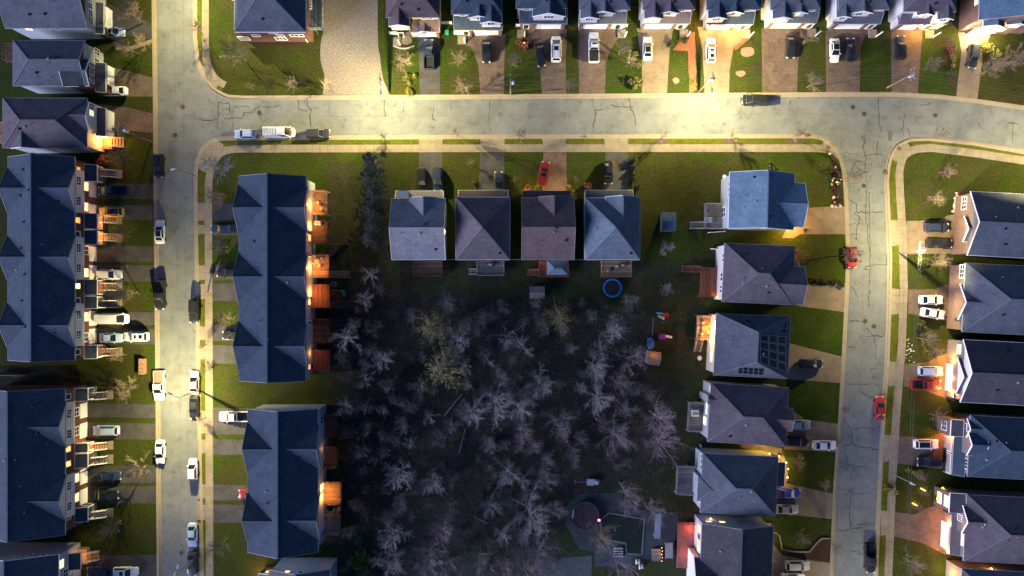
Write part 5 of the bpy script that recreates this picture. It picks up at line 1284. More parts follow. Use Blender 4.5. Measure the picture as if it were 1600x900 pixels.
def plant(bk, name, px, py, scale, label, cat, group=None, crown_z=0, rz=None, sx=1):
    me = bk[rnd.randrange(len(bk))]
    w = W(px, py, crown_z); 
    root = thing(name, label, cat, (w.x, w.y, 0), group); root.rotation_euler.z = rnd.uniform(0, 6.28) if rz is None else rz
    root.scale = (scale * sx, scale * sx, scale)
    for n, q in zip(('trunk' if bk not in (HEDGE, YSH, RSH, DSH) else 'stem', 'crown' if bk not in (HEDGE, YSH, RSH, DSH) else 'foliage'), me):
        o = D.objects.new(n, q); COL.objects.link(o); o.parent = root
    return root
# yard and street trees: (bank, x, y of the crown, scale, label)
BT = 'bare_tree'
for bk, x, y, s, l in ((YARD, 205, 22, 1.25, 'bare brown tree on the lawn by the topmost corner house'), (YARD, 200, 74, 1.1, 'bare brown tree between the pale blue hatchback and the white sedan'),
        (YARD, 226, 68, .7, 'small bare tree catching warm light at the kerb above the paver drive'), (YARD, 190, 205, .8, 'small bare tree by the pole with the transformer'),
        (YARD, 190, 245, .9, 'bare tree beside the round mulch ring on the porch lawn'), (YARD, 190, 368, .8, 'bare tree in front of the twin lit porch stairs'),
        (YARD, 185, 455, 1.2, 'broad bare brown tree in front of the long row, right of the white car'), (YARD, 205, 458, .8, 'small bare tree on the sunlit-looking verge lawn left of the black pickup'),
        (YARD, 185, 556, .8, 'bare bush-like tree above the brick planter'), (YARD, 200, 606, 1.0, 'bare tree left of the white pickup with bed cover'),
        (YARD, 215, 735, 1.1, 'bare tree casting branching shadows on the drive by the white sedan'), (YARD, 175, 822, .9, 'bare tree below the red stairs'),
        (YARD, 372, 85, 1.15, 'bare tree on the dark lawn below the brick corner house'), (YARD, 392, 136, .5, 'little bare tree near the kerb below the brick corner house'),
        (YARD, 458, 134, .65, 'reddish bare tree near the kerb left of the gravel lot'), (YARD, 516, 138, .75, 'bare tree at the lower edge of the gravel lot'),
        (YARD, 308, 45, .7, 'bare street tree on the short verge strip by the top crossing'), (YARD, 628, 95, 1.0, 'dense bare tree in front of the brown house with lit gable'),
        (YARD, 717, 92, .7, 'bare tree on the lawn left of the black sedan on pavers'), (YARD, 720, 138, .9, 'bare tree near the kerb throwing shadow over the paver drive'),
        (YARD, 803, 95, .8, 'bare tree beside the glowing orange shrubs'), (YARD, 890, 135, .8, 'bare tree at the kerb between minivan and white pickup'),
        (YARD, 970, 75, .9, 'bare tree on the wedge lawn right of the white pickup'), (YARD, 985, 98, .6, 'small bare tree among the yellow flower bushes'),
        (YARD, 1262, 60, .8, 'bare tree between the black car and the dark-roofed white sedan'), (YARD, 1270, 130, .8, 'brown bare tree at the kerb near the pole with crossarm'),
        (YARD, 1455, 102, .8, 'pinkish bare tree on the lawn beside the orange-lit entrance'), (YARD, 1548, 108, 1.2, 'bare tree lit yellow beside the dazzling garage'),
        (YARD, 1578, 92, 1.1, 'bare tree lit yellow at the picture edge'), (YARD, 456, 205, .5, 'tiny bare street tree beside the white van'),
        (YARD, 600, 212, .5, 'thin bare street tree on the long verge, right of the dark grey SUV'), (YARD, 714, 208, .65, 'bare street tree on the second verge strip of the upper street'),
        (YARD, 816, 210, .6, 'bare street tree on the third verge strip of the upper street'), (YARD, 912, 213, .35, 'sapling on the fourth verge strip of the upper street'),
        (YARD, 1035, 213, .5, 'bare sapling in the first brown pad of the long verge'), (YARD, 1146, 213, .6, 'bare sapling in the second brown pad of the long verge'),
        (YARD, 1245, 211, .8, 'bare tree in the third brown pad, nearest the corner'), (YARD, 1468, 209, .6, 'reddish bare tree on the curved verge of the big lawn'),
        (YARD, 1478, 267, .7, 'bare tree with mulch ring on the big lawn, upper of two'), (YARD, 1460, 311, .7, 'bare tree with mulch ring on the big lawn, lower of two'),
        (YARD, 1334, 275, .95, 'bare tree leaning over the road from the dark corner bed'), (YARD, 1328, 398, 1.1, 'dense bare tree whose crown covers the red car'),
        (YARD, 1246, 400, .75, 'reddish bare shrub tree at the front of the brown hip-roofed house'), (YARD, 1466, 408, .8, 'bare brown tree below the lit street lamp head'),
        (YARD, 1448, 530, .9, 'bare tree on the bed of white flowers'), (YARD, 1455, 550, .7, 'low bare tree above the amber-lit drive'), (YARD, 1465, 650, .8, 'bare tree beside the rounded brick porch'),
        (YARD, 1436, 741, .55, 'pale twiggy tree by the unlit lamp of the east side'), (YARD, 1442, 766, .5, 'bare tree between two glowing garden lamps, upper'), (YARD, 1430, 790, .6, 'bare tree between two glowing garden lamps, lower'),
        (YARD, 1246, 722, .75, 'bare tree on the lawn lit by yellow path lamps'), (YARD, 1288, 758, .55, 'bare tree at the road edge above the cobalt blue car'),
        (YARD, 1250, 838, .75, 'bare pinkish tree on the green lawn above the stone edged bed'), (YARD, 1306, 855, .7, 'bare tree hanging over the road by the stone edged bed'),
        (YARD, 1318, 640, .7, 'bare twiggy tree at the road edge by the solar panel lawn'), (YARD, 318, 540, .5, 'bare street tree on the verge above the silver car'), (YARD, 316, 580, .45, 'slim bare street tree beside the long lamp shadow'),
        (YARD, 315, 655, .5, 'bare street tree below the black car under the lamp'), (YARD, 1425, 880, .9, 'bare tree on the lawn in the lower right corner'),
        (PALE, 1040, 388, .55, 'pale bare shrub alone behind the brown hip-roofed house, upper'), (PALE, 1040, 450, .65, 'pale bare shrub alone behind the brown hip-roofed house, lower'),
        (YARD, 805, 280, .4, 'little bare shrub beside the red SUV'), (YARD, 900, 280, .4, 'little bare shrub left of the black sedan of the blue house'), (YARD, 735, 254, .4, 'little bare shrub on the lawn of the mauve-grey house'),
        (PALE, 345, 262, 1.0, 'bare dark tree at the upper corner of the long townhouse row'), (YARD, 338, 308, .8, 'brown bare tree overhanging the sidewalk at the townhouse corner'),
        (YARD, 346, 385, .95, 'olive-brown bare tree between the navy and black cars'), (YARD, 352, 500, .8, 'bare tree on the lawn left of the townhouse, above the black car'),
        (YARD, 345, 850, .9, 'bare tree on the brown lawn near the lower sidewalk')):
    plant(bk, BT, x, y, s, l, 'tree', 'bare yard and street trees', 3.5 * s)
# big pale trees in the wood
WOODT_ = [(545, 528, 1.0), (603, 560, .8), (570, 588, .6), (544, 630, .72), (640, 522, .5), (712, 530, .75), (790, 524, .62), (815, 540, .7), (955, 520, .95), (890, 545, .45), (725, 570, .55), (785, 590, .7), (842, 600, 1.0), (775, 620, 1.0),
          (740, 640, .95), (810, 635, .95), (672, 650, .6), (705, 665, .55), (730, 600, .45), (815, 668, .8), (765, 690, .7), (832, 695, .75), (850, 722, .7), (850, 742, .6), (628, 732, 1.1), (674, 750, .85), (790, 735, .95), (818, 748, .6), (930, 620, 1.1), (905, 605, .6),
          (925, 570, .9), (985, 560, .8), (1025, 650, 1.2), (1030, 690, 1.0), (958, 680, .95), (965, 600, .7), (823, 795, 1.1), (868, 790, .65), (766, 793, .7), (695, 820, .95), (612, 830, .9), (615, 870, .95), (672, 862, .8), (785, 832, .7), (748, 870, .7), (845, 858, .9),
          (820, 890, .95), (880, 650, .6), (870, 660, .7), (590, 870, .5), (660, 600, .5), (975, 765, 1.0), (1012, 795, .7), (580, 430, .65), (573, 465, .6), (940, 660, .5), (700, 880, .6), (555, 505, .5), (980, 640, .6), (890, 700, .5), (940, 545, .7), (640, 690, .5), (600, 640, .45), (760, 560, .45), (790, 880, .6), (965, 880, .9)]
LMK = (('brown garden shed', 838, 457), ('blue-rimmed trampoline', 957, 450), ('tall olive pine', 690, 575), ('forked olive pine', 875, 500), ('glowing pink tree', 935, 810), ('yellow-green bush tree', 563, 875), ('white wheeled cart', 925, 752), ('green garden slide', 540, 455), ('amber-lit lower deck', 520, 770), ('fallen grey trunk', 708, 632))
def where(x, y):
    n, lx, ly = min(LMK, key=lambda k: (k[1] - x) ** 2 + (k[2] - y) ** 2)
    d = math.hypot(x - lx, y - ly) / S; dx, dy = x - lx, y - ly
    ds = ('right of' if dx > 0 else 'left of') if abs(dx) > 1.8 * abs(dy) else ('below' if dy > 0 else 'above') if abs(dy) > 1.8 * abs(dx) else ('below and ' if dy > 0 else 'above and ') + ('right of' if dx > 0 else 'left of')
    return f'about {d:.0f} metres {ds} the {n}'
for x, y, s in WOODT_:
    big = 'large' if s > .93 else 'medium' if s > .66 else 'small'
    if min(math.hypot(x - a, y - b) for a, b in ((672, 515), (692, 580), (875, 500))) < 34: continue
    mv = x > 690 and rnd.random() < .6
    plant(MAUVE if mv else BIG, BT, x, y, s * rnd.uniform(1.0, 1.25), f'{big} {"mauve-brown" if mv else "pale grey"} bare tree, {where(x, y)}', 'tree', 'pale bare trees of the wood', 5 * s)
# bare saplings and darker thin trees between them, many alike
for i in range(170):
    while 1:
        x, y = rnd.uniform(535, 1050), rnd.uniform(445, 900)
        if x > 870 and y > 735: continue
        if y < 470 and (x > 600): continue
        if x > 1000 and y < 590: continue
        if all((x - a) ** 2 + (y - b) ** 2 > 14 ** 2 for a, b, _ in WOODT_): break
    s = rnd.uniform(.3, .5)
    plant(DIM, 'sapling', x, y, s * rnd.uniform(1.0, 1.9), 'thin bare sapling in the gaps of the dark wood', 'tree', 'thin saplings in the wood', 4 * s)
for x, y, s, l in ((672, 515, 1.1, 'olive pine upper left of the wood with reddish heart'), (690, 584, 1.3, 'tall olive pine in the wood, the largest evergreen there'), (662, 605, .55, 'small olive pine at the foot of the largest evergreen'), (875, 500, .95, 'forked olive pine just below the brown garden shed')):
    plant(PINE, 'pine_tree', x, y, s, l, 'tree', 'olive pines in the wood', 9 * s)
for i in range(60):
    while 1:
        x, y = rnd.uniform(535, 1010), rnd.uniform(450, 900)
        if x > 870 and y > 735: continue
        if y < 472 and x > 590: continue
        break
    s = rnd.uniform(.35, .75); plant(DARK, 'young_spruce', x, y, s, 'low dark spruce in the shade of the bare wood', 'tree', 'dark spruces under the wood', 4 * s)
for i, (x, y) in enumerate(((585, 256), (583, 280), (586, 305), (582, 330), (585, 354), (582, 376))):
    plant(DARK, 'spruce_tree', x, y, 1.35, ('topmost', 'second', 'third', 'fourth', 'fifth', 'lowest')[i] + ' dark spruce of the tall row between the lit decks and the grey house', 'tree', 'spruce row', 4)
# undergrowth: a mass nobody could count
r = random.Random(5); ug = MB()
def inwood(x, y): return 540 < x < 1040 and 440 < y < 900 and not (x > 870 and y > 740) and not (y < 475 and x > 600) and not (x > 1000 and y < 600)
for _ in range(8500):
    x, y = r.uniform(530, 1050), r.uniform(430, 900)
    if not inwood(x, y): continue
    w = W(x, y)
    for k in range(5):
        p = w + Vector((r.gauss(0, .5), r.gauss(0, .5), r.uniform(.1, .9))); a = Vector((r.gauss(0, 1), r.gauss(0, 1), r.gauss(.3, .6))).normalized() * r.uniform(.15, .45); b = a.cross(Vector((r.gauss(0, 1), r.gauss(0, 1), 1))).normalized() * r.uniform(.015, .08)
        ug.poly([p - b, p + b, p + a])
struct('undergrowth', ug, mat('undergrowth_twigs', (.085, .068, .075), .95, .6, .3, col2=(.07, .09, .055)), 'stuff')
for (x0, y0), (x1, y1), l in (((694, 650), (722, 615), 'fallen grey trunk lying aslant in the middle of the wood'), ((717, 708), (727, 670), 'thin fallen trunk standing almost upright in the wood'), ((767, 778), (779, 758), 'short fallen trunk in the lower wood'), ((740, 806), (761, 818), 'short pale fallen trunk above the lower bare trees'), ((593, 676), (606, 640), 'fallen trunk at the left of the wood beside the townhouse decks')):
    m = MB(); a, b = W(x0, y0, .4), W(x1, y1, .7); m.tube(a, b, .13, .07, 7)
    for t in (.4, .6, .8): c = a.lerp(b, t); m.tube(c, c + Vector((rnd.uniform(-.8, .8), rnd.uniform(-.8, .8), .4)), .04, .015, 4)
    tag(m.build('fallen_trunk', BARK), l, 'fallen tree', 'fallen trunks')
# shrubs
for bk, x, y, s, l in ((YSH, 637, 120, 1.0, 'yellow-green shrub by the kerb of the brown house, upper'), (YSH, 640, 140, 1.1, 'yellow-green shrub by the kerb of the brown house, lower'), (YSH, 995, 84, .6, 'round yellow bush beside the white sedan, upper'), (YSH, 997, 101, .6, 'round yellow bush beside the white sedan, lower'),
        (YSH, 992, 128, 1.3, 'bright yellow-green shrub at the kerb corner'), (RSH, 814, 65, .9, 'orange-lit shrub on the lawn by the turned black car, first'), (RSH, 824, 71, .9, 'orange-lit shrub on the lawn by the turned black car, second'),
        (HEDGE, 1046, 68, .8, 'dark shrub beside the red mulch bed'), (HEDGE, 1072, 62, .9, 'green shrub at the top of the red mulch bed'), (YSH, 1083, 128, .6, 'small yellow shrub at the lower end of the red mulch bed'),
        (YSH, 1545, 72, 1.4, 'yellow-lit hedge bush right of the dazzling drive'), (YSH, 1558, 88, 1.6, 'large yellow shrub under the lit bare trees'), (YSH, 1566, 100, 1.0, 'golden shrub beside the pink bare tree'), (YSH, 1491, 92, .9, 'yellow shrub left of the dazzling drive'), (RSH, 1488, 76, 1.0, 'reddish shrub left of the dazzling drive'),
        (HEDGE, 1486, 112, .8, 'green shrub at the lower left edge of the dazzling drive'), (YSH, 563, 875, 2.4, 'yellow-green bush tree at the lower edge of the wood'), (HEDGE, 775, 692, .9, 'green bush glimpsed between the fallen trunks'), (YSH, 680, 692, .7, 'bright green bush alone in the wood'),
        (YSH, 1392, 766, 1.1, 'round yellow-green street bush on the east verge'), (YSH, 1433, 738, 1.2, 'yellowish shrub beside the unlit lamp'), (HEDGE, 1444, 415, 1.3, 'leafy shrub with dark shadow below the lit lamp'), (YSH, 1440, 407, 1.0, 'pale olive shrub near the lit lamp pole'), (HEDGE, 1438, 509, 1.2, 'olive shrub below the askew white sedan'),
        (RSH, 742, 285, .6, 'rusty shrub by the dark car under the porch eave'), (RSH, 823, 293, .9, 'warm-lit shrub at the brown house front corner'), (YSH, 836, 293, .7, 'yellow-lit shrub by the brown house garage'), (YSH, 890, 293, .7, 'yellow-lit shrub at the far end of the lit garage'), (RSH, 918, 293, 1.0, 'rusty shrub at the blue hip-roofed house front'),
        (HEDGE, 1203, 260, .9, 'round dark shrub at the peak of the bright blue roof'), (HEDGE, 1279, 259, .9, 'small dark shrub in a ring on the corner lawn'), (RSH, 157, 252, 1.4, 'amber-lit shrub between the porch glow and the first steps'), (HEDGE, 170, 205, 1.0, 'dark green shrub at the foot of the pole with transformer'),
        (RSH, 340, 310, 1.3, 'rust brown shrub beside the sidewalk at the first mid drive'), (RSH, 1240, 398, 1.2, 'reddish-leaved shrub in the front bed of the brown house'), (HEDGE, 1465, 780, .8, 'dark shrub under the yellow globe lamps'), (DSH, 1260, 360, .5, 'small dark shrub by the glowing drive corner')):
    plant(bk, 'shrub', x, y, s, l, 'shrub', 'shrubs', .8 * s)
for i, (x, y) in enumerate(((990, 248), (993, 262), (991, 278), (994, 294))):
    plant(DSH, 'cedar_shrub', x, y, .9, 'dark cedar in the short row beside the blue hip-roofed house', 'shrub', 'cedar row', .8)
for i in range(7):
    plant(HEDGE, 'hedge_bush', 1270 + i * 7.5, 437 + i * 1.2, .6, 'clipped bush of the low hedge along the tan drive', 'shrub', 'low hedge', .6)
for i in range(16):
    plant(DSH if i % 3 else RSH, 'bed_plant', rnd.uniform(1300, 1313), rnd.uniform(262, 320), .45, 'small plant in the dark corner bed', 'plant', 'corner bed plants', .3)
STONE = mat('pale_stone', (.42, .40, .37), .9, .2, 3)
def stone(x, y, s, label, group, name='stone'):
    m = MB(); w = W(x, y); m.ball((w.x, w.y, s * .3), (s, s * rnd.uniform(.7, 1), s * .6), 7, 4); m.v = [(a + rnd.gauss(0, s * .09), b + rnd.gauss(0, s * .09), c) for a, b, c in m.v]
    tag(m.build(name, STONE), label, name.split('_')[0], group)
for i in range(18): stone(rnd.uniform(1299, 1315), rnd.uniform(258, 322), rnd.uniform(.16, .32), 'pale rounded stone in the dark corner bed', 'stones in the corner bed')
for x, y in ((1300, 322), (1306, 323), (1312, 322), (1296, 240)): stone(x, y, .35, 'larger pale stone bordering the dark corner bed', 'border stones of the corner bed')
for i in range(9): stone(1491 + rnd.uniform(-2, 4), 302 + i * 4, rnd.uniform(.2, .45), 'grey stone in the bed at the twin-gable house', 'stones at the twin-gable house')
for i in range(16): stone(rnd.uniform(1415, 1432), rnd.uniform(525, 566), rnd.uniform(.1, .22), 'white flower clump in the bed above the amber drive', 'white clumps in the bed', 'flower_clump')
for i in range(12):
    t = i / 11; stone(616 + 30 * t, 72 + 4 * math.sin(t * 3.1), .22, 'pale edging stone of the curved bed by the brown house', 'edging stones by the brown house')
# ------------------------------------------------------------------ street lamps, poles, wires
LENS_ON = emit('lamp_lens_on', (1, .86, .52), 4)
LENS_OFF = mat('lamp_lens_off', (.45, .55, .65), .15, .05, 3)
HEADM = mat('pale_lamp_head', (.5, .55, .62), .4, .1, 3)
DOWN = 'LESS_THAN'
def street_light(pos, watts, along='Y', col=(1, .80, .35)):
    """a cobra head throws its light sideways along the road (batwing distribution), none upwards"""
    o = lamp(pos, watts, col, .10); d = o.data; d.use_nodes = True
    n, l = d.node_tree.nodes, d.node_tree.links
    em = n['Emission']; tc = n.new('ShaderNodeTexCoord'); sp = n.new('ShaderNodeSeparateXYZ'); l.new(tc.outputs['Normal'], sp.inputs[0])
    ab = n.new('ShaderNodeMath'); ab.operation = 'ABSOLUTE'; l.new(sp.outputs['Z'], ab.inputs[0])
    mx = n.new('ShaderNodeMath'); mx.operation = 'MAXIMUM'; mx.inputs[1].default_value = .27; l.new(ab.outputs[0], mx.inputs[0])
    pw = n.new('ShaderNodeMath'); pw.operation = 'POWER'; pw.inputs[1].default_value = -1.55; l.new(mx.outputs[0], pw.inputs[0])
    fd = n.new('ShaderNodeMapRange'); fd.inputs['From Min'].default_value = .17; fd.inputs['From Max'].default_value = .36; l.new(ab.outputs[0], fd.inputs['Value'])
    ml = n.new('ShaderNodeMath'); ml.operation = 'MULTIPLY'; l.new(pw.outputs[0], ml.inputs[0]); l.new(fd.outputs[0], ml.inputs[1])
    ac = n.new('ShaderNodeMath'); ac.operation = 'ABSOLUTE'; l.new(sp.outputs['X' if along == 'Y' else 'Y'], ac.inputs[0])
    fa = n.new('ShaderNodeMapRange'); fa.inputs['From Min'].default_value = .60; fa.inputs['From Max'].default_value = .95; fa.inputs['To Min'].default_value = 1; fa.inputs['To Max'].default_value = .20; l.new(ac.outputs[0], fa.inputs['Value'])
    m2 = n.new('ShaderNodeMath'); m2.operation = 'MULTIPLY'; l.new(ml.outputs[0], m2.inputs[0]); l.new(fa.outputs[0], m2.inputs[1])
    dn = n.new('ShaderNodeMath'); dn.operation = DOWN; dn.inputs[1].default_value = 0; l.new(sp.outputs['Z'], dn.inputs[0])
    m3 = n.new('ShaderNodeMath'); m3.operation = 'MULTIPLY'; l.new(m2.outputs[0], m3.inputs[0]); l.new(dn.outputs[0], m3.inputs[1])
    l.new(m3.outputs[0], em.inputs['Strength'])
    return o
LAMPW = 9200
def street_lamp(base_px, head, label, lit, h=9.0, wood=False, watts=None):
    """head: picture position of the lamp head at height h"""
    b = W(*base_px); t = thing('street_lamp', label, 'street lamp', b, 'street lamps')
    m = MB(); m.tube(b, b + Vector((0, 0, h - .3)), .14 if wood else .11, .08, 8); m.build('pole', POLEW if wood else METAL, t)
    hp = W(head[0], head[1], h); top = b + Vector((0, 0, h - .4)); a = MB(); mid = top.lerp(hp, .5) + Vector((0, 0, .25)); a.tube(top, mid, .05, .045, 6); a.tube(mid, hp, .045, .04, 6); a.build('arm', METAL, t)
    d = (hp - top); d.z = 0; d = d.normalized() if d.length > .1 else Vector((-1, 0, 0))
    ang = math.atan2(d.y, d.x); M = Matrix.Translation(hp + d * .25) @ Matrix.Rotation(ang, 4, 'Z')
    q = MB(); q.hexa([M @ Vector(p) for p in ((-.45, -.13, -.05), (.45, -.2, -.06), (.45, .2, -.06), (-.45, .13, -.05))], [M @ Vector(p) for p in ((-.4, -.07, .14), (.36, -.12, .15), (.36, .12, .15), (-.4, .07, .14))]); hd = q.build('lamp_head', HEADM, t)
    q = MB(); q.box((.1, 0, -.10), (.5, .24, .06), M); q.build('lens', LENS_ON if lit else LENS_OFF, hd)
    if lit: street_light(hp + d * .35 - Vector((0, 0, .32)), watts or LAMPW, 'X' if base_px[0] > 1600 else 'Y')
    return t
street_lamp((309, 276), (272, 264), 'unlit cobra street lamp opposite the first townhouse porch', False)
street_lamp((312, 610), (267, 616), 'brightly lit street lamp over the white pickup on the first road', True, watts=LAMPW * 1.25)
street_lamp((306, 871), (277, 887), 'unlit street lamp at the bottom of the first road', False)
street_lamp((1405, 395), (1443, 387), 'lit street lamp by the dark cars of the twin-gable house', True, watts=LAMPW * .9)
street_lamp((1402, 744), (1428, 757), 'unlit street lamp on the east verge beside a yellowish shrub', False, h=6.5)
street_lamp((312, -34), (276, -40), 'street lamp just beyond the top edge of the first road', True)
street_lamp((1386, 1015), (1380, 1028), 'street lamp just beyond the bottom edge of the right-hand road', True, watts=LAMPW * .3)
street_lamp((1668, 250), (1690, 232), 'street lamp just beyond the edge past the big lawn', True, watts=LAMPW * .8)
def utility_pole(base_px, h, label, lamp_on=None, arms=1, trans=None, dirn=(0, -1)):
    b = W(*base_px); t = thing('utility_pole', label, 'utility pole', b, 'utility poles')
    m = MB(); m.tube(b, b + Vector((0, 0, h)), .17, .11, 8); m.build('pole', POLEW, t)
    for k in range(arms):
        m = MB(); z = h - .5 - k * 1.0; m.box((b.x, b.y, z), (.12, 2.2, .12) if dirn[1] == 0 or True else (2.2, .12, .12)); cr = m.build('crossarm', POLEW, t)
        for y in (-.95, -.35, .95): m = MB(); m.tube((b.x, b.y + y, z + .06), (b.x, b.y + y, z + .28), .06, .05, 6); m.build('insulator', HEADM, cr)
    if trans: m = MB(); m.tube((b.x + .45, b.y, h - 2.6), (b.x + .45, b.y, h - 1.5), .28, .28, 10); m.ball((b.x + .45, b.y, h - 1.5), (.28, .28, .12), 10, 4); m.build('transformer', HEADM, t)
    if lamp_on is not None:
        d = Vector((dirn[0], dirn[1], 0)); p = b + Vector((0, 0, h - 1.6)); e = p + d * 2.0 + Vector((0, 0, .35)); m = MB(); m.tube(p, e, .045, .04, 6); m.build('arm', METAL, t)
        m = MB(); m.box((e.x + d.x * .3, e.y + d.y * .3, e.z + .03), (.3 + abs(d.x) * .5, .3 + abs(d.y) * .5, .2)); hd = m.build('lamp_head', HEADM, t)
        m = MB(); m.box((e.x + d.x * .35, e.y + d.y * .35, e.z - .1), (.3, .3, .06)); m.build('lens', LENS_ON, hd)
        street_light(e + d * .4 - Vector((0, 0, .32)), lamp_on, 'X')
    return b, h
POLES = [utility_pole((609, 147), 10.5, 'utility pole with lit street lamp at the gravel lot corner', LAMPW * 1.35), utility_pole((798, 147), 9.5, 'utility pole with grey transformer between two paver drives', None, 1, True),
         utility_pole((1092, 143), 10.0, 'utility pole with lit street lamp beside the amber-lit drive', LAMPW * 1.45, 1, True), utility_pole((1386, 137), 9.5, 'utility pole with crossarm and insulators beside the reddish drive', None, 2, True)]
utility_pole((237, 222), 11.8, 'tall utility pole with transformer by the first road', None, 1, True)
WIREM = mat('wire_black', (.10, .10, .105), .6, .1, 3)
ends = [(W(430, 165).xy, 10)] + [(b.xy, h) for b, h in POLES] + [(W(1700, 190).xy, 10)]
for j, (dy, dz, l) in enumerate(((-.95, -.25, 'front'), (-.35, -.25, 'middle'), (.95, -.25, 'rear'))):
    for k in range(1, len(ends) - 1):
        (a, ha), (c, hc) = ends[k], ends[k + 1]; m = MB(); q0 = None
        for i in range(13):
            t = i / 12; p = Vector((a.x + (c.x - a.x) * t, a.y + (c.y - a.y) * t + dy, ha + dz + (hc - ha) * t - 1.6 * t * (1 - t)))
            if q0: m.tube(q0, p, .016, .016, 3, False)
            q0 = p
        tag(m.build('power_line', WIREM), ('power line from the gravel lot pole to the transformer pole', 'power line from the transformer pole to the amber drive pole', 'power line from the amber drive pole to the crossarm pole', 'power line from the crossarm pole out of frame')[k - 1] + f', {l} strand', 'wire', 'overhead wires')
for x0, x1 in ((1421, 1386), (1425, 1391)):
    m = MB(); a, b = W(x0 + 16, 380, 8), W(x0 - 4, 900, 8)
    for i in range(16):
        t, u = i / 16, (i + 1) / 16; f = lambda t: a.lerp(b, t) - Vector((0, 0, 3 * t * (1 - t))); m.tube(f(t), f(u), .016, .016, 3, False)
    tag(m.build('power_line', WIREM), 'thin wire strung above the lawns along the east sidewalk', 'wire', 'wires on the east side')
# ------------------------------------------------------------------ garden things
def bx(name, label, cat, px, py, z, size, m, rot=0, parts=()):
    w = W(px, py, z); t = thing(name, label, cat, (w.x, w.y, z))
    return t, w, Matrix.Translation(w) @ Matrix.Rotation(R(rot), 4, 'Z')
def shed(px, py, wx, wy, h, pitch, label, roofm, wallm, rot=0, ax='x'):
    t, w, M = bx('garden_shed', label, 'shed', px, py, 0, None, None, rot)
    m = MB(); m.box((0, 0, h / 2), (wx - .25, wy - .25, h), M); m.build('wall', wallm, t)
    m = MB(); a, b = wx / 2, wy / 2; zr = h + b * pitch
    for s in (-1, 1):
        lo = [M @ Vector(p) for p in ((-a, s * b, h - .05), (a, s * b, h - .05), (a, 0, zr - .05), (-a, 0, zr - .05))]; m.hexa(lo, [p + Vector((0, 0, .1)) for p in lo])
    for x in (-a + .13, a - .13): m.poly([M @ Vector((x, -b + .12, h)), M @ Vector((x, b - .12, h)), M @ Vector((x, 0, zr - .05))])
    m.build('roof', roofm, t); m = MB(); m.box((0, -wy / 2 + .1, h * .45), (.9, .1, h * .85), M); m.build('door', GREYT, t)
    return t
shed(838.5, 457, 2.9, 2.4, 2.2, .5, 'small garden shed with split brown and blue-lit roof below the gazebo deck', mat('shed_shingle', (.16, .14, .15), .9, .15, 1.5, kind='shingle'), TAUPE)
shed(1041, 348, 2.7, 3.6, 2.2, .35, 'small blue-roofed shed on the lawn left of the bright blue house', RF['blue'], SIDE)
shed(1018, 558, 2.6, 2.6, 2.1, .5, 'little toy shed with orange-lit roof by the play things', mat('cedar_roof', (.28, .17, .12), .9, .2, 2), BSIDE, -8)
lamp(W(1024, 553, 3.4), 25)
t = thing('trampoline', 'round trampoline with bright blue rim behind the blue hip-roofed house', 'trampoline', W(957, 450)); c = W(957, 450, .85)
m = MB(); n = 40
for i in range(n):
    a, b = 6.2832 * i / n, 6.2832 * (i + 1) / n
    p = lambda t, r, z: (c.x + r * math.cos(t), c.y + r * math.sin(t), z)
    m.hexa([p(a, 1.5, .8), p(b, 1.5, .8), p(b, 1.85, .78), p(a, 1.85, .78)], [p(a, 1.5, .88), p(b, 1.5, .88), p(b, 1.85, .86), p(a, 1.85, .86)])
m.build('rim_pad', mat('blue_vinyl', (.02, .16, .50), .4, .15, 2), t)
m = MB(); m.tube((c.x, c.y, .8), (c.x, c.y, .82), 1.49, 1.49, 32); m.build('jumping_mat', BLACKM, t)
for i in range(6): a = i * 1.047; m = MB(); m.tube((c.x + 1.8 * math.cos(a), c.y + 1.8 * math.sin(a), 0), (c.x + 1.8 * math.cos(a), c.y + 1.8 * math.sin(a), .8), .04, .04, 6); m.build('leg', METAL, t)
t = thing('garden_slide', 'green garden slide with pale ladder behind the lit townhouse decks', 'slide', W(535, 456))
m = MB(); a, b = W(531, 452, 1.4), W(538, 462, .2); m.beam(W(536, 454, 1.3), W(538, 463, .2), .55, .08); m.build('chute', mat('green_plastic', (.03, .38, .22), .4, .1, 2), t); m = MB(); m.beam(W(519, 453, .3), W(534, 454, 1.4), .1, .1); m.beam(W(533, 454, 0), W(534, 454, 1.4), .08, .08); m.build('ladder', METAL, t)
t = thing('fire_bowl', 'pale ring-shaped fire bowl on the grass below the lit decks', 'fire bowl', W(522, 444)); c = W(522, 444, .4); m = MB()
for i in range(14): a, b = i * .449, (i + 1) * .449; m.beam((c.x + .42 * math.cos(a), c.y + .42 * math.sin(a), .4), (c.x + .42 * math.cos(b), c.y + .42 * math.sin(b), .4), .12, .2)
m.build('rim', METAL, t); m = MB(); m.tube((c.x, c.y, 0), (c.x, c.y, .32), .2, .38, 10); m.build('bowl', BLACKM, t)
def toy(name, label, cat, pieces):
    x, y = pieces[0][2][0], pieces[0][2][1]; t = thing(name, label, cat, W(x, y))
    for pn, m_, p, q, wd, ht in pieces: m = MB(); m.beam(W(*p), W(*q), wd, ht); m.build(pn, m_, t)
PL = lambda n, c: mat(n + '_plastic', c, .4, .1, 2)
toy('toy_slide', 'red and teal plastic toy slide on the back lawn, upper of two', 'toy slide', (('chute', PL('teal', (.03, .30, .34)), (1028, 493, .9), (1038, 498, .1), .5, .1), ('platform', PL('red', (.45, .03, .03)), (1036, 492, .8), (1044, 492, .8), .7, .5), ('ladder', PL('teal', (.03, .30, .34)), (1026, 489, .1), (1036, 490, 1.0), .35, .1)))
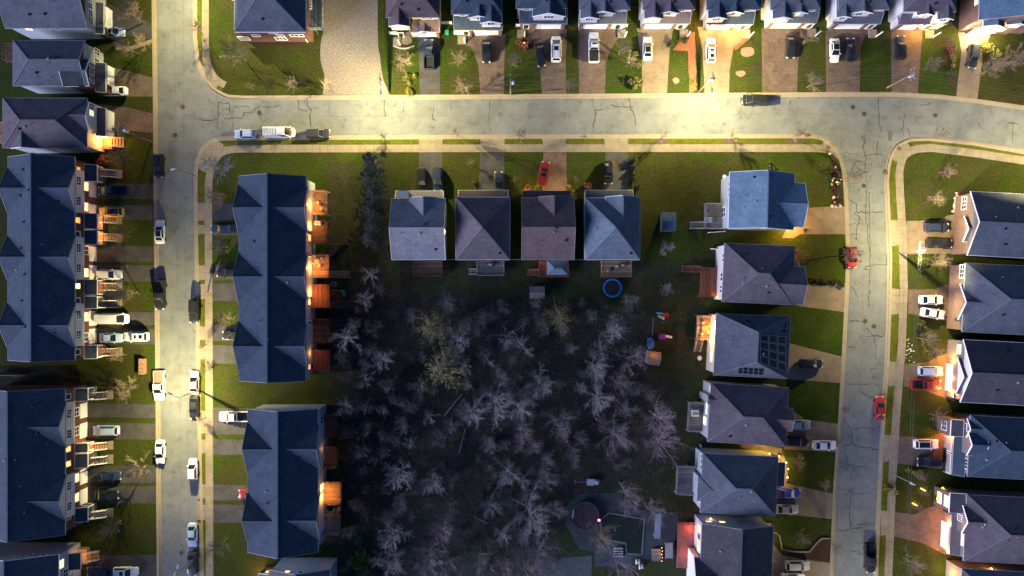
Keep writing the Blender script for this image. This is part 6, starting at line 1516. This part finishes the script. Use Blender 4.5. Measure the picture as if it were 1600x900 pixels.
toy('toy_slide', 'purple toy house with white slide on the back lawn, lower of two', 'toy slide', (('chute', WHITE, (1039, 525, .9), (1050, 527, .1), .5, .1), ('platform', PL('purple', (.30, .05, .32)), (1030, 526, .6), (1039, 526, .6), 1.0, .9)))
toy('swing_set', 'thin metal swing set between the two toy slides', 'swing set', (('frame', METAL, (1021, 496, 2), (1019, 525, 2), .08, .08), ('seat', BLACKM, (1034, 510, .5), (1036, 515, .5), .3, .06), ('leg', METAL, (1021, 496, 0), (1021, 496, 2), .08, .08), ('leg', METAL, (1019, 525, 0), (1019, 525, 2), .08, .08), ('hanger', METAL, (1034, 504, 1.9), (1040, 504, 1.9), .06, .06)))
t = thing('tarpaulin', 'crumpled blue tarpaulin heaped beside the toy shed', 'tarpaulin', W(1016, 536)); m = MB(); c = W(1016, 536); m.ball((c.x, c.y, .3), (.75, 1.3, .45), 9, 5); m.v = [(a + rnd.gauss(0, .1), b + rnd.gauss(0, .1), max(.02, z + rnd.gauss(0, .06))) for a, b, z in m.v]; m.build('sheet', mat('blue_tarp', (.06, .17, .36), .5, .2, 2), t)
m = MB(); c = W(1092, 559); m.ball((c.x, c.y, .55), (.45, .5, .6), 9, 6); tag(m.build('covered_grill', mat('white_cover', (.6, .62, .64), .6, .1, 2)), 'grill under a pale cover below the amber-lit deck', 'grill')
t = thing('garden_cart', 'white wheeled cart with long handle at the lower edge of the wood', 'cart', W(925, 752)); m = MB(); w = W(925, 752); m.box((w.x - .3, w.y, .55), (1.5, 1.2, .5)); m.ball((w.x + .9, w.y, .5), (.5, .55, .45), 8, 5); m.build('tub', mat('pale_plastic', (.45, .50, .56), .5, .1, 2), t); m = MB(); m.beam((w.x - 1.0, w.y, .7), (w.x - 3.4, w.y + .1, .9), .07, .07); m.beam((w.x - 3.4, w.y + .6, .9), (w.x - 3.4, w.y - .4, .9), .07, .07); m.build('handle', METAL, t)
for k, sy in enumerate((-1, 1)): m = MB(); m.tube((w.x - .2, w.y + sy * .62, .3), (w.x - .2, w.y + sy * .72, .3), .3, .3, 12); m.build('wheel', TYRE, t)
t = thing('brick_planter', 'low brick pillar box on the lawn above the white pickup', 'planter', W(225, 572)); w = W(225, 572); m = MB(); m.box((w.x, w.y, .55), (1.0, 3.0, 1.1)); m.build('wall', mat('planter_brick', (.32, .18, .12), .9, .2, 3, kind='brick'), t)
for k in range(4): m = MB(); m.box((w.x + .06, w.y - 1.1 + k * .73, 1.15), (.9, .14, .1)); m.build('slat', WOODT, t)
t = thing('fire_hydrant', 'red fire hydrant at the kerb of the centre block', 'fire hydrant', W(308, 308)); w = W(310, 308); m = MB(); m.tube((w.x, w.y, 0), (w.x, w.y, .65), .15, .13, 10); m.ball((w.x, w.y, .65), .15, 8, 5); m.build('barrel', PL('red', (.5, .03, .02)), t); m = MB(); m.tube((w.x - .25, w.y, .45), (w.x + .25, w.y, .45), .08, .08, 8); m.build('nozzle', PL('red', (.5, .03, .02)), t)
t = thing('basketball_hoop', 'portable basketball hoop leaning over the sidewalk with black base', 'basketball hoop', W(331, 424)); m = MB(); w = W(332, 424); m.box((w.x, w.y, .18), (.75, 1.1, .35)); m.build('base', BLACKM, t); m = MB(); m.tube(W(331, 427, .4), W(324.5, 456, 2.6), .17, .14, 8); m.build('pole', METAL, t); m = MB(); c = W(323.5, 459, 2.8); m.box(c, (1.2, .1, .8)); m.build('backboard', mat('brown_board', (.26, .15, .11), .6, .1, 2), t)
# back terrace of the bottom house: covered pool, spa, pavilion, seats
t = thing('swimming_pool', 'dark covered pool with pale rim on the blue-grey terrace', 'pool', W(976, 830)); PP = [(952, 801), (1007, 811), (1003, 866), (979, 865), (978, 849), (940, 842), (938, 812)]
m = MB(); m.prism(P2(PP), .02, .10); m.build('cover', mat('pool_cover', (.010, .018, .012), .5, .3, 1), t); m = MB(); q = P2(PP + PP[:1]); ribbon(m, q, -.18, .12, .14, .03); m.build('rim', mat('pool_coping', (.13, .15, .165), .8, .1, 2), t)
t = thing('hot_tub', 'round pool with mauve cover and pale curved rim beside the dark covered pool', 'pool', W(914, 806)); c = W(914, 806, 1.0); m = MB(); m.tube((c.x, c.y, 0), (c.x, c.y, .95), 2.6, 2.6, 28); m.build('cover', mat('mauve_cover', (.028, .024, .030), .7, .3, 1.2), t); m = MB()
for i in range(28): a, b = i * .2244, (i + 1) * .2244; m.beam((c.x + 2.65 * math.cos(a), c.y + 2.65 * math.sin(a), .95), (c.x + 2.65 * math.cos(b), c.y + 2.65 * math.sin(b), .95), .2, .14)
m.build('rim', mat('dark_steel_rim', (.05, .06, .08), .5, .2, 2), t); m = MB(); m.beam((c.x - 2.4, c.y - .4, 1.0), (c.x - 2.2, c.y + 1.2, 1.0), .1, .1); m.build('handrail', WHITE, t)
t = thing('string_light_tree', 'bare tree with a glowing pink lamp hung in it', 'tree', W(932, 818)); me = YARD[0]; t.scale = (1.5, 1.5, 1.4)
for n_, q in zip(('trunk', 'crown'), me): o = D.objects.new(n_, q); COL.objects.link(o); o.parent = t
p = W(936, 813, 3.0); m = MB(); m.ball(p, .22, 8, 6); tag(m.build('pink_lantern', emit('pink_bulb', (1, .12, .30), 10)), 'glowing pink lantern hanging in the terrace tree', 'lantern'); lamp((p.x, p.y, p.z + .35), 14, (1, .16, .3))
t = thing('garden_pavilion', 'dark-roofed garden pavilion with pale blue side awning', 'pavilion', W(1040, 822)); m = MB(); m.prism(P2([(1033, 808), (1054, 806), (1053, 844), (1032, 842)], 2.4), 2.35, 2.5); m.build('roof', mat('dark_canopy', (.035, .035, .045), .7, .2, 1.5), t); m = MB(); m.prism(P2([(1024, 803), (1033, 803), (1032, 842), (1022, 841)], 2.2), 2.2, 2.28); m.build('awning', mat('pale_blue_canvas', (.26, .33, .40), .8, .1, 2), t)
for x, y in ((1024, 805), (1024, 840), (1053, 807), (1053, 843)): m = MB(); q = W(x, y, 2.2); m.box((q.x, q.y, 1.15), (.12, .12, 2.3)); m.build('post', GREYT, t)
t = thing('patio_table', 'long grey outdoor table beside the red terrace', 'table', W(1044, 858)); c = W(1044, 858); m = MB(); m.box((c.x, c.y, .72), (1.5, 3.0, .07)); m.build('tabletop', mat('grey_slab', (.20, .22, .23), .6, .15, 2), t)
for a in (-1, 1):
    for b in (-1, 1): m = MB(); m.box((c.x + a * .65, c.y + b * 1.35, .34), (.08, .08, .68)); m.build('leg', GREYT, t)
t = thing('outdoor_sofa', 'pale pallet sofa with string lights beside the grey outdoor table', 'sofa', W(1026, 866)); c = W(1025, 866); m = MB(); m.box((c.x, c.y, .25), (1.7, 2.4, .3)); m.build('seat', mat('pallet_wood', (.27, .20, .17), .8, .2, 2, kind='board'), t); m = MB(); m.box((c.x + .95, c.y, .45), (.25, 2.4, .8)); m.build('backrest', BLACKM, t)
for i in range(5): m = MB(); q = W(1034 + (i % 2), 856 + i * 5.2, .95); m.ball(q, .06, 6, 4); m.build('bulb', AMBB, t)
lamp(W(1033, 868, 1.2), 12)
for x, y, l in ((996, 876, 'white garden chair on the terrace, upper of two'), (1001, 884, 'white garden chair on the terrace, lower of two')):
    t = thing('garden_chair', l, 'chair', W(x, y), 'white terrace chairs'); c = W(x, y); m = MB(); m.box((c.x, c.y, .4), (.8, .8, .08)); m.build('seat', WHITE, t); m = MB(); m.box((c.x - .38, c.y, .7), (.06, .8, .55)); m.build('backrest', WHITE, t)
    for a in (-1, 1):
        for b in (-1, 1): m = MB(); m.box((c.x + a * .34, c.y + b * .34, .18), (.06, .06, .36)); m.build('leg', WHITE, t)
for x, y in ((966, 858), (966, 866)):
    t = thing('sun_lounger', 'pale-framed sun lounger by the covered pool', 'lounger', W(x, y), 'pool loungers'); c = W(x, y); m = MB(); m.box((c.x, c.y, .35), (1.7, .6, .06)); m.build('seat', mat('grey_mesh', (.12, .12, .14), .8, .1, 2), t); m = MB(); [m.beam((c.x - .9, c.y + s * .33, .36), (c.x + .9, c.y + s * .33, .36), .07, .07) for s in (-1, 1)]; m.build('frame', WHITE, t)
    for a in (-1, 1): m = MB(); m.box((c.x + a * .8, c.y, .16), (.06, .6, .32)); m.build('leg', WHITE, t)
def table_set(px, py, z, label, n=4, m_=GREYT, r=.55):
    t = thing('deck_table', label, 'table', W(px, py, z)); c = W(px, py, z); m = MB(); m.tube((c.x, c.y, z + .7), (c.x, c.y, z + .75), r, r, 14); m.build('tabletop', m_, t); m = MB(); m.tube((c.x, c.y, z), (c.x, c.y, z + .7), .06, .06, 6); m.build('leg', METAL, t)
    for k in range(n):
        a = 6.283 * k / n + .5; q = Vector((c.x + (r + .45) * math.cos(a), c.y + (r + .45) * math.sin(a), z)); M = Matrix.Translation(q) @ Matrix.Rotation(a, 4, 'Z')
        h = thing('deck_chair', 'patio chair drawn up to the ' + label, 'chair', q, 'chairs at the ' + label)
        for nm, cc, d in (('seat', (0, 0, .42), (.5, .5, .06)), ('backrest', (.24, 0, .7), (.05, .5, .5)), ('leg', (.2, .2, .2), (.05, .05, .4)), ('leg', (.2, -.2, .2), (.05, .05, .4)), ('leg', (-.2, .2, .2), (.05, .05, .4)), ('leg', (-.2, -.2, .2), (.05, .05, .4))):
            b = MB(); b.box(cc, d, M); b.build(nm, mat('pale_chair', (.42, .40, .38), .7, .1, 3), h)
table_set(496, 408, 2.5, 'table on the third townhouse deck', 4)
table_set(503, 320, 2.5, 'table on the uppermost townhouse deck', 3, BLACKM, .4)
table_set(1100, 513, 1.6, 'table on the amber-lit corner deck', 5, WOODT, .7)
table_set(956, 420, 1.3, 'table on the tan deck', 2, BLACKM, .35)
for x, y, z, l, s in ((498, 349, 2.5, 'pale blue covered grill on the second townhouse deck', 1.0), (1085, 645, 1.4, 'white square fire table on the grey deck', 1.2), (972, 415, 1.3, 'dark storage box on the tan deck', .8), (766, 414, 1.3, 'dark storage box on the pale cluttered deck', .9), (1106, 344, 1.5, 'grey storage box on the deck of the bright blue house', 1.2)):
    t = thing('storage_box' if 'box' in l else 'fire_table' if 'fire' in l else 'covered_grill', l, 'storage box' if 'box' in l else 'fire table' if 'fire' in l else 'grill', W(x, y, z)); c = W(x, y, z)
    m = MB(); m.box((c.x, c.y, z + .4), (1.1 * s, .8 * s if 'white' not in l else 1.2, .8)); m.build('body', BLACKM if 'dark' in l else WHITE if 'white' in l else mat('pale_blue_cover', (.40, .45, .55), .7, .1, 2), t); m = MB(); m.box((c.x, c.y, z + .83), (.9 * s, .5 * s, .05)); m.build('lid', GREYT, t)
# bins
for x, y, c, l in ((699, 53, 'green', 'green wheelie bin at the garage corner of the brown house'), (506, 0, 'black', 'black wheelie bin at the blue deck'), (1510, 396, 'green', 'green wheelie bin at the corner of the twin-gable house'), (274 * 0 + 392, 812, 'teal', 'teal wheelie bin at the eave of the shorter townhouse row')):
    t = thing('wheelie_bin', l, 'bin', W(x, y), 'wheelie bins'); w = W(x, y); m = MB(); m.hexa([(w.x + a * .24, w.y + b * .26, .06) for a, b in ((-1, -1), (1, -1), (1, 1), (-1, 1))], [(w.x + a * .3, w.y + b * .34, 1.0) for a, b in ((-1, -1), (1, -1), (1, 1), (-1, 1))]); pm = PL(c, dict(green=(.02, .12, .06), black=(.02, .02, .02), teal=(.05, .26, .26))[c]); m.build('body', pm, t); m = MB(); m.box((w.x, w.y, 1.04), (.66, .74, .07)); m.build('lid', pm, t)
    for s in (-1, 1): m = MB(); m.tube((w.x + s * .28, w.y - .3, .1), (w.x + s * .33, w.y - .3, .1), .1, .1, 8); m.build('wheel', TYRE, t)
# garden lamps
for x, y, l, wt in ((1440, 764, 'yellow glowing garden lamp, upper of two on the east lawn', 26), (1427, 787, 'yellow glowing garden lamp, lower of two on the east lawn', 26)):
    t = thing('garden_lamp', l, 'garden lamp', W(x, y)); w = W(x, y); m = MB(); m.tube((w.x, w.y, 0), (w.x, w.y, .5), .04, .04, 6); m.build('post', BLACKM, t); m = MB(); m.beam((w.x - .5, w.y + .25, .55), (w.x + .5, w.y - .25, .55), .22, .16); m.build('lamp_head', emit('yellow_lamp', (1, .70, .08), 5), t); lamp((w.x, w.y, 1.0), wt, (1, .66, .1))
for i, (x, y, s, l) in enumerate(((1473, 763, .28, 'smallest yellow globe lamp, top of three by the bay window'), (1469, 770, .38, 'middle yellow globe lamp of three by the bay window'), (1467, 779, .5, 'largest yellow globe lamp, lowest of three by the bay window'))):
    t = thing('globe_lamp', l, 'garden lamp', W(x, y)); w = W(x, y, 1.6); m = MB(); m.tube((w.x, w.y, 0), (w.x, w.y, 1.4), .05, .05, 6); m.build('post', BLACKM, t); m = MB(); m.ball(w, s * .8, 10, 6); m.build('globe', emit('yellow_globe', (1, .72, .05), 3), t); lamp((w.x, w.y, w.z + .7), 18, (1, .7, .1))
for x, y, l in ((1201, 708, 'first path lamp at the end of the yellow-lit side wall'), (1216, 712, 'second yellow path lamp in the curved lawn edge'), (1227, 722, 'third yellow path lamp in the curved lawn edge'), (1230, 732, 'fourth yellow path lamp in the curved lawn edge'), (1229, 745, 'lowest yellow path lamp near the cobalt blue car')):
    t = thing('path_lamp', l, 'garden lamp', W(x, y), 'yellow path lamps'); w = W(x, y); m = MB(); m.tube((w.x, w.y, 0), (w.x, w.y, .4), .03, .03, 6); m.build('post', BLACKM, t); m = MB(); m.ball((w.x, w.y, .46), .12, 8, 5); m.build('lamp_head', BULB, t); lamp((w.x, w.y, .75), 26, (1, .62, .12))
lamp(W(819, 68, 1.0), 30, (1, .45, .08)); t = thing('spot_lamp', 'small orange garden spot among the shrubs by the turned black car', 'garden lamp', W(819, 68)); w = W(819, 68); m = MB(); m.tube((w.x, w.y, 0), (w.x, w.y, .4), .05, .07, 8); m.build('post', BLACKM, t); m = MB(); m.ball((w.x, w.y, .5), .1, 8, 5); m.build('lamp_head', AMBB, t)
# edgings and fences
for pts, l in (([(1206, 831), (1213, 833), (1218, 838), (1220, 848), (1222, 858), (1240, 862), (1264, 862), (1276, 848), (1284, 841), (1297, 841)], 'pale stone edging curving round the green lawn by the terrace house'),
               ([(1170, 36), (1171, 50), (1166, 60), (1156, 70), (1148, 72)], 'amber-lit brick edging of the curved bed by the flooded drive')):
    m = MB(); ribbon(m, P2(pts), -.14, .14, .22, 0); tag(m.build('edging', CONC if pts[0][0] > 1200 else BRICKT), l, 'edging')
def fence(pts, label, m_=WHITE, h=1.5):
    t = thing('fence', label, 'fence', W(*pts[0])); w = P2(pts); m = MB(); [m.beam(a + Vector((0, 0, h * .55)), b + Vector((0, 0, h * .55)), .05, h * .9) for a, b in zip(w, w[1:])]; m.build('panel', m_, t)
    for p in w: m = MB(); m.box((p.x, p.y, h / 2), (.12, .12, h)); m.build('post', m_, t)
fence([(1106, 364), (1130, 362)], 'short white fence below the bright blue house'); fence([(1110, 389), (1128, 391)], 'short white fence behind the brown hip-roofed house'); fence([(1093, 706), (1093, 694)], 'short pale fence panel between mauve and slate houses', GREYT)
fence([(686, 38), (700, 38), (706, 38)], 'short pale fence between the brown and blue street houses'); fence([(610, 54), (622, 54)], 'white fence panel left of the brown house porch'); fence([(710, 54), (718, 53)], 'white fence panel left of the first blue house'); fence([(806, 42), (814, 42)], 'white fence panel left of the second blue house')
fence([(970, 45), (979, 42)], 'white fence panel right of the mauve double-gable house'); fence([(0, 585), (39, 586)], 'grey wire fence in the dark gap between townhouse rows', GREYT); fence([(478, 62), (481, 66)], 'white post fence under the blue deck')
fence([(700, 406), (712, 406)], 'pale fence link between grey and mauve-grey houses', GREYT); fence([(797, 406), (815, 406)], 'pale fence link between mauve-grey and brown houses', GREYT); fence([(897, 406), (914, 406)], 'pale fence link between brown and blue houses', GREYT)
fence([(1472, 735), (1474, 700)], 'low dark rail beside the pink-lit drive', BLACKM, .9)
fence([(1340 + 119, 548), (1459, 556)], 'two dark posts at the amber-lit path', BLACKM, .9)
w = W(1418, 380); 
# ------------------------------------------------------------------ camera, sky, light, view
cam = D.objects.new('camera', D.cameras.new('camera')); COL.objects.link(cam); sc.camera = cam
cam.location = (0, 0, H); cam.data.sensor_width = 36; cam.data.lens = 36 * H / 200; cam.data.clip_end = 5000; cam.data.clip_start = 1
wd = D.worlds.new('World'); sc.world = wd; wd.use_nodes = True; n, l = wd.node_tree.nodes, wd.node_tree.links
sky = n.new('ShaderNodeTexSky'); sky.sky_type = 'NISHITA'; sky.sun_disc = False; sky.sun_elevation = R(SUN_EL); sky.sun_rotation = R(SUN_AZ); sky.ozone_density = 3.0; sky.air_density = 1.4; sky.dust_density = .6
tint = n.new('ShaderNodeMix'); tint.data_type = 'RGBA'; tint.blend_type = 'MULTIPLY'; tint.inputs['Factor'].default_value = 1; tint.inputs['B'].default_value = (.52, .86, 1.45, 1)   # blue hour
l.new(sky.outputs['Color'], tint.inputs['A']); l.new(tint.outputs['Result'], n['Background'].inputs['Color']); n['Background'].inputs['Strength'].default_value = SKY_ST
sd = D.lights.new('sun', 'SUN'); sd.energy = SUN_ST; sd.angle = R(SUN_ANG); sd.color = SUN_COL; so = D.objects.new('sun', sd); COL.objects.link(so)
so.rotation_euler = (R(90 - SUN_LAMP_EL), 0, R(180 - SUN_AZ)); so.location = (0, 0, 60)
vs = sc.view_settings; vs.view_transform = 'Standard'; vs.look = 'None'; vs.exposure = EXPO; vs.gamma = 1
sc.cycles.max_bounces = 5; sc.cycles.diffuse_bounces = 2; sc.cycles.glossy_bounces = 2; sc.cycles.sample_clamp_indirect = 4; sc.cycles.use_denoising = True
